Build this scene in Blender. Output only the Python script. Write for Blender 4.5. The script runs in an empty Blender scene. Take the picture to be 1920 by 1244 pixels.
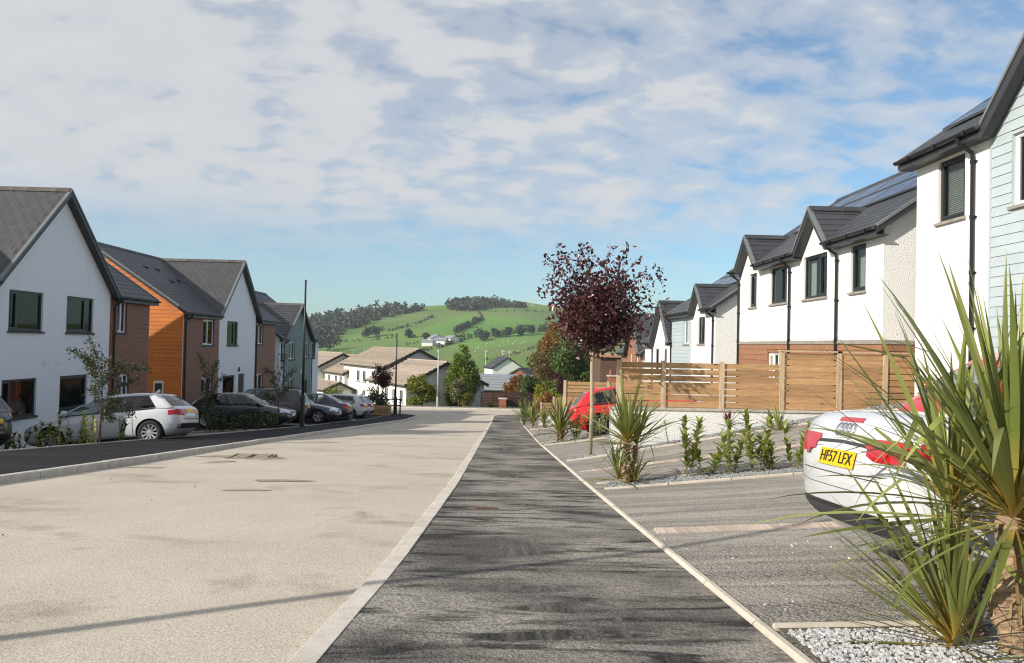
import bpy, bmesh, math, random
import numpy as np
from mathutils import Vector, Matrix
from mathutils.bvhtree import BVHTree

R = random.Random(11)
NP = np.random.RandomState(5)
sc = bpy.context.scene
col = sc.collection
V = Vector
PI = math.pi

# ---------------------------------------------------------------- camera
EYE = 1.2
F = 1400.0
YAW, PITCH, ROLL = math.atan(24.4 / F), math.atan(25.5 / F), math.radians(1.26)
fwd = V((math.sin(YAW) * math.cos(PITCH), math.cos(YAW) * math.cos(PITCH), math.sin(PITCH)))
rt0 = V((math.cos(YAW), -math.sin(YAW), 0))
up0 = rt0.cross(fwd)
rgt = rt0 * math.cos(ROLL) + up0 * math.sin(ROLL)
upv = up0 * math.cos(ROLL) - rt0 * math.sin(ROLL)
cam_d = bpy.data.cameras.new("camera")
cam = bpy.data.objects.new("camera", cam_d)
col.objects.link(cam)
cam_d.sensor_width = 36
cam_d.lens = 36 * F / 1920
cam_d.clip_start = 0.05
cam_d.clip_end = 6000
cam.matrix_world = Matrix(((rgt.x, upv.x, -fwd.x, 0), (rgt.y, upv.y, -fwd.y, 0), (rgt.z, upv.z, -fwd.z, EYE), (0, 0, 0, 1)))
sc.camera = cam

# ---------------------------------------------------------------- light
SUN_EL, SUN_AZ = math.radians(27), math.radians(31)      # light travels towards +x, turned SUN_AZ towards +y
w = bpy.data.worlds.new("World")
sc.world = w
w.use_nodes = True
nt = w.node_tree
nt.nodes.clear()


def nd(t, kind, **kw):
    n = t.nodes.new(kind)
    for k, v in kw.items():
        if k.startswith('i_'):
            key = k[2:]
            key = int(key) if key.isdigit() else key.replace('_', ' ')
            n.inputs[key].default_value = v
        else:
            setattr(n, k, v)
    return n


def mth(t, op, a, b=None, c=None, clamp=False):
    n = t.nodes.new('ShaderNodeMath')
    n.operation = op
    n.use_clamp = clamp
    for i, x in enumerate((a, b, c)):
        if x is None:
            continue
        if isinstance(x, (int, float)):
            n.inputs[i].default_value = x
        else:
            t.links.new(x, n.inputs[i])
    return n.outputs[0]


def mixc(t, fac, a, b, mode='MIX'):
    n = t.nodes.new('ShaderNodeMix')
    n.data_type = 'RGBA'
    n.blend_type = mode
    for s, x in ((n.inputs[0], fac), (n.inputs[6], a), (n.inputs[7], b)):
        if isinstance(x, (int, float)):
            s.default_value = x
        elif isinstance(x, tuple):
            s.default_value = (*x, 1) if len(x) == 3 else x
        else:
            t.links.new(x, s)
    return n.outputs[2]


def ramp(t, fac, stops, interp='LINEAR'):
    n = t.nodes.new('ShaderNodeValToRGB')
    n.color_ramp.interpolation = interp
    e = n.color_ramp.elements
    while len(e) < len(stops):
        e.new(0.5)
    for i, (p, c) in enumerate(stops):
        e[i].position = p
        c = (c, c, c) if isinstance(c, (int, float)) else c
        e[i].color = (*c, 1)
    t.links.new(fac, n.inputs[0])
    return n.outputs[0]


sky = nd(nt, 'ShaderNodeTexSky', sky_type='NISHITA', sun_disc=False, sun_elevation=SUN_EL,
         sun_rotation=math.atan2(-math.cos(SUN_AZ), -math.sin(SUN_AZ)), air_density=1.0, dust_density=0.6, ozone_density=1.6)
tc = nd(nt, 'ShaderNodeTexCoord')
sep = nd(nt, 'ShaderNodeSeparateXYZ')
nt.links.new(tc.outputs['Generated'], sep.inputs[0])
zc = mth(nt, 'ADD', mth(nt, 'MAXIMUM', sep.outputs[2], 0.0), 0.33)
cmb = nd(nt, 'ShaderNodeCombineXYZ')
nt.links.new(mth(nt, 'DIVIDE', sep.outputs[0], zc), cmb.inputs[0])
nt.links.new(mth(nt, 'DIVIDE', sep.outputs[1], zc), cmb.inputs[1])
mp1 = nd(nt, 'ShaderNodeMapping')
mp1.inputs['Rotation'].default_value = (0, 0, math.radians(-18))
mp1.inputs['Scale'].default_value = (0.8, 1.15, 1)
nt.links.new(cmb.outputs[0], mp1.inputs[0])
n1 = nd(nt, 'ShaderNodeTexNoise', i_Scale=8.5, i_Detail=6.0, i_Roughness=0.52, i_Distortion=0.25)
n2 = nd(nt, 'ShaderNodeTexNoise', i_Scale=1.6, i_Detail=2.0, i_Roughness=0.5)
n3 = nd(nt, 'ShaderNodeTexNoise', i_Scale=30.0, i_Detail=4.0, i_Roughness=0.6)
for n in (n1, n2, n3):
    nt.links.new(mp1.outputs[0], n.inputs['Vector'])
# broad bank of cloud to the left of the street, thinning towards the right
bank = mth(nt, 'MULTIPLY', sep.outputs[0], -0.50)
cov = mth(nt, 'ADD', mth(nt, 'ADD', mth(nt, 'MULTIPLY', n1.outputs[0], 1.35), mth(nt, 'MULTIPLY', n2.outputs[0], 0.40)), bank)
cov = mth(nt, 'ADD', cov, mth(nt, 'MULTIPLY', n3.outputs[0], 0.20))
cov = mth(nt, 'SUBTRACT', cov, 0.11)
mask = ramp(nt, cov, [(0.46, 0.12), (0.78, 0.62), (1.12, 0.95)], 'EASE')
low = ramp(nt, sep.outputs[2], [(0.02, 0.0), (0.10, 0.30), (0.2, 1.0)], 'EASE')
mask = mth(nt, 'MULTIPLY', mask, low)
ccol = ramp(nt, n1.outputs[0], [(0.32, (5.0, 5.1, 5.35)), (0.68, (5.4, 5.5, 5.65))])
skc = mixc(nt, 1.0, sky.outputs[0], (0.72, 1.0, 1.13), 'MULTIPLY')
skyc = mixc(nt, mask, skc, ccol)
bg = nd(nt, 'ShaderNodeBackground', i_Strength=0.10)
nt.links.new(skyc, bg.inputs[0])
out = nd(nt, 'ShaderNodeOutputWorld')
nt.links.new(bg.outputs[0], out.inputs[0])

sl = bpy.data.lights.new("sun", 'SUN')
sl.energy = 4.4
sl.angle = math.radians(0.5)
sl.color = (1.0, 0.93, 0.82)
sun = bpy.data.objects.new("sun", sl)
col.objects.link(sun)
sun.location = (-30, -20, 40)
SD = V((math.cos(SUN_AZ) * math.cos(SUN_EL), math.sin(SUN_AZ) * math.cos(SUN_EL), -math.sin(SUN_EL)))
sun.rotation_euler = SD.to_track_quat('-Z', 'Y').to_euler()
vs = sc.view_settings
vs.view_transform = 'Standard'
vs.look = 'None'
vs.gamma = 1
vs.use_curve_mapping = False
vs.exposure = 0.36
sc.cycles.use_denoising = True
sc.cycles.filter_width = 1.15
sc.cycles.max_bounces = 6
sc.cycles.diffuse_bounces = 3
sc.cycles.glossy_bounces = 3
sc.cycles.transmission_bounces = 4
sc.cycles.transparent_max_bounces = 12
sc.cycles.volume_bounces = 0
sc.cycles.sample_clamp_indirect = 6

# ---------------------------------------------------------------- helpers
ORG = {}


def W(px, py, y):
    """point of the place seen at photo pixel px,py at distance y along the street"""
    d = fwd * F + rgt * (px - 960) - upv * (py - 622)
    return V((0, 0, EYE)) + d * (y / d.y)


def proj(p):
    q = V(p) - V((0, 0, EYE))
    k = q.dot(fwd)
    return 960 + F * q.dot(rgt) / k, 622 - F * q.dot(upv) / k


def itp(pts, x):
    if x <= pts[0][0]:
        return pts[0][1]
    for (a, b), (c, d) in zip(pts, pts[1:]):
        if x <= c:
            return b + (d - b) * (x - a) / (c - a)
    return pts[-1][1]


def tag(o, label=None, cat=None, group=None, kind=None):
    if label:
        o['label'] = label
    if cat:
        o['category'] = cat
    if group:
        o['group'] = group
    if kind:
        o['kind'] = kind
    return o


def empty(name, loc, rz=0.0, label=None, cat=None, group=None):
    o = bpy.data.objects.new(name, None)
    col.objects.link(o)
    o.empty_display_size = 0.2
    o.location = loc
    o.rotation_euler = (0, 0, rz)
    ORG[o.name] = V(loc) if rz == 0.0 else V((0, 0, 0))
    return tag(o, label, cat, group)


def link(name, me, parent=None, loc=None, mtx=None):
    o = bpy.data.objects.new(name, me)
    col.objects.link(o)
    if parent is not None:
        o.parent = parent
        ORG[o.name] = ORG.get(parent.name, V((0, 0, 0)))
    if mtx is not None:
        o.matrix_basis = mtx
    elif loc is not None:
        o.location = loc
    return o


class MB:
    def __init__(s):
        s.v, s.f, s.m = [], [], []

    def pts(s, ps):
        i = len(s.v)
        s.v += [tuple(p) for p in ps]
        return i

    def poly(s, ps, mi=0):
        i = s.pts(ps)
        s.f.append(tuple(range(i, i + len(ps))))
        s.m.append(mi)

    def hexa(s, b, t, mi=0):
        """b, t: four corners each (same order)"""
        i = s.pts(list(b) + list(t))
        for q in ((3, 2, 1, 0), (4, 5, 6, 7), (0, 1, 5, 4), (1, 2, 6, 5), (2, 3, 7, 6), (3, 0, 4, 7)):
            s.f.append(tuple(i + k for k in q))
            s.m.append(mi)

    def box(s, x0, x1, y0, y1, z0, z1, mi=0):
        s.hexa([(x0, y0, z0), (x1, y0, z0), (x1, y1, z0), (x0, y1, z0)],
               [(x0, y0, z1), (x1, y0, z1), (x1, y1, z1), (x0, y1, z1)], mi)

    def boxM(s, M, u0, u1, v0, v1, w0, w1, mi=0):
        s.hexa([M(u0, v0, w0), M(u1, v0, w0), M(u1, v0, w1), M(u0, v0, w1)],
               [M(u0, v1, w0), M(u1, v1, w0), M(u1, v1, w1), M(u0, v1, w1)], mi)

    def tube(s, path, rad, n=6, mi=0, cap=True):
        path = [V(p) for p in path]
        if isinstance(rad, (int, float)):
            rad = [rad] * len(path)
        t0 = (path[-1] - path[0])
        ref = V((1, 0, 0)) if abs(t0.normalized().z) > 0.7 else V((0, 0, 1))
        rings = []
        for k, p in enumerate(path):
            a = path[max(0, k - 1)]
            b = path[min(len(path) - 1, k + 1)]
            t = (b - a).normalized()
            u = t.cross(ref).normalized()
            q = t.cross(u)
            rings.append(s.pts([p + (u * math.cos(2 * PI * j / n) + q * math.sin(2 * PI * j / n)) * rad[k] for j in range(n)]))
        for a, b in zip(rings, rings[1:]):
            for j in range(n):
                s.f.append((a + j, a + (j + 1) % n, b + (j + 1) % n, b + j))
                s.m.append(mi)
        if cap:
            s.f.append(tuple(rings[0] + j for j in reversed(range(n))))
            s.m.append(mi)
            s.f.append(tuple(rings[-1] + j for j in range(n)))
            s.m.append(mi)

    def lathe(s, prof, c, ax, n=16, mi=0):
        """prof: (r, h) pairs, axis ax through c"""
        c, ax = V(c), V(ax).normalized()
        ref = V((1, 0, 0)) if abs(ax.x) < 0.7 else V((0, 0, 1))
        u = ax.cross(ref).normalized()
        q = ax.cross(u)
        rings = [s.pts([c + ax * h + (u * math.cos(2 * PI * j / n) + q * math.sin(2 * PI * j / n)) * r for j in range(n)]) for r, h in prof]
        for a, b in zip(rings, rings[1:]):
            for j in range(n):
                s.f.append((a + j, a + (j + 1) % n, b + (j + 1) % n, b + j))
                s.m.append(mi)

    def mesh(s, name, mats, off=V((0, 0, 0)), smooth=False):
        me = bpy.data.meshes.new(name)
        me.from_pydata([(x - off.x, y - off.y, z - off.z) for x, y, z in s.v], [], s.f)
        for m in (mats if isinstance(mats, (list, tuple)) else [mats]):
            me.materials.append(m)
        if any(s.m):
            me.polygons.foreach_set('material_index', s.m)
        if smooth:
            me.polygons.foreach_set('use_smooth', [True] * len(me.polygons))
        bm = bmesh.new()
        bm.from_mesh(me)
        bmesh.ops.recalc_face_normals(bm, faces=bm.faces)
        bm.to_mesh(me)
        bm.free()
        return me

    def build(s, name, mats, parent=None, smooth=False, origin=None):
        off = ORG.get(parent.name, V((0, 0, 0))) if parent is not None else (V(origin) if origin is not None else V((0, 0, 0)))
        o = link(name, s.mesh(name, mats, off, smooth), parent)
        if parent is None:
            o.location = off
            ORG[o.name] = off
        return o


# ---------------------------------------------------------------- materials
def new_mat(name):
    m = bpy.data.materials.new(name)
    m.use_nodes = True
    t = m.node_tree
    return m, t, t.nodes['Principled BSDF']


def mat(name, c, rough=0.6, var=0.0, vs=4.0, bump=0.0, bs=60.0, metal=0.0, spec=0.5, rnd=0.0, stretch=None, dirt=None, coat=0.0, c2=None):
    m, t, b = new_mat(name)
    b.inputs['Roughness'].default_value = rough
    b.inputs['Metallic'].default_value = metal
    b.inputs['Specular IOR Level'].default_value = spec
    b.inputs['Coat Weight'].default_value = coat
    b.inputs['Coat Roughness'].default_value = 0.03
    tcn = nd(t, 'ShaderNodeTexCoord')
    vec = tcn.outputs['Object']
    if stretch:
        mp = nd(t, 'ShaderNodeMapping')
        mp.inputs['Scale'].default_value = stretch
        t.links.new(vec, mp.inputs[0])
        vec = mp.outputs[0]
    o = None
    if var:
        n = nd(t, 'ShaderNodeTexNoise', i_Scale=vs, i_Detail=5.0, i_Roughness=0.6)
        t.links.new(vec, n.inputs['Vector'])
        lo = tuple(x * (1 - var) for x in c)
        hi = tuple(min(1, x * (1 + var)) for x in (c2 or c))
        o = ramp(t, n.outputs[0], [(0.3, lo), (0.7, hi)])
    if dirt:
        n = nd(t, 'ShaderNodeTexNoise', i_Scale=dirt[1], i_Detail=6.0, i_Roughness=0.7)
        t.links.new(vec, n.inputs['Vector'])
        f = ramp(t, n.outputs[0], [(0.48, 0.0), (0.72, dirt[2])])
        o = mixc(t, f, o if o is not None else c, dirt[0])
    if rnd:
        oi = nd(t, 'ShaderNodeObjectInfo')
        k = mth(t, 'ADD', mth(t, 'MULTIPLY', oi.outputs['Random'], 2 * rnd), 1 - rnd)
        cc = nd(t, 'ShaderNodeCombineColor')
        for i in range(3):
            t.links.new(k, cc.inputs[i])
        o = mixc(t, 1.0, o if o is not None else c, cc.outputs[0], 'MULTIPLY')
    if o is not None:
        t.links.new(o, b.inputs['Base Color'])
    else:
        b.inputs['Base Color'].default_value = (*c, 1)
    if bump:
        n = nd(t, 'ShaderNodeTexNoise', i_Scale=bs, i_Detail=3.0, i_Roughness=0.6)
        t.links.new(vec, n.inputs['Vector'])
        bp = nd(t, 'ShaderNodeBump', i_Strength=bump, i_Distance=0.02)
        t.links.new(n.outputs[0], bp.inputs['Height'])
        t.links.new(bp.outputs[0], b.inputs['Normal'])
    return m


def timber(name, c, rnd=0.16, ax=0):
    m, t, b = new_mat(name)
    b.inputs['Roughness'].default_value = 0.7
    tcn = nd(t, 'ShaderNodeTexCoord')
    oi = nd(t, 'ShaderNodeObjectInfo')
    mp = nd(t, 'ShaderNodeMapping')
    s = [9, 9, 9]
    s[ax] = 0.9
    mp.inputs['Scale'].default_value = s
    t.links.new(tcn.outputs['Object'], mp.inputs[0])
    cb = nd(t, 'ShaderNodeCombineXYZ')
    t.links.new(mth(t, 'MULTIPLY', oi.outputs['Random'], 40.0), cb.inputs[1])
    t.links.new(cb.outputs[0], mp.inputs['Location'])
    n = nd(t, 'ShaderNodeTexNoise', i_Scale=3.0, i_Detail=6.0, i_Roughness=0.65, i_Distortion=0.6)
    t.links.new(mp.outputs[0], n.inputs['Vector'])
    n2_ = nd(t, 'ShaderNodeTexVoronoi', i_Scale=1.3)
    mp2 = nd(t, 'ShaderNodeMapping')
    s2 = [6, 6, 6]
    s2[ax] = 2.2
    mp2.inputs['Scale'].default_value = s2
    t.links.new(cb.outputs[0], mp2.inputs['Location'])
    t.links.new(tcn.outputs['Object'], mp2.inputs[0])
    t.links.new(mp2.outputs[0], n2_.inputs['Vector'])
    o = ramp(t, n.outputs[0], [(0.3, tuple(x * 0.62 for x in c)), (0.68, tuple(x * 1.15 for x in c))])
    o = mixc(t, ramp(t, n2_.outputs['Distance'], [(0.05, 0.75), (0.14, 0.0)]), o, (c[0] * 0.35, c[1] * 0.26, c[2] * 0.2))
    k = mth(t, 'ADD', mth(t, 'MULTIPLY', oi.outputs['Random'], 2 * rnd), 1 - rnd)
    cc = nd(t, 'ShaderNodeCombineColor')
    for i in range(3):
        t.links.new(k, cc.inputs[i])
    o = mixc(t, 1.0, o, cc.outputs[0], 'MULTIPLY')
    t.links.new(o, b.inputs['Base Color'])
    bp = nd(t, 'ShaderNodeBump', i_Strength=0.25, i_Distance=0.01)
    t.links.new(n.outputs[0], bp.inputs['Height'])
    t.links.new(bp.outputs[0], b.inputs['Normal'])
    return m


def leafmat(name, dark, light, rough=0.5, trans=0.25, along=None):
    """colour by the leaf's own random tint"""
    m, t, b = new_mat(name)
    b.inputs['Roughness'].default_value = rough
    a = nd(t, 'ShaderNodeAttribute', attribute_name='tint')
    o = ramp(t, a.outputs['Fac'], [(0.0, dark), (1.0, light)])
    if along:
        a2 = nd(t, 'ShaderNodeAttribute', attribute_name='along')
        o = mixc(t, ramp(t, a2.outputs['Fac'], [(0.03, 0.85), (0.34, 0.0)]), o, along)
        o = mixc(t, ramp(t, a2.outputs['Fac'], [(0.93, 0.0), (1.0, 0.7)]), o, (0.30, 0.2, 0.07))
        oi = nd(t, 'ShaderNodeObjectInfo')
        k = mth(t, 'ADD', mth(t, 'MULTIPLY', oi.outputs['Random'], 0.7), 0.65)
        cc = nd(t, 'ShaderNodeCombineColor')
        for i in range(3):
            t.links.new(k, cc.inputs[i])
        o = mixc(t, 1.0, o, cc.outputs[0], 'MULTIPLY')
    t.links.new(o, b.inputs['Base Color'])
    tr = nd(t, 'ShaderNodeBsdfTranslucent')
    t.links.new(o, tr.inputs[0])
    mx = nd(t, 'ShaderNodeMixShader')
    mx.inputs[0].default_value = trans
    t.links.new(b.outputs[0], mx.inputs[1])
    t.links.new(tr.outputs[0], mx.inputs[2])
    t.links.new(mx.outputs[0], t.nodes['Material Output'].inputs[0])
    return m


def glassmat(name, tint, rough=0.02, f0=0.08):
    m, t, b = new_mat(name)
    t.nodes.remove(b)
    tr = nd(t, 'ShaderNodeBsdfTransparent')
    tr.inputs[0].default_value = (*tint, 1)
    gl = nd(t, 'ShaderNodeBsdfGlossy', i_Roughness=rough)
    gl.inputs[0].default_value = (1, 1, 1, 1)
    lw = nd(t, 'ShaderNodeLayerWeight', i_Blend=0.5)
    fac = mth(t, 'ADD', mth(t, 'MULTIPLY', mth(t, 'POWER', lw.outputs['Facing'], 5.0), 0.8), f0, clamp=True)
    mx = nd(t, 'ShaderNodeMixShader')
    t.links.new(fac, mx.inputs[0])
    t.links.new(tr.outputs[0], mx.inputs[1])
    t.links.new(gl.outputs[0], mx.inputs[2])
    t.links.new(mx.outputs[0], t.nodes['Material Output'].inputs[0])
    return m


def ground_mat(name, dark, dust, streak, cut, amount, grain=160.0, bumpd=0.012, bstr=0.6, arcs=(), spots=None, rough=0.9, big=0.0, pits=0.0, soft=0.095, track=None):
    """tarmac with pale dust lying on it in streaks"""
    m, t, b = new_mat(name)
    b.inputs['Roughness'].default_value = rough
    b.inputs['Specular IOR Level'].default_value = 0.25
    tcn = nd(t, 'ShaderNodeTexCoord')
    mp = nd(t, 'ShaderNodeMapping')
    mp.inputs['Scale'].default_value = streak
    mp.inputs['Rotation'].default_value = (0, 0, -0.05)
    t.links.new(tcn.outputs['Object'], mp.inputs[0])
    n = nd(t, 'ShaderNodeTexNoise', i_Scale=1.0, i_Detail=7.0, i_Roughness=0.62, i_Distortion=0.7)
    t.links.new(mp.outputs[0], n.inputs['Vector'])
    g = nd(t, 'ShaderNodeTexVoronoi', i_Scale=grain)
    t.links.new(tcn.outputs['Object'], g.inputs['Vector'])
    g2 = nd(t, 'ShaderNodeTexNoise', i_Scale=grain * 0.55, i_Detail=3.0)
    t.links.new(tcn.outputs['Object'], g2.inputs['Vector'])
    f = ramp(t, n.outputs[0], [(cut - soft, 0.0), (cut + soft, amount)])
    sp = nd(t, 'ShaderNodeSeparateXYZ')
    t.links.new(tcn.outputs['Object'], sp.inputs[0])
    for cx, cy, r, wd in arcs:
        dx = mth(t, 'SUBTRACT', sp.outputs[0], cx)
        dy = mth(t, 'SUBTRACT', sp.outputs[1], cy)
        dd = mth(t, 'SQRT', mth(t, 'ADD', mth(t, 'MULTIPLY', dx, dx), mth(t, 'MULTIPLY', dy, dy)))
        e = mth(t, 'ABSOLUTE', mth(t, 'SUBTRACT', dd, r))
        band = ramp(t, mth(t, 'DIVIDE', e, wd), [(0.75, 1.0), (1.0, 0.0)])
        ribs = ramp(t, mth(t, 'FRACT', mth(t, 'MULTIPLY', e, 26.0)), [(0.4, 0.2), (0.6, 0.7)])
        brk = ramp(t, g2.outputs[0], [(0.38, 0.2), (0.6, 1.0)])
        k = mth(t, 'MULTIPLY', mth(t, 'MULTIPLY', band, ribs), mth(t, 'MULTIPLY', brk, 0.6))
        f = mth(t, 'MAXIMUM', f, k)
    if track:
        tx, tw_ = track
        nl_ = nd(t, 'ShaderNodeTexNoise', i_Scale=1.0, i_Detail=6.0, i_Roughness=0.65, i_Distortion=0.8)
        mpl = nd(t, 'ShaderNodeMapping')
        mpl.inputs['Scale'].default_value = (6.0, 0.4, 1)
        mpl.inputs['Rotation'].default_value = (0, 0, 0.22)
        t.links.new(tcn.outputs['Object'], mpl.inputs[0])
        t.links.new(mpl.outputs[0], nl_.inputs['Vector'])
        pa_ = nd(t, 'ShaderNodeTexNoise', i_Scale=0.9, i_Detail=3.0)
        t.links.new(tcn.outputs['Object'], pa_.inputs['Vector'])
        f = mth(t, 'MULTIPLY', f, ramp(t, pa_.outputs[0], [(0.36, 0.25), (0.58, 1.0)]))
        bd_ = ramp(t, mth(t, 'DIVIDE', mth(t, 'ABSOLUTE', mth(t, 'SUBTRACT', sp.outputs[0], tx)), tw_), [(0.3, 1.0), (1.0, 0.15)])
        f = mth(t, 'MAXIMUM', f, mth(t, 'MULTIPLY', mth(t, 'MULTIPLY', bd_, ramp(t, nl_.outputs[0], [(0.42, 0.0), (0.66, 0.55)])), ramp(t, pa_.outputs[0], [(0.3, 1.0), (0.75, 0.4)])))
    f = mth(t, 'MULTIPLY', f, ramp(t, g2.outputs[0], [(0.3, 0.45), (0.65, 1.15)]))
    d = mixc(t, ramp(t, g.outputs['Distance'], [(0.1, 0.0), (0.75, 1.0)]), tuple(x * 1.6 for x in dark), tuple(x * 0.45 for x in dark))
    o = mixc(t, f, d, dust)
    if big:
        nb = nd(t, 'ShaderNodeTexNoise', i_Scale=0.5, i_Detail=5.0, i_Roughness=0.7)
        t.links.new(tcn.outputs['Object'], nb.inputs['Vector'])
        kk = ramp(t, nb.outputs[0], [(0.35, 1 - big), (0.65, 1 + big * 0.4)])
        o = mixc(t, 1.0, o, kk, 'MULTIPLY')
    if spots:
        nb = nd(t, 'ShaderNodeTexNoise', i_Scale=spots[1], i_Detail=6.0, i_Roughness=0.75)
        mp3 = nd(t, 'ShaderNodeMapping')
        mp3.inputs['Scale'].default_value = (0.55, 1.6, 1)
        t.links.new(tcn.outputs['Object'], mp3.inputs[0])
        t.links.new(mp3.outputs[0], nb.inputs['Vector'])
        o = mixc(t, ramp(t, nb.outputs[0], [(spots[2], 0.0), (spots[2] + 0.06, spots[3])]), o, spots[0])
    if pits:
        np_ = nd(t, 'ShaderNodeTexNoise', i_Scale=70.0, i_Detail=2.0)
        t.links.new(tcn.outputs['Object'], np_.inputs['Vector'])
        nq_ = nd(t, 'ShaderNodeTexNoise', i_Scale=1.1, i_Detail=3.0)
        t.links.new(tcn.outputs['Object'], nq_.inputs['Vector'])
        pf = mth(t, 'MULTIPLY', ramp(t, np_.outputs[0], [(0.58, 0.0), (0.68, pits)]), ramp(t, nq_.outputs[0], [(0.35, 0.15), (0.65, 1.0)]))
        o = mixc(t, pf, o, tuple(x * 0.45 for x in dust))
    t.links.new(o, b.inputs['Base Color'])
    hh = mth(t, 'ADD', mth(t, 'MULTIPLY', g.outputs['Distance'], -0.45), mth(t, 'MULTIPLY', g2.outputs[0], 1.1))
    bp = nd(t, 'ShaderNodeBump', i_Strength=bstr, i_Distance=bumpd)
    t.links.new(hh, bp.inputs['Height'])
    t.links.new(bp.outputs[0], b.inputs['Normal'])
    return m


M = {}
M['render'] = mat('white_render', (0.80, 0.79, 0.77), 0.9, var=0.035, vs=1.2, bump=0.25, bs=90, spec=0.2, dirt=((0.56, 0.53, 0.48), 1.1, 0.3), stretch=(1.6, 1.6, 0.3))
M['render_cool'] = mat('white_render_cool', (0.85, 0.835, 0.835), 0.9, var=0.03, vs=1.0, bump=0.12, bs=90, spec=0.2, dirt=((0.60, 0.585, 0.58), 1.1, 0.14), stretch=(1.6, 1.6, 0.3))
M['roughcast'] = mat('white_roughcast', (0.83, 0.82, 0.80), 0.95, var=0.03, bump=1.0, bs=32, spec=0.2)
M['roughcast'].node_tree.nodes['Bump'].inputs['Distance'].default_value = 0.03
M['slate'] = mat('slate_roof', (0.052, 0.055, 0.062), 0.55, var=0.25, vs=3.0, bump=0.25, bs=30, rnd=0.18)
M['slate_tile'] = mat('slate_tile', (0.060, 0.060, 0.063), 0.6, var=0.18, vs=6.0, bump=0.2, bs=30, rnd=0.12)
M['ridge'] = mat('ridge_tile', (0.10, 0.085, 0.08), 0.7, var=0.3, vs=5, bump=0.3, bs=30, rnd=0.2)
M['ridge_dark'] = mat('ridge_tile_dark', (0.05, 0.05, 0.055), 0.6, var=0.2, vs=5, bump=0.2, bs=30, rnd=0.2)
M['black'] = mat('black_plastic', (0.012, 0.012, 0.014), 0.35)
M['fascia'] = mat('dark_grey_fascia', (0.035, 0.038, 0.042), 0.4, var=0.1)
M['barge'] = mat('grey_verge_trim', (0.16, 0.17, 0.17), 0.5, var=0.1)
M['frame_dark'] = mat('dark_window_frame', (0.02, 0.021, 0.024), 0.35)
M['frame_white'] = mat('white_window_frame', (0.75, 0.76, 0.77), 0.35)
M['sill'] = mat('dark_sill', (0.045, 0.046, 0.055), 0.6)
M['sill_stone'] = mat('stone_sill', (0.30, 0.27, 0.24), 0.85, var=0.2, vs=12)
M['glass'] = glassmat('window_glass', (0.72, 0.76, 0.74), 0.01, 0.018)
M['room'] = mat('dark_room', (0.07, 0.06, 0.05), 0.9)
M['curtain'] = mat('pale_curtain', (0.62, 0.60, 0.54), 0.9, var=0.12, vs=8, stretch=(1, 6, 0.3))
M['blind'] = mat('white_blind', (0.72, 0.72, 0.70), 0.6)
M['board_blue'] = mat('pale_blue_board', (0.435, 0.50, 0.525), 0.55, var=0.05, vs=3, rnd=0.03, bump=0.1, bs=50)
M['board_brown'] = mat('brown_board', (0.235, 0.078, 0.036), 0.55, var=0.12, vs=3, rnd=0.08, bump=0.15, bs=40)
M['board_tan'] = mat('tan_brown_board', (0.30, 0.145, 0.078), 0.55, var=0.10, vs=3, rnd=0.06, bump=0.15, bs=40)
M['board_orange'] = mat('orange_board', (0.56, 0.165, 0.018), 0.5, var=0.12, vs=2, rnd=0.07, bump=0.15, bs=40)
M['board_green'] = mat('grey_green_board', (0.17, 0.215, 0.20), 0.55, var=0.06, vs=3, rnd=0.04)
M['fence'] = timber('fence_timber', (0.44, 0.262, 0.125), 0.24, 0)
M['post'] = timber('post_timber', (0.56, 0.42, 0.27), 0.08, 2)
M['coping'] = mat('stone_coping', (0.46, 0.42, 0.35), 0.85, var=0.2, vs=8, rnd=0.08, bump=0.2, bs=40)
M['kerb'] = mat('concrete_kerb', (0.60, 0.555, 0.485), 0.9, var=0.12, vs=7, rnd=0.05, bump=0.3, bs=120, dirt=((0.36, 0.29, 0.20), 3.0, 0.5))
M['edging'] = mat('concrete_edging', (0.56, 0.50, 0.42), 0.9, var=0.12, vs=9, rnd=0.06, bump=0.3, bs=120)
M['brick_paver'] = mat('brick_paver', (0.50, 0.40, 0.33), 0.9, var=0.15, vs=14, rnd=0.16, bump=0.3, bs=90)
M['road'] = ground_mat('dusty_road', (0.34, 0.29, 0.225), (0.59, 0.525, 0.435), (0.5, 0.7, 1), 0.36, 1.0, 110.0, 0.012, 0.3, pits=0.8,
                       spots=((0.20, 0.155, 0.10), 0.8, 0.655, 0.55), big=0.10)
M['pave'] = ground_mat('dusty_pavement', (0.026, 0.025, 0.026), (0.42, 0.385, 0.335), (1.1, 4.6, 1), 0.455, 0.80, 75.0, 0.016, 0.6, pits=0.7, soft=0.06, track=(0.35, 0.6),
                       arcs=((4.6, 2.6, 4.3, 0.10), (-4.6, 9.9, 5.2, 0.09), (-2.2, 12.2, 2.9, 0.10), (5.9, 7.6, 5.3, 0.09)))
M['lfoot'] = ground_mat('dark_footway', (0.014, 0.0145, 0.017), (0.08, 0.078, 0.075), (0.35, 2.2, 1), 0.60, 0.4, 110.0, 0.01, 0.4)
M['lot'] = ground_mat('dark_parking_tarmac', (0.018, 0.0185, 0.021), (0.07, 0.068, 0.065), (0.5, 1.2, 1), 0.6, 0.45, 110.0, 0.01, 0.4)
M['drive'] = ground_mat('driveway_tarmac', (0.275, 0.255, 0.228), (0.52, 0.475, 0.415), (0.32, 3.4, 1), 0.52, 0.55, 62.0, 0.02, 0.7)
M['soil'] = mat('bare_soil', (0.10, 0.085, 0.065), 0.95, var=0.4, vs=6, bump=0.8, bs=25)
M['stone'] = mat('grey_gravel', (0.44, 0.44, 0.445), 0.85, var=0.4, vs=25)
M['stone_far'] = mat('blue_grey_gravel', (0.25, 0.26, 0.26), 0.85, var=0.4, vs=18)
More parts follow.
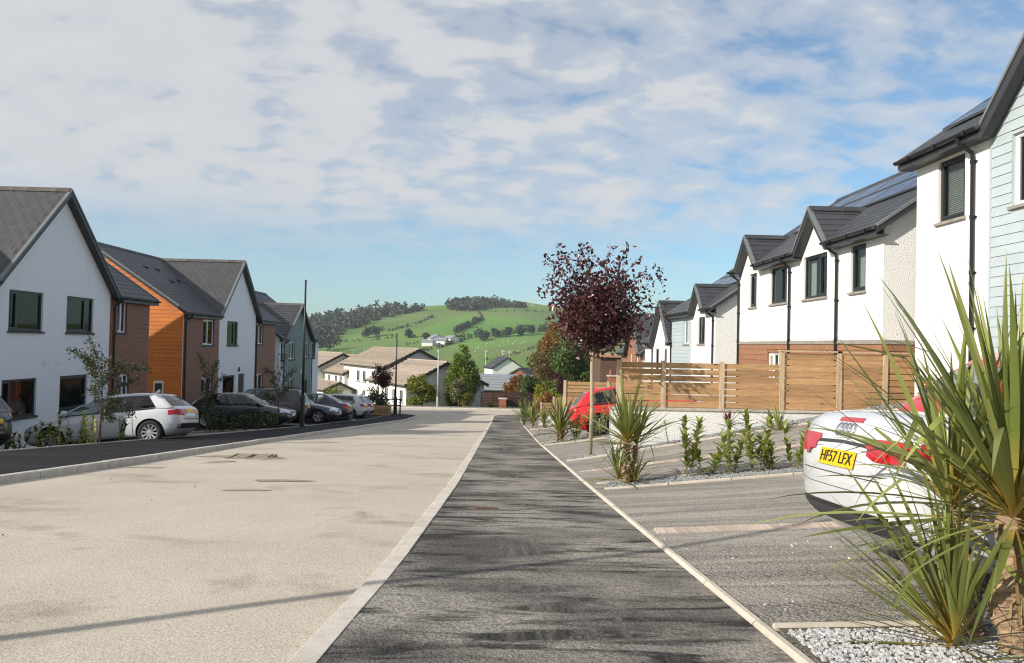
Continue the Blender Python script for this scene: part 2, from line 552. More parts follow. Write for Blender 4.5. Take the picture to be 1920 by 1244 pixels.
M['trunk'] = mat('pale_trunk', (0.36, 0.30, 0.21), 0.85, var=0.3, vs=8, bump=0.5, bs=25, stretch=(1, 1, 0.3))
M['bark'] = mat('dark_bark', (0.09, 0.065, 0.045), 0.9, var=0.4, vs=8, bump=0.6, bs=25)
M['stem'] = mat('green_brown_stem', (0.16, 0.13, 0.06), 0.8, var=0.2, vs=10)
M['cord_trunk'] = mat('fibrous_trunk', (0.36, 0.245, 0.155), 0.9, var=0.5, vs=9, bump=0.9, bs=22, stretch=(1, 1, 2.5), dirt=((0.10, 0.055, 0.03), 12.0, 0.8))
M['cord_leaf'] = leafmat('cordyline_leaf', (0.135, 0.165, 0.036), (0.28, 0.30, 0.09), 0.36, 0.25, along=(0.50, 0.33, 0.06))
M['cord_red'] = leafmat('red_cordyline_leaf', (0.09, 0.018, 0.02), (0.17, 0.035, 0.03), 0.4, 0.15, along=(0.10, 0.02, 0.02))
M['dry_leaf'] = leafmat('dry_grass_leaf', (0.36, 0.24, 0.09), (0.5, 0.38, 0.18), 0.6, 0.2, along=(0.4, 0.2, 0.06))
M['laurel'] = leafmat('laurel_leaf', (0.14, 0.185, 0.028), (0.38, 0.42, 0.10), 0.32, 0.2)
M['laurel_dark'] = leafmat('dark_laurel_leaf', (0.035, 0.06, 0.012), (0.13, 0.17, 0.035), 0.35, 0.2)
M['plum'] = leafmat('plum_leaf', (0.036, 0.011, 0.014), (0.15, 0.052, 0.055), 0.3, 0.28)
M['sapling'] = leafmat('sapling_leaf', (0.035, 0.05, 0.014), (0.10, 0.11, 0.04), 0.5, 0.25)
M['conifer'] = leafmat('conifer_leaf', (0.035, 0.075, 0.006), (0.23, 0.30, 0.022), 0.6, 0.15)
M['goldbush'] = leafmat('golden_shrub_leaf', (0.085, 0.11, 0.010), (0.30, 0.30, 0.03), 0.5, 0.2)
M['varieg'] = leafmat('variegated_leaf', (0.09, 0.10, 0.03), (0.34, 0.33, 0.14), 0.5, 0.2)
M['green_tree'] = leafmat('green_tree_leaf', (0.025, 0.052, 0.008), (0.13, 0.19, 0.04), 0.5, 0.2)
M['autumn'] = leafmat('autumn_leaf', (0.15, 0.07, 0.014), (0.38, 0.19, 0.045), 0.6, 0.25)
M['brown_tree'] = leafmat('brown_tree_leaf', (0.09, 0.06, 0.02), (0.25, 0.16, 0.05), 0.6, 0.2)
M['wood_leaf'] = leafmat('far_wood_leaf', (0.022, 0.034, 0.018), (0.09, 0.095, 0.045), 0.8, 0.1)
M['hedge_leaf'] = leafmat('far_hedge_leaf', (0.020, 0.036, 0.014), (0.06, 0.075, 0.03), 0.8, 0.1)
M['paint_white'] = mat('white_car_paint', (0.60, 0.61, 0.635), 0.22, coat=0.9)
M['paint_red'] = mat('red_car_paint', (0.62, 0.012, 0.02), 0.25, coat=0.9)
M['paint_green'] = mat('dark_green_car_paint', (0.008, 0.018, 0.017), 0.25, coat=0.9)
M['paint_dark'] = mat('black_car_paint', (0.010, 0.009, 0.010), 0.25, coat=0.9)
M['paint_navy'] = mat('blue_grey_car_paint', (0.034, 0.040, 0.058), 0.28, metal=0.35, coat=0.9)
M['paint_silver'] = mat('silver_car_paint', (0.50, 0.54, 0.60), 0.3, metal=0.4, coat=0.8)
M['tyre'] = mat('tyre_rubber', (0.013, 0.013, 0.014), 0.8)
M['rim'] = mat('alloy_rim', (0.60, 0.61, 0.62), 0.3, metal=0.7)
M['carglass'] = glassmat('car_glass', (0.55, 0.62, 0.62), 0.01, 0.05)
M['cabin'] = mat('dark_cabin', (0.02, 0.02, 0.021), 0.8)
M['red_lamp'] = mat('red_lamp_lens', (0.48, 0.006, 0.012), 0.12, coat=0.6)
M['clear_lamp'] = mat('clear_lamp_lens', (0.62, 0.66, 0.70), 0.1, metal=0.5, coat=0.8)
M['plate_y'] = mat('yellow_plate', (0.80, 0.50, 0.01), 0.4)
M['plate_w'] = mat('white_plate', (0.72, 0.72, 0.70), 0.4)
M['chrome'] = mat('chrome', (0.62, 0.62, 0.64), 0.12, metal=1.0)
M['ink'] = mat('black_ink', (0.01, 0.01, 0.01), 0.5)
M['seam'] = mat('seam_shadow_gap', (0.012, 0.012, 0.013), 0.7)
M['galv'] = mat('galvanised_steel', (0.46, 0.48, 0.49), 0.5, metal=0.3, var=0.1)
M['lamp_black'] = mat('dark_green_post_paint', (0.018, 0.026, 0.024), 0.4)
M['panel'] = mat('solar_cell', (0.016, 0.028, 0.062), 0.12, spec=0.8, var=0.15, vs=6)
M['panel_frame'] = mat('solar_frame', (0.20, 0.22, 0.25), 0.35, metal=0.6)
M['btile'] = mat('brown_concrete_tile', (0.34, 0.28, 0.225), 0.85, var=0.16, vs=1.5, rnd=0.14, bump=0.3, bs=10)
M['bwall'] = mat('cream_render', (0.76, 0.73, 0.69), 0.9, var=0.05, vs=1.0)
M['barge_dark'] = mat('dark_brown_barge', (0.03, 0.022, 0.018), 0.6)
M['dkfence'] = mat('dark_brown_fence', (0.040, 0.014, 0.011), 0.75, var=0.25, vs=6, rnd=0.15)
M['redbrick'] = mat('red_brick', (0.30, 0.105, 0.06), 0.9, var=0.3, vs=9, rnd=0.2)
M['brownwall'] = mat('dark_brown_wall', (0.11, 0.065, 0.045), 0.9, var=0.2, vs=4)
M['metalroof'] = mat('grey_sheet_roof', (0.26, 0.28, 0.30), 0.5, var=0.08)
M['cabinet'] = mat('grey_green_cabinet', (0.052, 0.062, 0.060), 0.5, var=0.1)
M['rust'] = mat('rusty_iron', (0.13, 0.075, 0.05), 0.8, var=0.4, vs=20, metal=0.3)
M['wool'] = mat('sheep_wool', (0.66, 0.62, 0.54), 0.95)
M['road_iron'] = mat('dusty_iron', (0.30, 0.25, 0.19), 0.9, var=0.4, vs=12, dirt=((0.10, 0.08, 0.06), 9.0, 0.8))
M['mud'] = mat('dried_mud', (0.33, 0.27, 0.19), 0.95, var=0.3, vs=7, bump=0.6, bs=40, dirt=((0.16, 0.125, 0.085), 3.5, 0.9))

# ---------------------------------------------------------------- the lie of the land
def zr(y):
    if y < 48:
        return -0.0786 * y
    if y < 75:
        return -3.7728 - 0.053 * (y - 48)
    return -5.2038 - 0.05 * (y - 75)


def xl(y):                                   # left kerb line of the carriageway
    b = -6.9 + 0.024 * y
    if y > 53:
        b -= 4 - math.sqrt(max(0, 16 - min(16, (y - 53) ** 2)))
    return b


def xin(y):                                  # inner edge of the left footway
    return itp([(6, -10.5), (14.5, -9.7), (22.4, -8.9), (31, -8.25), (51, -7.95), (60, -7.9)], y)


def xp(y):                                   # left edge of the right pavement (kerb included)
    b = itp([(-15, -1.5), (0, -1.03), (3.4, -0.93), (5.3, -0.82), (10.7, -0.69), (30, -0.55), (54, -0.40), (57, -0.35)], y)
    if y > 57:
        b += 4 - math.sqrt(max(0, 16 - min(16, (y - 57) ** 2)))
    return b


def xe(y):                                   # right edge of that pavement
    return itp([(-15, 1.7), (3.6, 1.42), (7.2, 1.37), (10.8, 1.33), (23, 1.26), (40, 1.42), (53, 1.60), (56, 2.0), (58, 2.9), (60, 4.6)], y)


def sr(y):
    return itp([(0, 0.02), (5, 0.03), (10, 0.08), (15.8, 0.19)], y) if y < 15.9 else itp([(15.9, 0.085), (24, 0.085), (40, 0.06)], y)


def zd(x, y):                                # driveways, rising to the houses on the right
    if y > 15.88:
        return zr(y) + 0.035 + itp([(16, 0.15), (26, 0.15), (40, 0.09)], y) * min(4.0, max(0, x - 1.45))
    return zr(y) + 0.035 + sr(y) * max(0, x - 1.45)


def zlot(x, y):                              # parking ground falling to the houses on the left
    return zr(y) + itp([(24, -0.07), (33, 0.085)], y) + itp([(10, -0.05), (18, -0.10), (24, -0.10), (33, -0.01), (40, 0.03), (53, 0.03)], y) * max(0, xin(y) - x)


RIDGE = [(-900, 5), (-420, 22), (-310, 37), (-260, 44), (-190, 55), (-135, 60), (-82, 64), (-30, 66), (45, 69), (75, 64), (145, 54), (265, 40), (420, 30), (900, 10)]


def hz(x, y):
    if y < 450:
        return zr(y)
    t = (y - 450) / 800
    h = itp(RIDGE, x * 1200 / max(y, 700))
    z0 = zr(450)
    g = math.sin(min(t, 1) * PI / 2) ** 1.15
    z = z0 + (h - z0) * g
    if t > 1:
        z -= (y - 1250) * 0.06
    return z + 1.3 * math.sin(x * 0.017 + y * 0.011) * min(1, t * 4)


def hit(px, py):
    d = fwd * F + rgt * (px - 960) - upv * (py - 622)
    d = d / d.y
    y = 440.0
    while y < 1500:
        if EYE + d.z * y <= hz(d.x * y, y):
            break
        y += 3
    return V((d.x * y, y, hz(d.x * y, y)))


def sheet(name, ys, f0, f1, zf, nx, material, parent=None, kind='structure'):
    mb = MB()
    rows = []
    for y in ys:
        a, b = f0(y), f1(y)
        rows.append(mb.pts([(a + (b - a) * i / nx, y, zf(a + (b - a) * i / nx, y)) for i in range(nx + 1)]))
    for r0, r1 in zip(rows, rows[1:]):
        for i in range(nx):
            mb.f.append((r0 + i, r0 + i + 1, r1 + i + 1, r1 + i))
            mb.m.append(0)
    o = mb.build(name, material, parent, smooth=True)
    if kind:
        o['kind'] = kind
    return o


def rng(a, b, s):
    n = max(1, int(round((b - a) / s)))
    return [a + (b - a) * i / n for i in range(n + 1)]


# ground and hill: one sheet to the horizon, grass fields
gm, t, b_ = new_mat('grass_fields')
b_.inputs['Roughness'].default_value = 0.95
b_.inputs['Specular IOR Level'].default_value = 0.1
tcn = nd(t, 'ShaderNodeTexCoord')
na = nd(t, 'ShaderNodeTexNoise', i_Scale=0.006, i_Detail=4.0)
nb = nd(t, 'ShaderNodeTexNoise', i_Scale=0.15, i_Detail=6.0, i_Roughness=0.7)
vo = nd(t, 'ShaderNodeTexVoronoi', i_Scale=0.0052)
for n in (na, nb, vo):
    t.links.new(tcn.outputs['Object'], n.inputs['Vector'])
c1 = ramp(t, na.outputs[0], [(0.35, (0.105, 0.195, 0.044)), (0.62, (0.165, 0.25, 0.068))])
c2 = mixc(t, 0.16, c1, vo.outputs['Color'], 'OVERLAY')
c3 = mixc(t, ramp(t, nb.outputs[0], [(0.45, 0.0), (0.8, 0.45)]), c2, (0.15, 0.17, 0.055))
t.links.new(c3, b_.inputs['Base Color'])
M['field'] = gm


def ground_z(x, y):
    if y < 110:
        z = zr(y) - 0.45
        if x > 9:
            z += min(1.0, (x - 9) * 0.06)
        if x < -14:
            z -= 0.5
        return z
    return hz(x, y) - (0.45 if y < 140 else 0)


gxs = [-1500, -1100, -800, -600, -480, -400, -340, -290, -250, -210, -170, -130, -95, -65, -40, -24, -14, -9, 0, 9, 14, 24, 40, 65, 95, 130, 170, 210, 250, 290, 340, 400, 480, 600, 800, 1100, 1500]
gys = [-80, -30, -15] + list(range(0, 110, 10)) + [110, 125, 145, 170, 210, 260, 320, 390, 450] + list(range(480, 1400, 30)) + [1450, 1550, 1700, 2000, 2600]
mb = MB()
rows = [mb.pts([(x, y, ground_z(x, y)) for x in gxs]) for y in gys]
for r0, r1 in zip(rows, rows[1:]):
    for i in range(len(gxs) - 1):
        mb.f.append((r0 + i, r0 + i + 1, r1 + i + 1, r1 + i))
        mb.m.append(0)
tag(mb.build('ground', M['field'], smooth=True), kind='structure')

YS = rng(-16, 53, 1.0) + [53.5, 54, 54.5, 55, 55.5, 56, 56.3, 56.6, 56.8, 57]
sheet('road', YS, lambda y: xl(y), lambda y: xp(y) + 0.02, lambda x, y: zr(y) - 0.02 + 0.012 * math.sin(x * 1.3 + y * 0.5), 12, M['road'])
sheet('cross_street', rng(57, 72, 1), lambda y: -46, lambda y: 46, lambda x, y: zr(y) - 0.024, 8, M['road'])
sheet('pavement', rng(-16, 56, 1) + [57, 58, 59, 60, 61], lambda y: xp(y) + 0.14, lambda y: max(xe(y), xp(y) + 0.4), lambda x, y: zr(y) + 0.026, 6, M['pave'])
sheet('footway', YS, lambda y: xin(y) + 0.05, lambda y: max(xl(y) - 0.13, xin(y) + 0.1), lambda x, y: zr(y) + 0.075, 6, M['lfoot'])
sheet('parking_lot', rng(4, 58, 1), lambda y: -16.0 if y < 17 else -14.6, lambda y: xin(y), zlot, 8, M['lot'])
sheet('driveway', rng(-10, 15.8, 0.4), lambda y: xe(y) + 0.05, lambda y: 9.2, zd, 14, M['drive'])
sheet('driveway', rng(15.9, 57, 0.8), lambda y: xe(y) + 0.05, lambda y: 9.2, zd, 10, M['drive'])
sheet('far_footway', rng(72.12, 74, 0.6), lambda y: -46, lambda y: 46, lambda x, y: zr(72) + 0.08 - 0.01 * (y - 72), 8, M['drive'])


def kerb_run(name, path, wd, zf, height, stone=0.915, material=None, label=None, below=0.25, nm='kerb_stone', gap=0.018):
    """separate kerb stones laid along a path; path: (x, y) list, stones lie to its right"""
    root = bpy.data.objects.new(name, None)
    col.objects.link(root)
    root['kind'] = 'structure'
    ORG[root.name] = V((0, 0, 0))
    seg = []
    for (x0, y0), (x1, y1) in zip(path, path[1:]):
        seg.append(math.hypot(x1 - x0, y1 - y0))
    tot = sum(seg)

    def at(s):
        for (p0, p1, l) in zip(path, path[1:], seg):
            if s <= l:
                return p0[0] + (p1[0] - p0[0]) * s / l, p0[1] + (p1[1] - p0[1]) * s / l
            s -= l
        return path[-1]
    s = 0.0
    while s < tot - 0.1:
        e = min(tot, s + stone)
        x0, y0 = at(s + gap / 2)
        x1, y1 = at(e - gap / 2)
        dx, dy = x1 - x0, y1 - y0
        l = math.hypot(dx, dy) or 1
        nx, ny = dy / l * wd, -dx / l * wd
        q = MB()
        j0 = R.uniform(-0.004, 0.004)
        za, zb = zf(x0, y0) + height + j0, zf(x1, y1) + height + j0
        c = 0.018
        P = [(x0, y0), (x1, y1), (x1 + nx, y1 + ny), (x0 + nx, y0 + ny)]
        zz = [za, zb, zb, za]
        ux, uy = nx / wd * c, ny / wd * c
        lo = [(p[0], p[1], z - below) for p, z in zip(P, zz)]
        mi_ = [(p[0], p[1], z - c) for p, z in zip(P, zz)]
        Pt = [(P[0][0] + ux, P[0][1] + uy), (P[1][0] + ux, P[1][1] + uy), (P[2][0] - ux * 0.3, P[2][1] - uy * 0.3), (P[3][0] - ux * 0.3, P[3][1] - uy * 0.3)]
        hi = [(p[0], p[1], z) for p, z in zip(Pt, zz)]
        i = q.pts(lo + mi_ + hi)
        for k in range(4):
            k2 = (k + 1) % 4
            q.f += [(i + k, i + k2, i + 4 + k2, i + 4 + k), (i + 4 + k, i + 4 + k2, i + 8 + k2, i + 8 + k)]
        q.f += [(i + 8, i + 9, i + 10, i + 11)]
        q.m = [0] * len(q.f)
        q.build(nm, material, root)
        s = e
    return root


kerb_run('kerb', [(xp(y), y) for y in rng(-6, 57, 0.9)] + [(xp(y), y) for y in (57.6, 58.3, 59, 59.7, 60.4, 60.9)], 0.145, lambda x, y: zr(y), 0.034, material=M['kerb'])
kp = [(xl(y), y) for y in [57 - 0.02, 56.9, 56.6, 56, 55, 54, 53]] + [(xl(y), y) for y in reversed(rng(5, 52, 0.9))]
kerb_run('kerb', [(-13.5, 57)] + kp, 0.13, lambda x, y: zr(y), 0.088, material=M['kerb'])
kerb_run('edging', [(xe(y), y) for y in rng(-6, 53, 0.9)] + [(xe(y), y) for y in (54, 55, 56, 57, 58, 59)], 0.055, lambda x, y: zr(y) + 0.03, 0.022, material=M['edging'], nm='edging_stone')
kerb_run('edging', [(xin(y), y) for y in rng(6, 57, 0.9)], 0.05, lambda x, y: zr(y) + 0.075, 0.02, material=M['edging'], nm='edging_stone')
kerb_run('far_kerb', [(x, 72.0) for x in range(-30, 31, 1)], 0.13, lambda x, y: zr(72), 0.11, material=M['kerb'])

# edging stones round the planting beds
for (x0, y0, x1, y1) in ((1.48, 3.98, 4.6, 4.02), (1.50, 10.35, 7.2, 10.75), (1.48, 11.05, 7.0, 11.3), (1.44, 15.35, 8.3, 15.20), (1.35, 21.3, 6.0, 21.2), (1.35, 22.4, 6.0, 22.3), (1.45, 33.5, 6.0, 33.4), (1.5, 34.6, 6.0, 34.5)):
    kerb_run('bed_edging', [(x0 + (x1 - x0) * i / 8, y0 + (y1 - y0) * i / 8) for i in range(9)], 0.05, zd, 0.035, stone=0.9, material=M['edging'], nm='edging_stone')
for (x0, y0, x1, y1) in ((-13.6, 18.0, -9.45, 18.6), (-13.6, 19.2, -9.3, 19.25), (-13.3, 27.4, -8.7, 27.9), (-13.3, 29.0, -8.5, 29.3), (-13, 33.2, -8.4, 33.3), (-13, 43.6, -8.2, 43.6)):
    kerb_run('bed_edging', [(x0 + (x1 - x0) * i / 6, y0 + (y1 - y0) * i / 6) for i in range(7)], 0.05, zlot, 0.05, stone=0.9, material=M['edging'], nm='edging_stone')


def soil(x0, x1, y0a, y0b, y1a, y1b, zf, up=0.02):
    sheet('planting_bed', [0, 0.25, 0.5, 0.75, 1.0], lambda k: x0, lambda k: x1, lambda x, k: 0, 10, M['soil'])


def bed(x0, x1, ya, yb, zf, up=0.015):
    q = MB()
    n = 14
    r = [q.pts([(x0 + (x1 - x0) * i / n, yy(x0 + (x1 - x0) * i / n), zf(x0 + (x1 - x0) * i / n, yy(x0 + (x1 - x0) * i / n)) + up) for i in range(n + 1)]) for yy in (ya, lambda x: (ya(x) + yb(x)) / 2, yb)]
    for a, b in zip(r, r[1:]):
        for i in range(n):
            q.f.append((a + i, a + i + 1, b + i + 1, b + i))
            q.m.append(0)
    tag(q.build('planting_bed', M['soil'], smooth=True), kind='structure')


def lin(x0, y0, x1, y1):
    return lambda x: y0 + (y1 - y0) * (x - x0) / (x1 - x0)


BEDS = [(1.5, 6.5, lin(1.5, 2.4, 6.5, 2.4), lin(1.5, 3.97, 4.6, 4.0), zd),
        (1.6, 7.0, lin(1.5, 10.42, 7.2, 10.8), lin(1.48, 11.02, 7.0, 11.27), zd),
        (1.5, 8.3, lin(1.44, 15.4, 8.3, 15.25), lin(1.44, 15.8, 8.3, 15.8), zd),
        (1.4, 6.0, lin(1.35, 21.35, 6, 21.25), lin(1.35, 22.37, 6, 22.27), zd),
        (1.5, 6.0, lin(1.45, 33.55, 6, 33.45), lin(1.5, 34.57, 6, 34.47), zd)]
for b in BEDS:
    bed(*b)
LBEDS = [(-13.6, -9.5, lin(-13.6, 18.05, -9.45, 18.65), lin(-13.6, 19.17, -9.3, 19.2), zlot),
         (-13.2, -8.7, lin(-13.3, 27.45, -8.7, 27.95), lin(-13.3, 28.97, -8.5, 29.27), zlot)]
for b in LBEDS:
    bed(*b)


def gravel(name, n, area, zf, s0, s1, material):
    vs_, fs_ = [], []
    base = [(-1, -0.7, -0.4), (1, -0.8, -0.5), (0.8, 0.9, -0.4), (-0.9, 0.8, -0.5), (-0.6, -0.5, 0.5), (0.7, -0.4, 0.6), (0.5, 0.6, 0.45), (-0.5, 0.5, 0.65)]
    fc = [(4, 5, 6, 7), (0, 1, 5, 4), (1, 2, 6, 5), (2, 3, 7, 6), (3, 0, 4, 7)]
    for _ in range(n):
        x, y = area()
        s = R.uniform(s0, s1)
        rot = Matrix.Rotation(R.uniform(0, 6.28), 3, 'Z') @ Matrix.Rotation(R.uniform(-0.6, 0.6), 3, 'X')
        i = len(vs_)
        z = zf(x, y) + 0.012 + s * 0.35
        for p in base:
            q = rot @ V((p[0] * s * R.uniform(0.7, 1.1), p[1] * s * R.uniform(0.6, 1.0), p[2] * s))
            vs_.append((x + q.x, y + q.y, z + q.z))
        fs_ += [tuple(i + k for k in f) for f in fc]
    me = bpy.data.meshes.new(name)
    me.from_pydata(vs_, [], fs_)
    me.materials.append(material)
    o = link(name, me)
    o['kind'] = 'stuff'
    return o


def in_bed(b, x0=None, x1=None):
    def f():
        x = R.uniform(x0 or b[0], x1 or b[1])
        return x, R.uniform(b[2](x) + 0.03, b[3](x) - 0.03)
    return f


gravel('gravel', 8500, in_bed((1.52, 4.2, lambda x: 2.9, lambda x: 3.93, zd)), zd, 0.007, 0.016, M['stone'])
gravel('gravel', 5000, in_bed(BEDS[1], 1.6, 6.5), zd, 0.012, 0.026, M['stone_far'])
gravel('gravel', 1500, in_bed(BEDS[2]), zd, 0.015, 0.03, M['stone_far'])
gravel('gravel', 1200, in_bed(BEDS[3]), zd, 0.015, 0.035, M['stone_far'])
gravel('loose_chippings', 10, lambda: (R.uniform(-6, -1.2), R.uniform(3.5, 16)), lambda x, y: zr(y) - 0.03, 0.006, 0.016, M['soil'])
gravel('loose_chippings', 40, lambda: (R.uniform(1.5, 3.2), R.uniform(4.0, 7.0)), lambda x, y: zd(x, y) - 0.012, 0.005, 0.013, M['stone'])

# rows of brick setts across the driveways
bme = MB()
bme.hexa([(-0.047, -0.1, -0.05), (0.047, -0.1, -0.05), (0.047, 0.1, -0.05), (-0.047, 0.1, -0.05)],
         [(-0.044, -0.096, 0.012), (0.044, -0.096, 0.012), (0.044, 0.096, 0.012), (-0.044, 0.096, 0.012)])
bme = bme.mesh('brick', M['brick_paver'])
for (x0, y0, x1, y1) in ((1.55, 6.98, 5.3, 7.05), (1.5, 13.0, 6.6, 13.1)):
    rb = bpy.data.objects.new('brick_strip', None)
    col.objects.link(rb)
    rb['kind'] = 'structure'
    ORG[rb.name] = V((0, 0, 0))
    n = int((x1 - x0) / 0.1)
    for i in range(n):
        x = x0 + i * 0.1
        y = y0 + (y1 - y0) * i / n
        mtx = Matrix.Translation((x, y, zd(x, y))) @ Matrix.Rotation(-math.atan(sr(y)), 4, 'Y') @ Matrix.Rotation(R.uniform(-0.03, 0.03), 4, 'Z') @ Matrix.Translation((0, 0, R.uniform(-0.003, 0.001)))
        link('brick', bme, rb, mtx=mtx)

# ---------------------------------------------------------------- houses
def E(z):
    return z + EYE


def side(sgn, D):
    return (lambda u, v, w: V((sgn * (D + w), u, v)))


def wall(mb, Mf, u0, u1, v0, v1, ops=(), rev=0.13, mi=0):
    us = sorted({u0, u1, *[k for o in ops for k in o[:2]]})
    vs_ = sorted({v0, v1, *[k for o in ops for k in o[2:4]]})
    for a, b in zip(us, us[1:]):
        for c, d in zip(vs_, vs_[1:]):
            mu, mv = (a + b) / 2, (c + d) / 2
            if any(o[0] < mu < o[1] and o[2] < mv < o[3] for o in ops):
                continue
            mb.poly([Mf(a, c, 0), Mf(b, c, 0), Mf(b, d, 0), Mf(a, d, 0)], mi)
    for o in ops:
        a, b, c, d = o[:4]
        mb.poly([Mf(a, c, 0), Mf(a, d, 0), Mf(a, d, rev), Mf(a, c, rev)], mi)
        mb.poly([Mf(b, c, 0), Mf(b, d, 0), Mf(b, d, rev), Mf(b, c, rev)], mi)
        mb.poly([Mf(a, c, 0), Mf(b, c, 0), Mf(b, c, rev), Mf(a, c, rev)], mi)
        mb.poly([Mf(a, d, 0), Mf(b, d, 0), Mf(b, d, rev), Mf(a, d, rev)], mi)


def window(root, Mf, u0, u1, v0, v1, fm, mull=(), rev=0.13, sill='sill', curtain=None, cas=0.05, proud=0.0):
    mb = MB()
    w0, w1 = rev - 0.075, rev - 0.005
    fw = 0.055
    mb.boxM(Mf, u0, u0 + fw, v0, v1, w0, w1)
    mb.boxM(Mf, u1 - fw, u1, v0, v1, w0, w1)
    mb.boxM(Mf, u0 + fw, u1 - fw, v0, v0 + fw, w0, w1)
    mb.boxM(Mf, u0 + fw, u1 - fw, v1 - fw, v1, w0, w1)
    ed = [u0 + fw] + [u0 + (u1 - u0) * m for m in mull] + [u1 - fw]
    for m in ed[1:-1]:
        mb.boxM(Mf, m - 0.03, m + 0.03, v0 + fw, v1 - fw, w0, w1)
    panes = []
    for k, (a, b) in enumerate(zip(ed, ed[1:])):
        a2 = a + (0.03 if k else 0)
        b2 = b - (0.03 if k < len(ed) - 2 else 0)
        c = cas if (k % 2 == 0) else 0.015
        c = min(c, (b2 - a2) * 0.25)
        wq0, wq1 = w0 - (0.012 if k % 2 == 0 else -0.012), w1 - 0.02
        mb.boxM(Mf, a2, a2 + c, v0 + fw, v1 - fw, wq0, wq1)
        mb.boxM(Mf, b2 - c, b2, v0 + fw, v1 - fw, wq0, wq1)
        mb.boxM(Mf, a2 + c, b2 - c, v0 + fw, v0 + fw + c, wq0, wq1)
        mb.boxM(Mf, a2 + c, b2 - c, v1 - fw - c, v1 - fw, wq0, wq1)
        panes.append((a2 + c, b2 - c, v0 + fw + c, v1 - fw - c))
    o = mb.build('window', M[fm], root)
    for (a, b, c, d) in panes:
        q = MB()
        q.boxM(Mf, a, b, c, d, rev - 0.048, rev - 0.042)
        q.build('pane', M['glass'], o)
    if sill:
        q = MB()
        q.hexa([Mf(u0 - 0.05, v0 - 0.065, -0.055), Mf(u1 + 0.05, v0 - 0.065, -0.055), Mf(u1 + 0.05, v0 - 0.065, 0.0), Mf(u0 - 0.05, v0 - 0.065, 0.0)],
               [Mf(u0 - 0.05, v0 - 0.012, -0.055), Mf(u1 + 0.05, v0 - 0.012, -0.055), Mf(u1 + 0.05, v0 - 0.002, 0.0), Mf(u0 - 0.05, v0 - 0.002, 0.0)])
        q.hexa([Mf(u0 + 0.002, v0 - 0.02, 0.0), Mf(u1 - 0.002, v0 - 0.02, 0.0), Mf(u1 - 0.002, v0 - 0.02, w0), Mf(u0 + 0.002, v0 - 0.02, w0)],
               [Mf(u0 + 0.002, v0 + 0.002, 0.0), Mf(u1 - 0.002, v0 + 0.002, 0.0), Mf(u1 - 0.002, v0 + 0.012, w0), Mf(u0 + 0.002, v0 + 0.012, w0)])
        q.build('sill', M[sill], o)
    if curtain == 'blind':
        q = MB()
        z = v0 + 0.07
        while z < v1 - 0.05:
            q.hexa([Mf(u0 + 0.07, z, rev + 0.03), Mf(u1 - 0.07, z, rev + 0.03), Mf(u1 - 0.07, z + 0.022, rev + 0.05), Mf(u0 + 0.07, z + 0.022, rev + 0.05)],
                   [Mf(u0 + 0.07, z + 0.003, rev + 0.028), Mf(u1 - 0.07, z + 0.003, rev + 0.028), Mf(u1 - 0.07, z + 0.025, rev + 0.048), Mf(u0 + 0.07, z + 0.025, rev + 0.048)])
            z += 0.036
        q.build('blind', M['blind'], o)
    elif curtain:
        q = MB()
        for (a, b) in curtain:
            ua, ub = u0 + (u1 - u0) * a, u0 + (u1 - u0) * b
            n = max(4, int(abs(ub - ua) / 0.04))
            top = [Mf(ua + (ub - ua) * i / n, v1, rev + 0.08 + 0.03 * (i % 2)) for i in range(n + 1)]
            bot = [Mf(ua + (ub - ua) * i / n, v0, rev + 0.08 + 0.03 * (i % 2)) for i in range(n + 1)]
            for i in range(n):
                q.poly([bot[i], bot[i + 1], top[i + 1], top[i]])
        q.build('curtain', M['curtain'], o)
    return o


def boards(root, Mf, rowf, v0, v1, pitch, material, ops=(), proud=0.022):
    """lapped boards, one object each"""
    z = v0
    while z < v1 - 0.01:
        z2 = min(z + pitch, v1)
        iv = rowf((z + z2) / 2)
        ivs = [iv] if iv else []
        for o in ops:
            if o[3] > z + 0.02 and o[2] < z2 - 0.02:
                nx_ = []
                for a, b in ivs:
                    if o[1] <= a or o[0] >= b:
                        nx_.append((a, b))
                    else:
                        if o[0] - a > 0.03:
                            nx_.append((a, o[0]))
                        if b - o[1] > 0.03:
                            nx_.append((o[1], b))
                ivs = nx_
        for a, b in ivs:
            q = MB()
            q.hexa([Mf(a, z + 0.004, -proud), Mf(b, z + 0.004, -proud), Mf(b, z + 0.004, -0.001), Mf(a, z + 0.004, -0.001)],
                   [Mf(a, z2 + 0.0, -0.008), Mf(b, z2 + 0.0, -0.008), Mf(b, z2 + 0.0, -0.001), Mf(a, z2 + 0.0, -0.001)])
            q.build('board', material, root)
        z = z2


def slope_strip(mb, A, B, C, D_, n, lift=0.022):
    A, B, C, D_ = V(A), V(B), V(C), V(D_)
    nr = (B - A).cross(D_ - A).normalized()
    if nr.z < 0:
        nr = -nr
    for k in range(n):
        t0, t1 = k / n, min(1.0, (k + 1.25) / n)
        l0, r0, l1, r1 = A.lerp(D_, t0), B.lerp(C, t0), A.lerp(D_, t1), B.lerp(C, t1)
        mb.hexa([l0, r0, r1, l1], [l0 + nr * lift, r0 + nr * lift, r1 + nr * 0.004, l1 + nr * 0.004])
    return nr


RIDGE_ME = {}


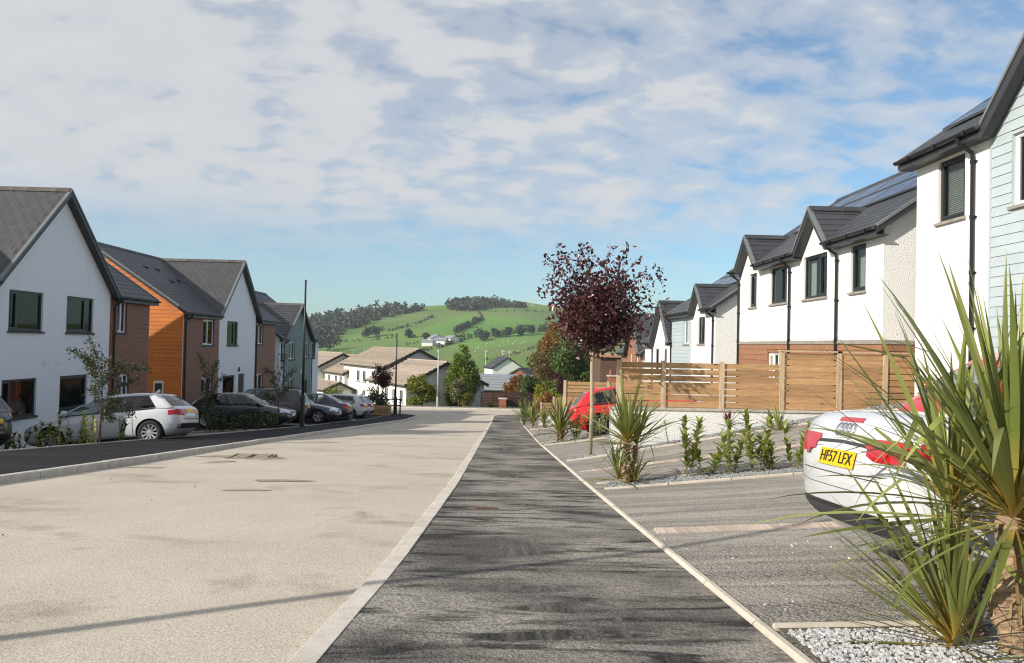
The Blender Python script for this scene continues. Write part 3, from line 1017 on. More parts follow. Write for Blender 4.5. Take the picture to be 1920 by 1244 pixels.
def ridge_tiles(root, p0, p1, dark=False, wd=0.26):
    p0, p1 = V(p0), V(p1)
    d = (p1 - p0)
    n = max(1, int(round(d.length / 0.45)))
    key = (dark, wd)
    if key not in RIDGE_ME:
        q = MB()
        h = wd * 0.42
        for (x0, x1, s) in ((-0.222, 0.18, 1.0), (0.18, 0.226, 1.13)):
            a = [(x0, -wd / 2 * s, -h * s), (x0, 0, 0.02 * s), (x0, wd / 2 * s, -h * s)]
            b = [(x1, -wd / 2 * s, -h * s), (x1, 0, 0.02 * s), (x1, wd / 2 * s, -h * s)]
            th = 0.025
            i = q.pts(a + b + [(x, y, z + th) for x, y, z in a] + [(x, y, z + th) for x, y, z in b])
            q.f += [(i + 6, i + 7, i + 10, i + 9), (i + 7, i + 8, i + 11, i + 10), (i, i + 1, i + 7, i + 6), (i + 1, i + 2, i + 8, i + 7), (i + 3, i + 9, i + 10, i + 4), (i + 4, i + 10, i + 11, i + 5), (i, i + 6, i + 9, i + 3), (i + 2, i + 5, i + 11, i + 8)]
        q.m = [0] * len(q.f)
        RIDGE_ME[key] = q.mesh('ridge_tile', M['ridge_dark'] if dark else M['ridge'])
    rot = d.to_track_quat('X', 'Z').to_matrix().to_4x4()
    for i in range(n):
        p = p0.lerp(p1, (i + 0.5) / n) - ORG[root.name]
        s = d.length / n / 0.45
        link('ridge_tile', RIDGE_ME[key], root, mtx=Matrix.Translation(p + V((0, 0, 0.035))) @ rot @ Matrix.Diagonal((s, 1, 1, 1)))


def barge(mb, P0, P1, ax, depth=0.2, th=0.035, up=0.03, mi=0):
    P0, P1, ax = V(P0), V(P1), V(ax)
    u = V((0, 0, 1))
    mb.hexa([P0 - u * depth, P1 - u * depth, P1 - u * depth + ax * th, P0 - u * depth + ax * th],
            [P0 + u * up, P1 + u * up, P1 + u * up + ax * th, P0 + u * up + ax * th], mi)


def house(sgn, D, a0, a1, ze, zrdg, br, base, label, cat='house', group=None, front_gaps=(), ov=0.18, courses=18, ea=-0.28, dark_ridge=True, wallm='render', side_v1=None, roofm='slate', near_side=True, lift=0.014):
    """shell of a house: end and back walls, the main roof with verges, fascia and gutter. z in eye heights"""
    Mf = side(sgn, D)
    mid = (a0 + a1) / 2
    root = empty('house', Mf(mid, E(base), 0), label=label, cat=cat, group=group)
    ze_, zt, zb = E(ze), E(zrdg), E(base)
    sl_ = (zt - ze_) / (br - ea)
    bb = 2 * br

    def rz_(b):
        return ze_ + sl_ * ((b - ea) if b <= br else (2 * br - b - ea))
    for a, nm in ((a0, 1), (a1, -1)):
        if nm == 1 and not near_side:
            continue
        q = MB()
        q.poly([Mf(a, zb, 0), Mf(a, rz_(0) - 0.02, 0), Mf(a, zt - 0.02, br), Mf(a, rz_(bb) - 0.02, bb), Mf(a, zb, bb)])
        q.build('end_wall', M[wallm], root)
    q = MB()
    q.poly([Mf(a0, zb, bb), Mf(a1, zb, bb), Mf(a1, rz_(bb) - 0.02, bb), Mf(a0, rz_(bb) - 0.02, bb)])
    q.build('back_wall', M[wallm], root)
    # the front slope is cut back to the wall where a gable rises through the eaves
    cuts = [(a0 - ov, False)]
    for g0, g1 in front_gaps:
        g0, g1 = max(g0, a0 - ov), min(g1, a1 + ov)
        cuts += [(g0, True), (g1, False)]
    cuts.append((a1 + ov, None))
    for (ca, gap), (cb, _) in zip(cuts, cuts[1:]):
        if cb - ca < 0.02:
            continue
        b_ = 0.06 if gap else ea
        q = MB()
        n_c = max(3, int(courses * (br - b_) / (br - ea)))
        slope_strip(q, Mf(ca, rz_(b_), b_), Mf(cb, rz_(b_), b_), Mf(cb, zt, br), Mf(ca, zt, br), n_c, lift)
        q.build('roof_slope', M[roofm], root)
    q = MB()
    slope_strip(q, Mf(a0 - ov, ze_, bb - ea), Mf(a1 + ov, ze_, bb - ea), Mf(a1 + ov, zt, br), Mf(a0 - ov, zt, br), courses, lift)
    q.build('roof_slope', M[roofm], root)
    # inside: an upper floor and a cross wall behind the front rooms
    q = MB()
    zf1 = zb + (ze_ - zb) * 0.5
    q.boxM(Mf, a0 + 0.05, a1 - 0.05, zf1, zf1 + 0.2, 0.3, bb - 0.1)
    q.build('upper_floor', M['room'], root)
    q = MB()
    q.boxM(Mf, a0 + 0.05, a1 - 0.05, zb + 0.05, ze_ - 0.3, 2.6, 2.7)
    q.build('inner_wall', M['room'], root)
    # verges
    for a, ax in ((a0 - ov, V((0, -1, 0))), (a1 + ov, V((0, 1, 0)))):
        for b0, b1 in ((ea, br), (bb - ea, br)):
            q = MB()
            barge(q, Mf(a, ze_, b0), Mf(a, zt, b1), ax, 0.17, 0.03, 0.012)
            q.build('verge_board', M['fascia'], root)
    for a, ax in ((a0 - ov - 0.03, V((0, -1, 0))), (a1 + ov + 0.03, V((0, 1, 0)))):
        for b0, b1 in ((ea, br), (bb - ea, br)):
            q = MB()
            P0, P1 = Mf(a, ze_, b0), Mf(a, zt, b1)
            k = V((0, 0, 1))
            q.hexa([P0 + k * -0.03 - ax * 0.08, P1 + k * -0.03 - ax * 0.08, P1 + k * -0.03 + ax * 0.02, P0 + k * -0.03 + ax * 0.02],
                   [P0 + k * 0.04 - ax * 0.08, P1 + k * 0.04 - ax * 0.08, P1 + k * 0.04 + ax * 0.02, P0 + k * 0.04 + ax * 0.02])
            q.build('verge_trim', M['barge'], root)
    # eaves
    segs = []
    cur = a0 - ov
    for g0, g1 in front_gaps:
        if g0 - cur > 0.05:
            segs.append((cur, g0))
        cur = g1
    if a1 + ov - cur > 0.05:
        segs.append((cur, a1 + ov))
    for s0, s1 in segs:
        q, g = MB(), MB()
        q.boxM(Mf, s0, s1, ze_ - 0.20, ze_ + 0.005, ea, ea + 0.025)
        q.boxM(Mf, s0, s1, ze_ - 0.20, ze_ - 0.18, ea + 0.025, 0.01)
        # the gutter: an open half-round trough with brackets
        n = 6
        for k in range(n):
            a_, b_2 = PI * k / n, PI * (k + 1) / n
            for r in (0.060,):
                y0_, z0_ = ea - 0.065 + r * math.cos(a_), ze_ - 0.03 - r * math.sin(a_)
                y1_, z1_ = ea - 0.065 + r * math.cos(b_2), ze_ - 0.03 - r * math.sin(b_2)
                r2 = r - 0.008
                y2_, z2_ = ea - 0.065 + r2 * math.cos(a_), ze_ - 0.03 - r2 * math.sin(a_)
                y3_, z3_ = ea - 0.065 + r2 * math.cos(b_2), ze_ - 0.03 - r2 * math.sin(b_2)
                g.hexa([Mf(s0, z0_, y0_), Mf(s1, z0_, y0_), Mf(s1, z1_, y1_), Mf(s0, z1_, y1_)],
                       [Mf(s0, z2_, y2_), Mf(s1, z2_, y2_), Mf(s1, z3_, y3_), Mf(s0, z3_, y3_)])
        x = s0 + 0.3
        while x < s1:
            g.boxM(Mf, x - 0.02, x + 0.02, ze_ - 0.10, ze_ - 0.02, ea - 0.132, ea - 0.0)
            x += 0.9
        q.build('fascia', M['fascia'], root)
        g.build('gutter', M['black'], root)
    ridge_tiles(root, Mf(a0 - ov, zt + 0.0, br), Mf(a1 + ov, zt + 0.0, br), dark_ridge)
    return root, Mf, rz_


def gable_line(c, hw, ze, za):
    return lambda u: E(za) - (E(za) - E(ze)) * abs(u - c) / hw


def gable(root, Mf, c, hw, whw, ze, za, b1, rz_, wallm, slates=False, ov=0.25, courses=14, dark_ridge=False, tile_w=0.34, gauge=0.235, wall_poly=True, bcol='fascia', bd=0.2, w_off=0.0, vb=None):
    """front gable with its own roof running back into the main roof"""
    gl = gable_line(c, hw, ze, za)
    zt, z0 = E(za), E(ze)
    v1 = gl(c + whw) - 0.02
    if wall_poly:
        q = MB()
        q.poly(([Mf(c - whw, vb, w_off), Mf(c + whw, vb, w_off)] if vb is not None else []) + [Mf(c + whw, v1, w_off), Mf(c, zt - 0.02, w_off), Mf(c - whw, v1, w_off)])
        q.build('gable_wall', M[wallm], root)
    nearlow = [Mf(c - hw, z0, -ov), Mf(c - hw, z0, b1)]
    farlow = [Mf(c + hw, z0, -ov), Mf(c + hw, z0, b1)]
    top = [Mf(c, zt, -ov), Mf(c, zt, b1)]
    q = MB()
    slope_strip(q, farlow[0], farlow[1], top[1], top[0], courses)
    slope_strip(q, nearlow[0], nearlow[1], top[1], top[0], courses, lift=0.003 if slates else 0.022)
    q.build('gable_roof', M['slate'], root)
    if slates:
        dn = (nearlow[0] - top[0])
        L = dn.length
        dn.normalize()
        bx = (Mf(c, zt, 1) - Mf(c, zt, 0)).normalized()
        nr = bx.cross(dn)
        if nr.z < 0:
            nr = -nr
        t = MB()
        t.hexa([(0.004, 0, 0), (tile_w - 0.004, 0, 0), (tile_w - 0.004, gauge * 1.3, 0), (0.004, gauge * 1.3, 0)],
               [(0.004, 0, 0.006), (tile_w - 0.004, 0, 0.006), (tile_w - 0.004, gauge * 1.3, 0.010), (0.004, gauge * 1.3, 0.010)])
        me = t.mesh('slate', M['slate_tile'])
        ncr = int(L / gauge)
        tilt = Matrix.Rotation(math.radians(-2.2), 4, 'X')
        for j in range(ncr):
            s = L - (j + 1) * gauge
            k = 0
            while True:
                b = -ov + 0.01 + k * tile_w + (tile_w / 2 if j % 2 else 0) - (tile_w / 2 if j % 2 else 0) * 0
                if b > b1:
                    break
                p = top[0] + dn * s + bx * (b + ov)
                bb_ = b + tile_w
                if p.z - gauge * 0.7 > rz_(min(b, b1)) - 0.25 or b < 0.1:
                    rot = Matrix((bx.to_4d(), dn.to_4d(), nr.to_4d(), (0, 0, 0, 1))).transposed()
                    rot[3] = (0, 0, 0, 1)
                    rot[0][3] = rot[1][3] = rot[2][3] = 0
                    p2 = p + nr * (0.008 + R.uniform(0, 0.003)) - ORG[root.name]
                    link('slate', me, root, mtx=Matrix.Translation(p2) @ rot @ tilt)
                k += 1
    ax = (Mf(c, zt, -1) - Mf(c, zt, 0)).normalized()
    for low in (nearlow[0], farlow[0]):
        q, q2 = MB(), MB()
        barge(q, low, top[0], ax, bd, 0.03, 0.012)
        # soffit board between wall and barge
        inn = low - ax * ov
        tin = top[0] - ax * ov
        d_ = V((0, 0, 0.03 + bd * 0.6))
        q3 = MB()
        q3.hexa([low - d_, top[0] - d_, tin - d_, inn - d_], [low - d_ + V((0, 0, 0.03)), top[0] - d_ + V((0, 0, 0.03)), tin - d_ + V((0, 0, 0.03)), inn - d_ + V((0, 0, 0.03))])
        q3.build('soffit', M[bcol], root)
        P0, P1 = low + ax * 0.03, top[0] + ax * 0.03
        k = V((0, 0, 1))
        q2.hexa([P0 + k * -0.03 - ax * 0.08, P1 + k * -0.03 - ax * 0.08, P1 + k * -0.03 + ax * 0.02, P0 + k * -0.03 + ax * 0.02],
                [P0 + k * 0.045 - ax * 0.08, P1 + k * 0.045 - ax * 0.08, P1 + k * 0.045 + ax * 0.02, P0 + k * 0.045 + ax * 0.02])
        q.build('barge_board', M[bcol], root)
        q2.build('verge_trim', M['barge'], root)
    ridge_tiles(root, top[0], Mf(c, zt, min(b1, 50)), dark_ridge)
    return gl, v1


def downpipe(root, Mf, u, ztop, zbot, ea=-0.28, r=0.036):
    q = MB()
    q.tube([Mf(u, ztop - 0.06, ea - 0.06), Mf(u, ztop - 0.16, ea - 0.05), Mf(u, ztop - 0.24, ea + 0.06), Mf(u, ztop - 0.34, -0.07), Mf(u, ztop - 0.45, -0.055), Mf(u, zbot, -0.055)], r, 8)
    z = ztop - 0.5
    while z > zbot + 0.1:
        q.tube([Mf(u, z - 0.035, -0.055), Mf(u, z + 0.035, -0.055)], r + 0.01, 8)
        q.boxM(Mf, u - 0.06, u + 0.06, z - 0.015, z + 0.015, -0.03, 0.0)
        z -= 1.0
    q.build('downpipe', M['black'], root)


def rows(a, b):
    return lambda z: (a, b)


# ---- left row, first house: white gable between brown-boarded bays
ROW_L = 'modern houses on the left of the street'
ROW_R = 'modern houses on the right of the street'
a0, a1 = 17.6, 30.1
r1, Mf, rz_ = house(-1, 14.0, a0, a1, 1.46, 4.63, 4.25, -3.9, 'large white gabled house at the left edge, nearest on that side', group=ROW_L, front_gaps=[(20.7, 27.3)], wallm='render_cool')
gl, v1 = gable(r1, Mf, 24.0, 3.3, 3.1, 1.46, 4.63, 4.25, rz_, 'render_cool', slates=True, dark_ridge=False)
ops = [(21.55, 23.15, E(0.10), E(1.28)), (24.4, 26.0, E(0.10), E(1.28)), (21.35, 22.95, E(-2.44), E(-1.31)), (24.15, 25.75, E(-2.44), E(-1.31))]
q = MB()
wall(q, Mf, 20.9, 27.1, E(-3.9), v1, ops)
q.build('front_wall', M['render_cool'], r1)
for o, mu in zip(ops, ((0.27,), (0.72,), (0.27,), ())):
    window(r1, Mf, *o, 'frame_dark', mu)
opb = [(27.62, 28.3, E(0.13), E(1.35)), (27.9, 28.6, E(-2.5), E(-1.4))]
for (u0, u1, op) in ((17.6, 20.898, ()), (27.102, 30.1, opb)):
    q = MB()
    wall(q, Mf, u0, u1, E(-3.9), E(1.46), op)
    q.build('front_wall', M['board_brown'], r1)
    boards(r1, Mf, rows(u0 + 0.004, u1), E(-3.7), E(1.30), 0.175, M['board_brown'], op)
for o in opb:
    window(r1, Mf, *o, 'frame_white', (0.5,))
downpipe(r1, Mf, 27.36, E(1.48), E(-3.8))
for (px, py) in ((95, 680), (117, 679)):
    p = W(px, py, 14.0 * F / (935 - px))
    q = MB()
    q.boxM(Mf, p.y - 0.08, p.y + 0.08, p.z - 0.09, p.z + 0.09, -0.02, 0.0)
    q.boxM(Mf, p.y - 0.06, p.y + 0.06, p.z - 0.07, p.z - 0.02, -0.035, -0.02)
    q.boxM(Mf, p.y - 0.06, p.y + 0.06, p.z + 0.01, p.z + 0.06, -0.035, -0.02)
    q.build('wall_vent', M['render_cool'], r1)

# ---- left row, second house: orange side wall
a0, a1 = 33.4, 47.0
r2, Mf, rz_ = house(-1, 14.0, a0, a1, 1.13, 4.19, 4.25, -4.4, 'house with a bright orange boarded side wall and white gable', group=ROW_L, front_gaps=[(37.2, 43.6)], wallm='render_cool')
gl, v1 = gable(r2, Mf, 40.4, 3.2, 2.8, 1.13, 4.18, 4.25, rz_, 'render_cool', slates=True, dark_ridge=False)
ops = [(38.7, 40.3, E(-0.33), E(0.93)), (38.3, 40.0, E(-3.2), E(-1.9)), (40.55, 41.55, E(-4.3), E(-1.88))]
q = MB()
wall(q, Mf, 37.6, 43.2, E(-4.4), v1, ops)
q.build('front_wall', M['render_cool'], r2)
window(r2, Mf, *ops[0], 'frame_dark', (0.7,))
window(r2, Mf, *ops[1], 'frame_dark', ())
q = MB()
o = ops[2]
q.boxM(Mf, o[0] + 0.01, o[1] - 0.01, o[2], o[3] - 0.01, 0.07, 0.12)
dr = q.build('door', M['frame_dark'], r2)
q = MB()
q.boxM(Mf, o[1] - 0.16, o[1] - 0.12, o[2] + 1.0, o[2] + 1.3, 0.03, 0.07)
q.build('handle', M['chrome'], dr)
q = MB()
q.tube([Mf(40.45, E(-1.75), -0.08), Mf(40.45, E(-1.5), -0.08)], 0.04, 8)
q.boxM(Mf, 40.42, 40.48, E(-1.66), E(-1.60), -0.08, 0.0)
q.build('wall_lamp', M['black'], r2)
for (u0, u1, op) in ((33.4, 37.598, [(35.55, 36.95, E(-0.33), E(0.90)), (35.5, 36.9, E(-2.95), E(-1.85))]), (43.202, 47.0, [(43.35, 44.6, E(-0.28), E(0.94)), (43.3, 44.75, E(-3.1), E(-2.0))])):
    q = MB()
    wall(q, Mf, u0, u1, E(-4.4), E(1.13), op)
    q.build('front_wall', M['board_brown'], r2)
    boards(r2, Mf, rows(u0 + 0.004, u1), E(-4.2), E(0.97), 0.175, M['board_brown'], op)
    for o in op:
        window(r2, Mf, *o, 'frame_white', (0.5,), curtain=((0.0, 0.3),))
Ms = (lambda u, v, w: Mf(33.4 + w, v, u))
so = [(0.80, 1.25, E(-2.9), E(-1.97))]
sl2 = (E(4.19) - E(1.13)) / 4.53


def orow(z):
    b = 0.0 if z < E(1.18) else (z - E(1.13)) / sl2 - 0.28
    return (max(-0.02, b + 0.03), 3.75) if b < 3.6 else None


boards(r2, Ms, orow, E(-4.2), E(3.9), 0.175, M['board_orange'], so)
q = MB()
q.boxM(Ms, 0.80, 1.25, E(-2.9), E(-1.97), -0.03, -0.002)
window_o = q.build('window', M['frame_white'], r2)
q = MB()
q.boxM(Ms, 0.87, 1.18, E(-2.84), E(-2.03), -0.036, -0.03)
q.build('pane', M['ink'], window_o)
downpipe(r2, Mf, 33.55, E(1.15), E(-4.2))
downpipe(r2, Mf, 43.3, E(1.15), E(-4.2))
for (b, u) in ((2.9, 36.0), (2.9, 37.2), (2.2, 38.0), (2.0, 36.8)):
    z = E(1.13) + sl2 * (b + 0.28)
    q = MB()
    q.hexa([Mf(u - 0.1, z + 0.0, b), Mf(u + 0.1, z + 0.0, b), Mf(u + 0.1, z + 0.12, b + 0.17), Mf(u - 0.1, z + 0.12, b + 0.17)],
           [Mf(u - 0.1, z + 0.08, b - 0.03), Mf(u + 0.1, z + 0.08, b - 0.03), Mf(u + 0.1, z + 0.15, b + 0.17), Mf(u - 0.1, z + 0.15, b + 0.17)])
    q.build('roof_vent', M['black'], r2)

# ---- left row, third house: grey-green boarded gable
a0, a1 = 48.0, 58.3
r3, Mf, rz_ = house(-1, 14.0, a0, a1, 0.10, 3.55, 4.25, -5.4, 'farthest house on the left with a grey-green boarded gable', group=ROW_L, front_gaps=[(48.75, 56.25)], wallm='render_cool')
gl, v1 = gable(r3, Mf, 52.5, 3.75, 3.5, 0.02, 2.52, 3.6, rz_, 'board_green', dark_ridge=False)
ops = [(50.1, 51.6, E(-1.30), E(-0.10)), (54.2, 55.4, E(-1.25), E(-0.10)), (50.1, 51.6, E(-4.0), E(-2.6)), (54.0, 55.1, E(-5.2), E(-2.9))]
q = MB()
wall(q, Mf, 49.0, 56.0, E(-5.4), v1, ops)
q.build('front_wall', M['board_green'], r3)
boards(r3, Mf, lambda z: (49.0, 56.0) if z < v1 else (52.5 - 3.5 * (E(2.5) - z) / (E(2.5) - v1), 52.5 + 3.5 * (E(2.5) - z) / (E(2.5) - v1)), E(-5.2), E(2.4), 0.20, M['board_green'], ops)
for o in ops[:3]:
    window(r3, Mf, *o, 'frame_white', (0.5,), curtain=((0, 0.3), (0.7, 1)))
q = MB()
o = ops[3]
q.boxM(Mf, o[0] + 0.01, o[1] - 0.01, o[2], o[3] - 0.01, 0.07, 0.12)
q.build('door', M['frame_dark'], r3)
for (u0, u1, op) in ((48.0, 48.998, [(48.3, 48.8, E(-1.3), E(-0.15))]), (56.002, 58.3, [(56.5, 57.4, E(-1.3), E(-0.15))])):
    q = MB()
    wall(q, Mf, u0, u1, E(-5.4), E(0.08), op)
    q.build('front_wall', M['render_cool'], r3)
    for o in op:
        window(r3, Mf, *o, 'frame_dark', ())
downpipe(r3, Mf, 48.9, E(0.10), E(-5.2))
downpipe(r3, Mf, 56.15, E(0.10), E(-5.2))
q = MB()
q.boxM(Mf, 53.2, 53.5, E(-2.35), E(-2.05), -0.03, -0.02)
q.boxM(Mf, 53.6, 53.9, E(-2.35), E(-2.05), -0.03, -0.02)
q.build('house_number_plate', M['plate_w'], r3)


# ---- right row
def solar(root, Mf, a0, n, zf, br, rows_, along=1.66, up=1.0, ea=-0.28):
    s = (zf(br) - zf(0)) / br
    ln = math.sqrt(1 + s * s)
    t = MB()
    t.box(0.012, along - 0.012, 0.012, up - 0.012, 0.05, 0.085, 0)
    for i in range(1, 6):
        pass
    me_frame = MB()
    for (x0, x1, y0, y1) in ((0, along, 0, 0.03), (0, along, up - 0.03, up), (0, 0.03, 0.03, up - 0.03), (along - 0.03, along, 0.03, up - 0.03)):
        me_frame.box(x0, x1, y0, y1, 0.045, 0.095, 1)
    me_frame.box(0.03, along - 0.03, 0.03, up - 0.03, 0.05, 0.088, 0)
    for i in range(1, 6):
        x = along * i / 6
        me_frame.box(x - 0.004, x + 0.004, 0.03, up - 0.03, 0.088, 0.0895, 1)
    me_frame.box(0.03, along - 0.03, up / 2 - 0.004, up / 2 + 0.004, 0.088, 0.0897, 1)
    me = me_frame.mesh('solar_panel', [M['panel'], M['panel_frame']])
    for b0 in rows_:
        for i in range(n):
            p = Mf(a0 + i * (along + 0.02), zf(b0), b0)
            ux = V((0, 1, 0))
            uy = (Mf(0, zf(b0 + 1), b0 + 1) - Mf(0, zf(b0), b0)).normalized()
            uz = ux.cross(uy)
            if uz.z < 0:
                uz = -uz
            rot = Matrix((ux, uy, uz)).transposed().to_4x4()
            link('solar_panel', me, root, mtx=Matrix.Translation(p - ORG[root.name]) @ rot)


# nearest: white wall and pale blue boarded gable
a0, a1 = 5.0, 15.1
h1, Mf, rz_ = house(1, 8.5, a0, a1, 3.98, 6.75, 3.7, -1.6, 'nearest house on the right with a pale blue boarded gable', group=ROW_R, front_gaps=[(8.23, 12.67)], ov=0.2)
gl, v1 = gable(h1, Mf, 10.45, 2.22, 2.3, 3.98, 6.25, 2.9, rz_, 'board_blue', dark_ridge=False, bd=0.26, w_off=0.0)
ops = [(11.0, 12.25, E(2.5), E(3.7)), (10.2, 11.6, E(-0.4), E(0.8))]
q = MB()
wall(q, Mf, 8.15, 12.75, E(-1.6), v1, ops)
q.build('front_wall', M['board_blue'], h1)
boards(h1, Mf, lambda z: (8.15, 12.75) if z < v1 else (10.45 - 2.3 * (E(6.2) - z) / (E(6.2) - v1), 10.45 + 2.3 * (E(6.2) - z) / (E(6.2) - v1)), E(-1.4), E(6.1), 0.172, M['board_blue'], ops)
q = MB()
q.boxM(Mf, 12.75, 12.80, E(-1.4), v1 - 0.02, -0.03, -0.001)
q.build('corner_trim', M['board_blue'], h1)
for o in ops:
    window(h1, Mf, *o, 'frame_white', (0.5,), sill='sill_stone')
ops = [(13.52, 14.36, E(2.56), E(3.74))]
q = MB()
wall(q, Mf, 12.802, 15.1, E(-1.6), E(3.96), ops)
q.build('front_wall', M['render'], h1)
q = MB()
wall(q, Mf, 5.0, 8.148, E(-1.6), E(3.96))
q.build('front_wall', M['render'], h1)
window(h1, Mf, *ops[0], 'frame_dark', (), sill='sill_stone', curtain='blind')
downpipe(h1, Mf, 13.22, E(3.98), E(-1.3))
solar(h1, Mf, 8.3, 4, rz_, 3.7, (0.5, 1.3, 2.1))

# second: white over brown, two small gables
a0, a1 = 16.4, 26.4
h2, Mf, rz_ = house(1, 8.5, a0, a1, 2.80, 5.45, 3.6, -2.6, 'white pair of houses with brown boarded ground floor and two small gables', group=ROW_R, front_gaps=[(18.84, 20.86), (24.1, 26.1)], ov=0.2, wallm='roughcast')
ops = [(17.2, 17.95, E(1.46), E(2.58)), (19.25, 20.75, E(1.46), E(2.62)), (21.95, 23.3, E(1.46), E(2.58)), (24.55, 25.25, E(1.46), E(2.58)), (22.3, 23.45, E(-1.0), E(-0.05))]
for c in (19.85, 25.1):
    gable(h2, Mf, c, 1.02, 0.95, 2.80, 3.84, 1.5, rz_, 'render', dark_ridge=True, bd=0.2, courses=6, vb=E(2.78))
q = MB()
wall(q, Mf, 16.4, 26.4, E(0.30), E(2.78), ops[:4])
q.build('front_wall', M['render'], h2)
q = MB()
wall(q, Mf, 16.4, 26.4, E(-2.6), E(0.298), ops[4:])
q.build('front_wall', M['board_tan'], h2)
boards(h2, Mf, rows(16.38, 26.4), E(-1.9), E(0.20), 0.177, M['board_tan'], ops[4:])
boards(h2, lambda u, v, w: Mf(16.4 + w, v, u), rows(-0.02, 3.0), E(-1.9), E(0.20), 0.177, M['board_tan'])
q = MB()
q.boxM(Mf, 16.37, 26.42, E(0.205), E(0.295), -0.035, -0.001)
q.boxM(lambda u, v, w: Mf(16.4 + w, v, u), -0.001, 3.0, E(0.205), E(0.295), -0.035, -0.001)
q.build('drip_strip', M['sill_stone'], h2)
cur = [((0.0, 1.0),), ((0.05, 0.3), (0.75, 1.0)), ((0.0, 0.35),), ((0.0, 1.0),)]
for o, mu, cu in zip(ops[:4], ((), (0.36,), (0.42,), ()), cur):
    window(h2, Mf, *o, 'frame_dark', mu, sill='sill_stone', curtain=cu)
window(h2, Mf, *ops[4], 'frame_white', (0.33, 0.66), sill=None)
for u in (18.6, 21.65, 26.25):
    downpipe(h2, Mf, u, E(2.80), E(-2.2))
solar(h2, Mf, 16.6, 5, rz_, 3.6, (1.35, 2.3))

# third: white and pale blue
a0, a1 = 29.2, 36.7
h3, Mf, rz_ = house(1, 8.5, a0, a1, 1.65, 4.3, 3.6, -3.6, 'mid-row house, left half pale blue boards, right half white', group=ROW_R, front_gaps=[(30.4, 32.4)], ov=0.2, wallm='roughcast')
gable(h3, Mf, 31.4, 1.0, 0.95, 1.65, 2.7, 1.5, rz_, 'render', dark_ridge=True, courses=6, vb=E(1.63))
ops = [(30.7, 31.75, E(0.22), E(1.35))]
q = MB()
wall(q, Mf, 29.2, 32.9, E(-3.6), E(1.63), ops)
q.build('front_wall', M['render'], h3)
window(h3, Mf, *ops[0], 'frame_dark', (0.45,), sill='sill_stone', curtain=((0, 0.4),))
ops = [(33.2, 34.2, E(0.22), E(1.30))]
q = MB()
wall(q, Mf, 32.902, 36.7, E(-3.6), E(1.63), ops)
q.build('front_wall', M['board_blue'], h3)
boards(h3, Mf, rows(32.91, 36.7), E(-1.6), E(1.45), 0.172, M['board_blue'], ops)
window(h3, Mf, *ops[0], 'frame_white', (0.5,), sill='sill_stone')
downpipe(h3, Mf, 29.4, E(1.65), E(-3.2))
downpipe(h3, Mf, 36.55, E(1.65), E(-3.2))
solar(h3, Mf, 29.4, 4, rz_, 3.6, (1.35, 2.3))

# fourth: white steep gable
a0, a1 = 36.9, 43.2
h4, Mf, rz_ = house(1, 8.5, a0, a1, 0.30, 2.9, 3.6, -4.4, 'white house with one steep plain gable beyond the pale blue one', group=ROW_R, front_gaps=[(36.5, 40.8)], ov=0.12)
gable(h4, Mf, 38.6, 2.2, 2.0, 0.28, 2.42, 3.0, rz_, 'render', dark_ridge=True, vb=E(0.28))
ops = [(39.45, 40.3, E(-1.2), E(-0.02)), (37.6, 38.2, E(-1.2), E(-0.02))]
q = MB()
wall(q, Mf, 36.9, 43.2, E(-4.4), E(0.28), ops)
q.build('front_wall', M['render'], h4)
for o in ops:
    window(h4, Mf, *o, 'frame_dark', (), sill='sill_stone')
downpipe(h4, Mf, 40.95, E(0.30), E(-4))

# fifth: brown gable
a0, a1 = 43.9, 51.5
h5, Mf, rz_ = house(1, 8.5, a0, a1, -0.35, 2.3, 3.6, -5.0, 'last house on the right with a red-brown boarded gable', group=ROW_R, front_gaps=[(44.3, 49.1)], ov=0.2)
gl, v1 = gable(h5, Mf, 46.7, 2.4, 2.2, -0.3, 2.1, 3.2, rz_, 'board_tan', dark_ridge=True, vb=E(-0.37))
ops = [(47.4, 48.1, E(-1.5), E(-0.35)), (45.2, 45.9, E(-1.5), E(-0.35))]
q = MB()
wall(q, Mf, 43.9, 51.5, E(-5.0), E(-0.37), ops)
q.build('front_wall', M['board_tan'], h5)
boards(h5, Mf, lambda z: (44.5, 48.9) if z < v1 else (46.7 - 2.2 * (E(2.05) - z) / (E(2.05) - v1), 46.7 + 2.2 * (E(2.05) - z) / (E(2.05) - v1)), E(-2.2), E(1.9), 0.2, M['board_tan'], ops)
for o in ops:
    window(h5, Mf, *o, 'frame_white', ())

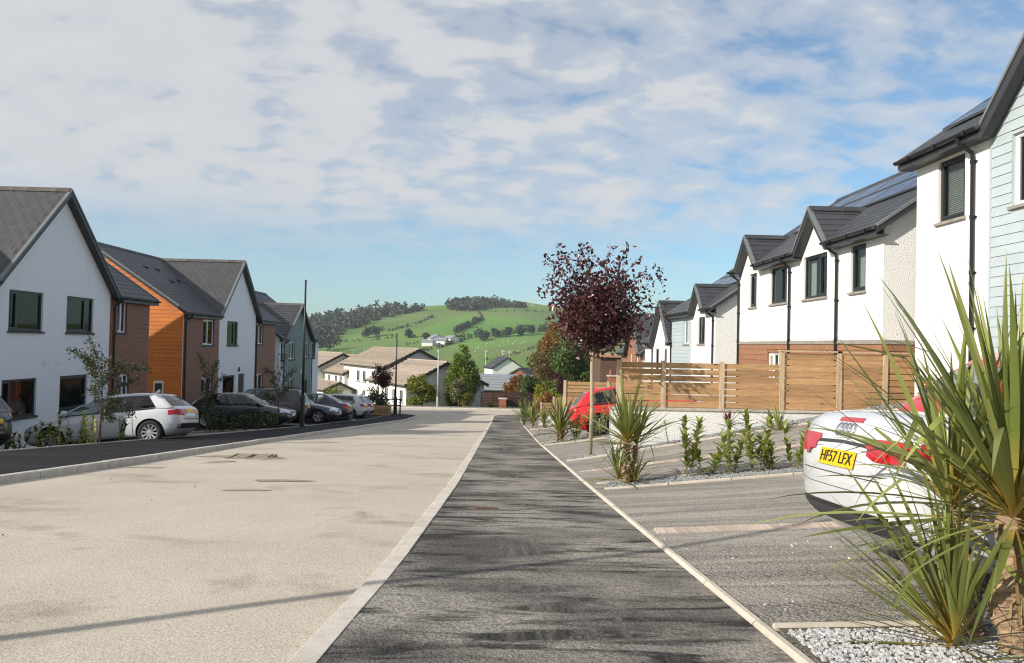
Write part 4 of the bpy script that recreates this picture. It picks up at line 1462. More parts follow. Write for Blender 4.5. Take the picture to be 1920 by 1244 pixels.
# ---------------------------------------------------------------- retaining walls and timber fences
def fence_wall(y, x0, x1, zwall, posts, heights, nb, label_w, label_f, zf=zd, step=None, board_gap=0.012):
    q = MB()
    n = 10
    xs = [x0 + (x1 - x0) * i / n for i in range(n + 1)]
    for a, b in zip(xs, xs[1:]):
        pass
    q.box(x0, x1, y, y + 0.16, min(zf(x0, y), zf(x1, y)) - 0.6, zwall)
    wl = empty('retaining_wall', (x0, y, zwall), label=label_w, cat='wall')
    q.build('wall_face', M['roughcast'], wl)
    x = x0 - 0.02
    while x < x1 - 0.05:
        e = min(x1, x + 0.6)
        c = MB()
        c.hexa([(x + 0.003, y - 0.03, zwall + 0.001), (e - 0.003, y - 0.03, zwall + 0.001), (e - 0.003, y + 0.19, zwall + 0.001), (x + 0.003, y + 0.19, zwall + 0.001)],
               [(x + 0.003, y - 0.03, zwall + 0.05), (e - 0.003, y - 0.03, zwall + 0.05), (e - 0.003, y + 0.19, zwall + 0.055), (x + 0.003, y + 0.19, zwall + 0.055)])
        c.build('coping_stone', M['coping'], wl)
        x = e
    fr = empty('timber_fence', (posts[0], y + 0.08, zwall), label=label_f, cat='fence')
    zb = zwall + 0.05
    hmax = list(heights)
    for i, p in enumerate(posts):
        h = max(hmax[max(0, i - 1)], hmax[min(i, len(hmax) - 1)])
        c = MB()
        s = 0.048
        c.hexa([(p - s, y + 0.01, zb), (p + s, y + 0.01, zb), (p + s, y + 0.01 + 2 * s, zb), (p - s, y + 0.01 + 2 * s, zb)],
               [(p - s, y + 0.01, zb + h + 0.03), (p + s, y + 0.01, zb + h + 0.03), (p + s, y + 0.01 + 2 * s, zb + h + 0.035), (p - s, y + 0.01 + 2 * s, zb + h + 0.035)])
        c.build('post', M['post'], fr)
    for i, (p0, p1) in enumerate(zip(posts, posts[1:])):
        m = int(round(hmax[i] / nb))
        bh = hmax[i] / m
        for k in range(m):
            z0, z1 = zb + 0.015 + k * bh, zb + k * bh + bh - (R.uniform(0.005, board_gap) if (i < 2 and k >= m - 4) else R.uniform(0.001, 0.004))
            tl = R.uniform(-0.005, 0.005)
            c = MB()
            yy = y + 0.045 + R.uniform(-0.004, 0.004)
            xa, xb = p0 + 0.049, p1 - 0.049
            c.hexa([(xa, yy, z0 + tl), (xb, yy, z0 - tl), (xb, yy + 0.024, z0 - tl), (xa, yy + 0.024, z0 + tl)],
                   [(xa, yy, z1 + tl), (xb, yy, z1 - tl), (xb, yy + 0.024, z1 - tl), (xa, yy + 0.024, z1 + tl)])
            c.build('board', M['fence'], fr)
        if step and i in step:
            c = MB()
            c.box(p0 - 0.05, p1 + 0.05, y - 0.01, y + 0.13, zb + hmax[i] + 0.035, zb + hmax[i] + 0.065)
            c.build('cap_rail', M['post'], fr)
    return fr


fence_wall(15.9, 2.42, 9.3, -0.115, [2.59, 3.54, 4.80, 6.09, 7.33, 8.33, 9.2], [0.97, 0.97, 0.97, 1.22, 1.22, 1.22], 0.138,
           'long white roughcast retaining wall with stone coping under the nearest timber fence', 'long timber board fence on the white wall beside the nearest driveway', step=(3, 4, 5), board_gap=0.010)
fence_wall(28.3, 2.46, 8.4, -1.16, [2.55, 4.2, 5.8, 7.3, 8.35], [0.98] * 4, 0.14,
           'white roughcast retaining wall behind the red hatchback', 'timber board fence behind the red hatchback')
fence_wall(39.2, 2.2, 8.4, -2.45, [2.3, 2.95, 4.2, 5.8, 7.3, 8.35], [0.62, 0.9, 0.9, 0.9, 0.9], 0.15,
           'low white retaining wall farthest down the right side', 'short stepped timber fence farthest down the right side')


# ---------------------------------------------------------------- cars
def evaluated(ob):
    dg = bpy.context.evaluated_depsgraph_get()
    dg.update()
    return bpy.data.meshes.new_from_object(ob.evaluated_get(dg))


def car(name, label, paint, L, Wd, H, body, gh, loc, rz, group='parked cars', wb=2.6, fo=0.85, wr=0.32, pitch=0.0, roll=0.0, rear_plate='plate_y', rails=False, spokes=10, conv=False, tail=None, rearz=None, head=None, cat='car', plate_text=None):
    """x forward, nose at +L/2. body: top line (x/L from nose 0 to tail 1, z); gh: cowl, roof front, roof rear, tail-glass foot (metres from the nose)"""
    root = empty(name, loc, 0.0, label, cat, group)
    ORG[root.name] = V((0, 0, 0))
    root.matrix_basis = Matrix.Translation(loc) @ Matrix.Rotation(rz, 4, 'Z') @ Matrix.Rotation(pitch, 4, 'Y') @ Matrix.Rotation(roll, 4, 'X')
    hw = Wd / 2
    st = [0, 0.006, 0.02, 0.045, 0.08, 0.13, 0.2, 0.27, 0.34, 0.42, 0.5, 0.58, 0.66, 0.73, 0.8, 0.86, 0.91, 0.95, 0.977, 0.993, 1.0]

    def half(s):
        e = abs(2 * s - 1)
        k = 1 - 0.20 * max(0, (e - 0.72) / 0.28) ** 2.2 - 0.12 * max(0, (e - 0.95) / 0.05) ** 2
        return hw * k * (0.985 + 0.015 * math.cos((s - 0.5) * 5))

    def zbot(s):
        f = max(0, (0.07 - s) / 0.07)
        r = max(0, (s - 0.91) / 0.09)
        return 0.17 + 0.16 * f ** 1.6 + 0.26 * r ** 1.5

    def ztop(s):
        return itp(body, s)
    sec = []
    for s in st:
        x = L / 2 - s * L
        wv, b, tz = half(s), zbot(s), ztop(s)
        hh = tz - b
        pts = [(0.0, b), (0.78 * wv, b), (0.93 * wv, b + 0.05 * hh / 0.6), (0.985 * wv, b + 0.25 * hh), (1.0 * wv, b + 0.52 * hh), (0.985 * wv, b + 0.76 * hh), (0.95 * wv, b + 0.90 * hh), (0.87 * wv, b + 0.985 * hh), (0.55 * wv, b + hh + 0.012), (0.0, b + hh + 0.022)]
        ring = [(x, y, z) for y, z in pts] + [(x, -y, z) for y, z in reversed(pts[1:-1])]
        sec.append(ring)
    q = MB()
    rr = [q.pts(r) for r in sec]
    n = len(sec[0])
    for a, b in zip(rr, rr[1:]):
        for j in range(n):
            q.f.append((a + j, a + (j + 1) % n, b + (j + 1) % n, b + j))
            q.m.append(0)
    for r, xs in ((rr[0], 0.025), (rr[-1], -0.025)):
        cx = V((0, 0, 0))
        for j in range(n):
            cx += V(q.v[r + j])
        cx /= n
        i1 = q.pts([V(q.v[r + j]).lerp(cx, 0.35) + V((xs, 0, 0)) for j in range(n)])
        ic = q.pts([cx + V((xs * 1.3, 0, 0))])
        for j in range(n):
            q.f.append((r + j, r + (j + 1) % n, i1 + (j + 1) % n, i1 + j))
            q.f.append((i1 + j, i1 + (j + 1) % n, ic))
            q.m += [0, 0]
    tmp = link('tmp', q.mesh('tmp', [paint, M['cabin']], smooth=True))
    sub = tmp.modifiers.new('s', 'SUBSURF')
    sub.levels = 1
    cut = MB()
    ax = [L / 2 - fo, L / 2 - fo - wb]
    for x in ax:
        for sg in (-1, 1):
            cut.lathe([(0.0, -0.15), (wr + 0.055, -0.15), (wr + 0.055, 0.35), (0.0, 0.35)], (x, sg * (hw - 0.13), wr), (0, sg, 0), 24)
    cme = cut.mesh('cut', M['cabin'])
    bmx = bmesh.new()
    bmx.from_mesh(cme)
    bmesh.ops.remove_doubles(bmx, verts=bmx.verts, dist=1e-5)
    bmesh.ops.recalc_face_normals(bmx, faces=bmx.faces)
    bmx.to_mesh(cme)
    bmx.free()
    ct = link('cut', cme)
    bo = tmp.modifiers.new('b', 'BOOLEAN')
    bo.object = ct
    bo.operation = 'DIFFERENCE'
    bo.solver = 'EXACT'
    bo.material_mode = 'TRANSFER'
    me = evaluated(tmp)
    me.name = 'body'
    me.set_sharp_from_angle(angle=math.radians(32))
    bpy.data.objects.remove(tmp)
    bpy.data.objects.remove(ct)
    body_o = link('body', me, root)
    bm = bmesh.new()
    bm.from_mesh(me)
    bvh = BVHTree.FromBMesh(bm)
    bm.free()

    def cast(o, d, off):
        h, nn, _, _ = bvh.ray_cast(V(o), V(d))
        if h is None:
            return None
        if nn.dot(V(d)) > 0:
            nn = -nn
        return h + nn * off * 0.4 - V(d) * off * 0.6

    def patch(nm, mt, origin_fn, d, us, vs_, off=0.006, parent=None, thick=0.0):
        g = MB()
        grid = [[cast(origin_fn(u, v), d, off) for u in us] for v in vs_]
        for r0, r1 in zip(grid, grid[1:]):
            for k in range(len(us) - 1):
                c = [r0[k], r0[k + 1], r1[k + 1], r1[k]]
                if all(c):
                    g.poly(c)
        if g.f:
            return g.build(nm, mt, parent or root, smooth=True)

    def lsp(a, b, m):
        return [a + (b - a) * i / m for i in range(m + 1)]
    # greenhouse
    xc, xf, xr, xt = [L / 2 - k for k in gh]
    zc_, zt_ = ztop(gh[0] / L) - 0.01, ztop(gh[3] / L) - 0.01
    hb, ht = hw * 0.93, hw * 0.66

    def G(u, t, sg, off=0.0):
        """u 0 windscreen centre .. 1 tail-glass centre; t 0 belt .. 1 roof"""
        f = xc + (xf - xc) * t
        r = xt + (xr - xt) * t
        wv = hb + (ht - hb) * max(0.0, t) ** 1.25 + off
        zl = zc_ + (zt_ - zc_) * u
        z = zl + (H - 0.035 - zl) * t
        if u < 0.2:
            k = u / 0.2
            y = wv * 0.9 * k
            x = f + 0.10 * (1 - k * k) + off
        elif u < 0.3:
            k = (u - 0.2) / 0.1
            a = k * PI / 2
            y = wv * (0.9 + 0.1 * math.sin(a))
            x = f - 0.16 * (1 - math.cos(a)) + off * (1 - k)
        elif u < 0.8:
            k = (u - 0.3) / 0.5
            y = wv
            x = (f - 0.16) + ((r + 0.14) - (f - 0.16)) * k
            y = wv * (1 - 0.10 * max(0, k - 0.5) ** 2 * 2)
        elif u < 0.88:
            k = (u - 0.8) / 0.08
            a = k * PI / 2
            y = wv * 0.95 * (0.88 + 0.12 * math.cos(a))
            x = r + 0.14 * (1 - math.sin(a)) - off * k
        else:
            k = (u - 0.88) / 0.12
            y = wv * 0.95 * 0.88 * (1 - k)
            x = r - 0.06 * (1 - (1 - k) ** 2) - off
        if t > 0.5:
            xm_, hl_ = xf + (xr - xf) * 0.5, (xf - xr) * 0.62
            z -= 0.075 * (t - 0.5) * 2 * min(1.6, ((x - xm_) / hl_) ** 2)
        return V((x, sg * y, z))

    def skin(mb, u0, u1, t0, t1, off, nu=10, nt_=4, sides=(1, -1)):
        for sg in sides:
            for i in range(nu):
                for j in range(nt_):
                    ua, ub = u0 + (u1 - u0) * i / nu, u0 + (u1 - u0) * (i + 1) / nu
                    ta, tb = t0 + (t1 - t0) * j / nt_, t0 + (t1 - t0) * (j + 1) / nt_
                    mb.poly([G(ua, ta, sg, off), G(ub, ta, sg, off), G(ub, tb, sg, off), G(ua, tb, sg, off)])
    if not conv:
        g = MB()
        skin(g, 0, 1, -0.06, 0.90, 0.0, 40, 4)
        g.build('glass', M['carglass'], root, smooth=True)
        g = MB()
        N = 44
        lv = [[G(i / N, t, 1, 0.008) for i in range(N + 1)] for t in (0.87, 0.94, 1.0)]
        c0 = V(((xf + xr) / 2, 0, H))
        for sc_, dz in ((0.93, 0.016), (0.75, 0.028), (0.4, 0.034), (0.0, 0.035)):
            lv.append([V((c0.x + (p.x - c0.x) * sc_, p.y * sc_, p.z + (H - 0.035 - p.z) * (1 - sc_) + dz)) for p in lv[2]])
        g = MB()
        for a, b in zip(lv, lv[1:]):
            for i in range(N):
                for sg in (1, -1):
                    mm = lambda p: V((p.x, p.y * sg, p.z))
                    g.poly([mm(a[i]), mm(a[i + 1]), mm(b[i + 1]), mm(b[i])])
        g.build('roof', paint, root, smooth=True)
        for sd in (1, -1):
            for nm_, ua, ub, ta, tb, mt_, k1, k2 in (('windscreen_pillar', 0.185, 0.275, -0.06, 0.92, paint, 4, 5), ('rear_pillar', 0.755, 0.875, -0.06, 0.92, paint, 6, 5),
                                                     ('door_pillar', 0.515, 0.545, -0.04, 0.90, M['black'], 2, 4), ('window_trim', 0.27, 0.74, -0.055, 0.0, M['black'], 12, 1)):
                g = MB()
                skin(g, ua, ub, ta, tb, 0.006 if nm_ != 'window_trim' else 0.008, k1, k2, (sd,))
                g.build(nm_, mt_, root, smooth=True)
        # cabin
        g = MB()
        for x in (xc - 1.15, xc - 2.0):
            for sg in (-1, 1):
                if x > xt + 0.25:
                    g.tube([(x, sg * 0.36, 0.75), (x - 0.06, sg * 0.36, 1.0), (x - 0.13, sg * 0.36, H - 0.36)], [0.23, 0.22, 0.16], 8)
                    g.tube([(x - 0.13, sg * 0.36, H - 0.36), (x - 0.17, sg * 0.36, H - 0.17)], [0.09, 0.10], 8)
        g.build('seats', M['cabin'], root, smooth=True)
    else:
        # open roof: windscreen frame, cockpit, seats
        g = MB()
        for sg in (1, -1):
            g.tube([G(0.24, -0.02, sg), G(0.24, 0.45, sg), G(0.24, 0.98, sg)], 0.028, 8)
        g.tube([G(0.24, 0.98, 1), G(0.12, 0.98, 1), G(0.0, 0.98, 1), G(0.12, 0.98, -1), G(0.24, 0.98, -1)], 0.03, 8)
        g.build('windscreen_frame', paint, root, smooth=True)
        g = MB()
        skin(g, 0.0, 0.24, -0.05, 0.97, 0.0, 8, 4)
        g.build('windscreen', M['carglass'], root, smooth=True)
        patch('cockpit', M['cabin'], lambda u, v: (u, v, 3), (0, 0, -1), lsp(xc - 0.55, xt + 0.55, 8), lsp(-hw * 0.78, hw * 0.78, 8), 0.012)
        g = MB()
        for x in (xc - 1.25, xc - 2.0):
            for sg in (-1, 1):
                g.tube([(x, sg * 0.36, 0.85), (x - 0.08, sg * 0.36, 1.05), (x - 0.14, sg * 0.36, 1.16)], [0.24, 0.22, 0.14], 8)
                g.tube([(x - 0.14, sg * 0.36, 1.14), (x - 0.17, sg * 0.36, 1.27)], [0.1, 0.1], 8)
        g.build('seats', M['cabin'], root, smooth=True)
    # wheels
    for x in ax:
        for sg in (-1, 1):
            g = MB()
            yc = sg * (hw - 0.115)
            g.lathe([(wr * 0.66, -0.09), (wr * 0.93, -0.1), (wr, -0.07), (wr, 0.07), (wr * 0.93, 0.1), (wr * 0.68, 0.095), (wr * 0.66, 0.02)], (x, yc, wr), (0, sg, 0), 28)
            wh = g.build('wheel', M['tyre'], root, smooth=True)
            g = MB()
            g.lathe([(wr * 0.70, 0.088), (wr * 0.67, 0.097), (wr * 0.63, 0.085), (wr * 0.61, 0.02)], (x, yc, wr), (0, sg, 0), 28)
            g.lathe([(0.0, 0.085), (wr * 0.14, 0.085), (wr * 0.2, 0.07), (wr * 0.2, 0.0)], (x, yc, wr), (0, sg, 0), 14)
            for k in range(spokes):
                a = 2 * PI * k / spokes + 0.2
                ca, sa = math.cos(a), math.sin(a)
                wd = wr * (0.75 / spokes)
                P = lambda r, o, h: (x + ca * r - sa * o, yc + sg * h, wr + sa * r + ca * o)
                g.hexa([P(wr * 0.14, -wd * 0.8, 0.03), P(wr * 0.65, -wd * 1.15, 0.05), P(wr * 0.65, wd * 1.15, 0.05), P(wr * 0.14, wd * 0.8, 0.03)],
                       [P(wr * 0.14, -wd * 0.6, 0.075), P(wr * 0.65, -wd * 0.9, 0.09), P(wr * 0.65, wd * 0.9, 0.09), P(wr * 0.14, wd * 0.6, 0.075)])
            g.build('rim', M['rim'], wh, smooth=False)
            g = MB()
            g.lathe([(0.0, -0.02), (wr * 0.66, -0.02)], (x, yc, wr), (0, sg, 0), 20)
            g.build('brake_disc', M['seam'], wh)
    # doors: outline gaps and handles
    for sg in (-1, 1):
        z0, z1 = 0.30, ztop(0.5) - 0.06
        for xa, xb in ((ax[0] - wr - 0.16, (xc + xt) / 2 - 0.18), ((xc + xt) / 2 - 0.20, max(ax[1] + wr + 0.10, (xc + xt) / 2 - 1.05))):
            if conv and xb < (xc + xt) / 2 - 0.3:
                continue
            dr = patch('door', paint, lambda u, v: (u, sg * 2, v), (0, -sg, 0), lsp(xa, xb + 0.02, 6), lsp(z0, z1, 6), 0.005)
            if dr:
                hd = cast((xb + 0.17, sg * 2, z1 - 0.13), (0, -sg, 0), 0.02)
                if hd:
                    g = MB()
                    g.tube([hd + V((0.09, 0, 0)), hd + V((-0.09, 0, 0))], 0.016, 6)
                    g.build('handle', paint, dr, smooth=True)
                for xx in (xa, xb + 0.02):
                    patch('door_gap', M['seam'], lambda u, v: (u, sg * 2, v), (0, -sg, 0), [xx - 0.006, xx + 0.006], lsp(z0, z1, 6), 0.0055, dr)
        # mirror
        g = MB()
        mp_ = G(0.27, 0.06, sg) + V((-0.05, sg * 0.09, 0.03))
        g.lathe([(0.0, -0.08), (0.06, -0.07), (0.085, 0.0), (0.07, 0.06), (0.0, 0.075)], mp_, (1, 0, 0), 10)
        g.tube([mp_, mp_ + V((0.03, -sg * 0.13, -0.07))], 0.02, 6)
        g.build('mirror', paint, root, smooth=True)
    # lamps
    tz0, tz1, tw = tail or (0.74, 0.92, 0.30)
    for sg in (-1, 1):
        us = lsp(0, 1, 8)
        lr = patch('tail_light', M['red_lamp'], lambda u, v: (-L / 2 - 1, sg * (half(0.985) * 0.97 - tw * (1 - u) * (1.0 if v < 0.5 else 1.12)), tz0 + (tz1 - tz0) * (v if u > 0.3 else v * (0.75 + 0.25 * u / 0.3) + 0.22 * (1 - u / 0.3))), (1, 0, 0), us, lsp(0, 1, 5), 0.008)
        patch('tail_light', M['red_lamp'], lambda u, v: (u, sg * 2, v), (0, -sg, 0), lsp(-L / 2 + 0.02, -L / 2 + 0.26, 6), lsp(tz0 + 0.03, tz1 - 0.01, 4), 0.008)
        if head == 'none':
            continue
        hz0, hz1 = head or (ztop(0.03) - 0.16, ztop(0.06) - 0.03)
        patch('headlight', M['clear_lamp'], lambda u, v: (L / 2 + 1, sg * u, v), (-1, 0, 0), lsp(half(0.01) * 0.62, half(0.02) * 0.97, 5), lsp(hz0, hz1, 4), 0.008)
        patch('headlight', M['clear_lamp'], lambda u, v: (u, sg * 2, v), (0, -sg, 0), lsp(L / 2 - 0.03, L / 2 - 0.33, 6), lsp(hz0 + 0.02, hz1, 4), 0.008)
    patch('grille', M['black'], lambda u, v: (L / 2 + 1, u, v), (-1, 0, 0), lsp(-0.36, 0.36, 6), lsp(ztop(0.03) - 0.22, ztop(0.03) - 0.05, 4), 0.006)
    patch('lower_grille', M['black'], lambda u, v: (L / 2 + 1, u, v), (-1, 0, 0), lsp(-0.6, 0.6, 8), lsp(0.30, 0.42, 3), 0.006)
    patch('number_plate', M['plate_w'], lambda u, v: (L / 2 + 1, u, v), (-1, 0, 0), lsp(-0.26, 0.26, 4), lsp(0.46, 0.57, 2), 0.012)
    pz = rearz or 0.80
    pl = patch('number_plate', M[rear_plate], lambda u, v: (-L / 2 - 1, u, v), (1, 0, 0), lsp(-0.26, 0.26, 4), lsp(pz - 0.055, pz + 0.055, 2), 0.014)
    patch('diffuser', M['black'], lambda u, v: (-L / 2 - 1, u, v), (1, 0, 0), lsp(-half(0.98) * 0.9, half(0.98) * 0.9, 12), lsp(zbot(1.0) + 0.01 - 0.07, zbot(1.0) + 0.075, 4), 0.006)
    for sg in (-1, 1):
        patch('sill_trim', M['black'], lambda u, v: (u, sg * 2, v), (0, -sg, 0), lsp(ax[0] - wr - 0.1, ax[1] + wr + 0.1, 8), lsp(0.175, 0.235, 2), 0.004)
    if not conv:
        zg = ztop(0.985)
        patch('boot_gap', M['seam'], lambda u, v: (-L / 2 - 1, u, v), (1, 0, 0), lsp(-half(0.98) * 0.7, half(0.98) * 0.7, 10), [0.615, 0.627], 0.005)
    if rails:
        for sg in (-1, 1):
            g = MB()
            g.tube([(xf - 0.25, sg * ht * 0.92, H - 0.01), (xf - 0.4, sg * ht * 0.94, H + 0.04), (xr + 0.3, sg * ht * 0.94, H + 0.04), (xr + 0.15, sg * ht * 0.92, H - 0.01)], 0.016, 6)
            g.build('roof_rail', M['black'], root, smooth=True)
    if not conv:
        g = MB()
        p = V((xr + 0.25, 0, H + 0.0))
        g.hexa([p + V((0.09, -0.015, -0.02)), p + V((-0.06, -0.015, -0.02)), p + V((-0.06, 0.015, -0.02)), p + V((0.09, 0.015, -0.02))],
               [p + V((-0.02, -0.004, 0.07)), p + V((-0.06, -0.004, 0.075)), p + V((-0.06, 0.004, 0.075)), p + V((-0.02, 0.004, 0.07))])
        g.build('aerial', paint, root)
    return root, patch, cast, lsp, half, ztop, pl


HATCH = [(0, 0.60), (0.01, 0.66), (0.05, 0.74), (0.12, 0.82), (0.24, 0.92), (0.30, 0.955), (0.5, 0.96), (0.8, 0.99), (0.93, 1.0), (0.975, 0.98), (0.99, 0.90), (1, 0.80)]
SALOON = [(0, 0.58), (0.01, 0.66), (0.05, 0.74), (0.12, 0.82), (0.26, 0.92), (0.32, 0.95), (0.5, 0.95), (0.75, 0.98), (0.86, 1.0), (0.955, 0.985), (0.985, 0.94), (1, 0.82)]
TALL = [(0, 0.70), (0.01, 0.78), (0.06, 0.90), (0.14, 0.98), (0.24, 1.06), (0.3, 1.09), (0.5, 1.10), (0.8, 1.12), (0.95, 1.12), (0.98, 1.08), (0.99, 1.0), (1, 0.9)]
GROUP = 'parked cars'


def park(x_near_tail, y, L, facing, zf, name, label, paint, Wd, H, body, gh, **k):
    """facing +1: nose to +x. x_near_tail: x of the end nearest the road"""
    left = x_near_tail < 0
    cx = x_near_tail - L / 2 if left else x_near_tail + L / 2
    z0, z1 = zf(cx - 1.3, y), zf(cx + 1.3, y)
    tilt = math.atan((z1 - z0) / 2.6)
    rz = 0.0 if facing > 0 else PI
    rx = math.atan((zf(cx, y + 0.7) - zf(cx, y - 0.7)) / 1.4)
    loc = V((cx, y, (z0 + z1) / 2))
    return car(name, label, M[paint], L, Wd, H, body, gh, loc, rz, pitch=-tilt * facing, roll=rx * facing, **k)


c_a3 = park(-8.45, 20.9, 4.2, -1, zlot, 'hatchback_car', 'white five-door hatchback parked nose-down in front of the orange wall', 'paint_white', 1.79, 1.43, HATCH, (1.05, 1.95, 3.58, 4.02), wb=2.6, fo=0.86, tail=(0.72, 0.89, 0.40), rearz=0.84)
park(-11.0, 16.6, 4.4, -1, zlot, 'suv_car', 'dark tall car cut off by the left picture edge', 'paint_dark', 1.84, 1.66, TALL, (1.0, 1.75, 4.0, 4.32), wb=2.65, wr=0.35, tail=(0.85, 1.12, 0.18))
park(-8.65, 31.9, 4.15, 1, zlot, 'hatchback_car', 'dark green hatchback with its nose to the footway behind the low hedge', 'paint_green', 1.74, 1.44, HATCH, (1.05, 1.85, 3.6, 4.0), wb=2.51, head=(0.60, 0.74))
park(-8.7, 34.5, 4.3, -1, zlot, 'people_carrier_car', 'near-black people carrier with roof rails and red tail light beside the tall lamp post', 'paint_dark', 1.80, 1.62, TALL, (0.95, 1.75, 3.9, 4.22), wb=2.7, tail=(0.86, 1.08, 0.26), rails=True)
park(-7.75, 36.9, 4.82, 1, zlot, 'saloon_car', 'blue-grey saloon with five-spoke wheels and a chrome grille facing the road', 'paint_navy', 1.82, 1.45, SALOON, (1.32, 2.15, 3.55, 4.25), wb=2.85, spokes=5, head=(0.58, 0.74))
park(-7.75, 39.6, 4.7, -1, zlot, 'saloon_car', 'dark saloon seen from its boot end beyond the blue-grey saloon', 'paint_navy', 1.80, 1.44, SALOON, (1.25, 2.1, 3.5, 4.2), wb=2.75, tail=(0.70, 0.93, 0.26))
park(-7.9, 45.2, 4.2, -1, zlot, 'hatchback_car', 'white hatchback with dark rear glass just beyond the dark street cabinet', 'paint_white', 1.77, 1.46, HATCH, (1.0, 1.85, 3.7, 4.05), wb=2.55)
park(-7.95, 47.9, 4.3, -1, zlot, 'hatchback_car', 'pale silver-blue hatchback farthest down the left side', 'paint_silver', 1.78, 1.50, HATCH, (1.0, 1.85, 3.75, 4.12), wb=2.6, tail=(0.74, 0.95, 0.30))
park(2.32, 23.5, 4.2, 1, zd, 'hatchback_car', 'red hatchback parked behind the white retaining wall', 'paint_red', 1.76, 1.46, HATCH, (1.0, 1.8, 3.55, 4.02), wb=2.55, fo=0.82, tail=(0.74, 0.92, 0.2), rearz=0.50)
park(5.85, 10.2, 2.58, -1, zd, 'small_car', 'small red car beyond the white open-top car, mostly behind long leaves', 'paint_red', 1.58, 1.54, TALL, (0.42, 1.15, 2.2, 2.52), wb=1.75, fo=0.45, wr=0.29, head='none')

CONV = [(0, 0.60), (0.01, 0.66), (0.05, 0.74), (0.12, 0.82), (0.26, 0.92), (0.32, 0.95), (0.5, 1.0), (0.75, 1.06), (0.86, 1.10), (0.94, 1.125), (0.965, 1.12), (0.975, 1.09), (0.985, 1.02), (0.993, 0.92), (1, 0.80)]
cv, patch, cast, lsp, half, ztop, pl = park(2.36, 5.03, 4.62, 1, lambda x, y: zd(x, y) + 0.0, 'convertible_car', 'white open-top car with yellow number plate beside the large spiky plant', 'paint_white', 1.86, 1.38, CONV, (1.3, 2.05, 3.2, 3.6), wb=2.75, fo=0.88, wr=0.33, conv=True, tail=(0.83, 0.965, 0.35), rearz=0.815)
Lc = 4.62
patch('brake_light', M['red_lamp'], lambda u, v: (-Lc / 2 - 1, u, v), (1, 0, 0), lsp(-0.17, 0.17, 4), lsp(1.058, 1.085, 2), 0.006)
for sg in (1,):
    patch('boot_gap', M['sill'], lambda u, v: (-Lc / 2 - 1, u, v - 0.03 * abs(u)), (1, 0, 0), lsp(-0.56, 0.56, 10), [0.915, 0.937], 0.004)  # lid gap as a grey strip, shade under the lid painted in
    patch('bumper_gap', M['seam'], lambda u, v: (-Lc / 2 - 1, u, v), (1, 0, 0), lsp(-0.55, 0.55, 10), [0.712, 0.718], 0.004)
    patch('bumper_crease_shade', M['seam'], lambda u, v: (-Lc / 2 - 1, u, v + 0.10 * max(0, abs(u) - 0.45)), (1, 0, 0), lsp(-0.8, 0.8, 14), [0.620, 0.624], 0.003)  # crease has no relief: its shade is painted as a thin dark line
    patch('diffuser', M['sill'], lambda u, v: (-Lc / 2 - 1, u, v), (1, 0, 0), lsp(-0.70, 0.70, 14), lsp(0.36, 0.475, 4), 0.008)
# four linked rings on the boot lid
for k in range(4):
    c = None
    g = MB()
    pts = []
    for j in range(20):
        a = 2 * PI * j / 20
        p = cast((-Lc / 2 - 1, 0.09 - 0.06 * k + 0.040 * math.cos(a), 1.005 + 0.040 * math.sin(a)), (1, 0, 0), 0.010)
        if p:
            pts.append(p)
    if len(pts) == 20:
        g.tube(pts + [pts[0], pts[1]], 0.0058, 6, cap=False)
        g.build('badge_ring', M['chrome'], cv, smooth=True)


def text_on(parent, txt, size, p, right, up, nrm, material, name):
    cu = bpy.data.curves.new(name, 'FONT')
    cu.body = txt
    cu.size = size
    cu.extrude = 0.001
    cu.align_x = 'CENTER'
    cu.align_y = 'CENTER'
    to = link('tmp_text', cu)
    me = evaluated(to)
    bpy.data.objects.remove(to)
    me.materials.clear()
    me.materials.append(material)
    rot = Matrix((right, up, nrm)).transposed().to_4x4()
    return link(name, me, parent, mtx=Matrix.Translation(p) @ rot)


if pl:
    p = cast((-Lc / 2 - 1, 0, 0.815), (1, 0, 0), 0.018)
    d1 = cast((-Lc / 2 - 1, 0, 0.86), (1, 0, 0), 0.018)
    d0 = cast((-Lc / 2 - 1, 0, 0.77), (1, 0, 0), 0.018)
    up_ = (d1 - d0).normalized()
    rt_ = V((0, -1, 0))
    o = text_on(pl, 'HF57 LFX', 0.112, p, rt_, up_, rt_.cross(up_), M['ink'], 'plate_lettering')
    for yb, tx, mt_, sz in ((0.47, '5', 'seam', 0.06),):
        p = cast((-Lc / 2 - 1, yb - 0.03, 0.83), (1, 0, 0), 0.012)
        text_on(cv, tx, sz, p, rt_, up_, rt_.cross(up_), M[mt_], 'badge_numeral')
    patch('badge_block', M['red_lamp'], lambda u, v: (-Lc / 2 - 1, u + (v - 0.83) * -0.5, v), (1, 0, 0), lsp(0.46, 0.51, 2), lsp(0.81, 0.85, 2), 0.008)

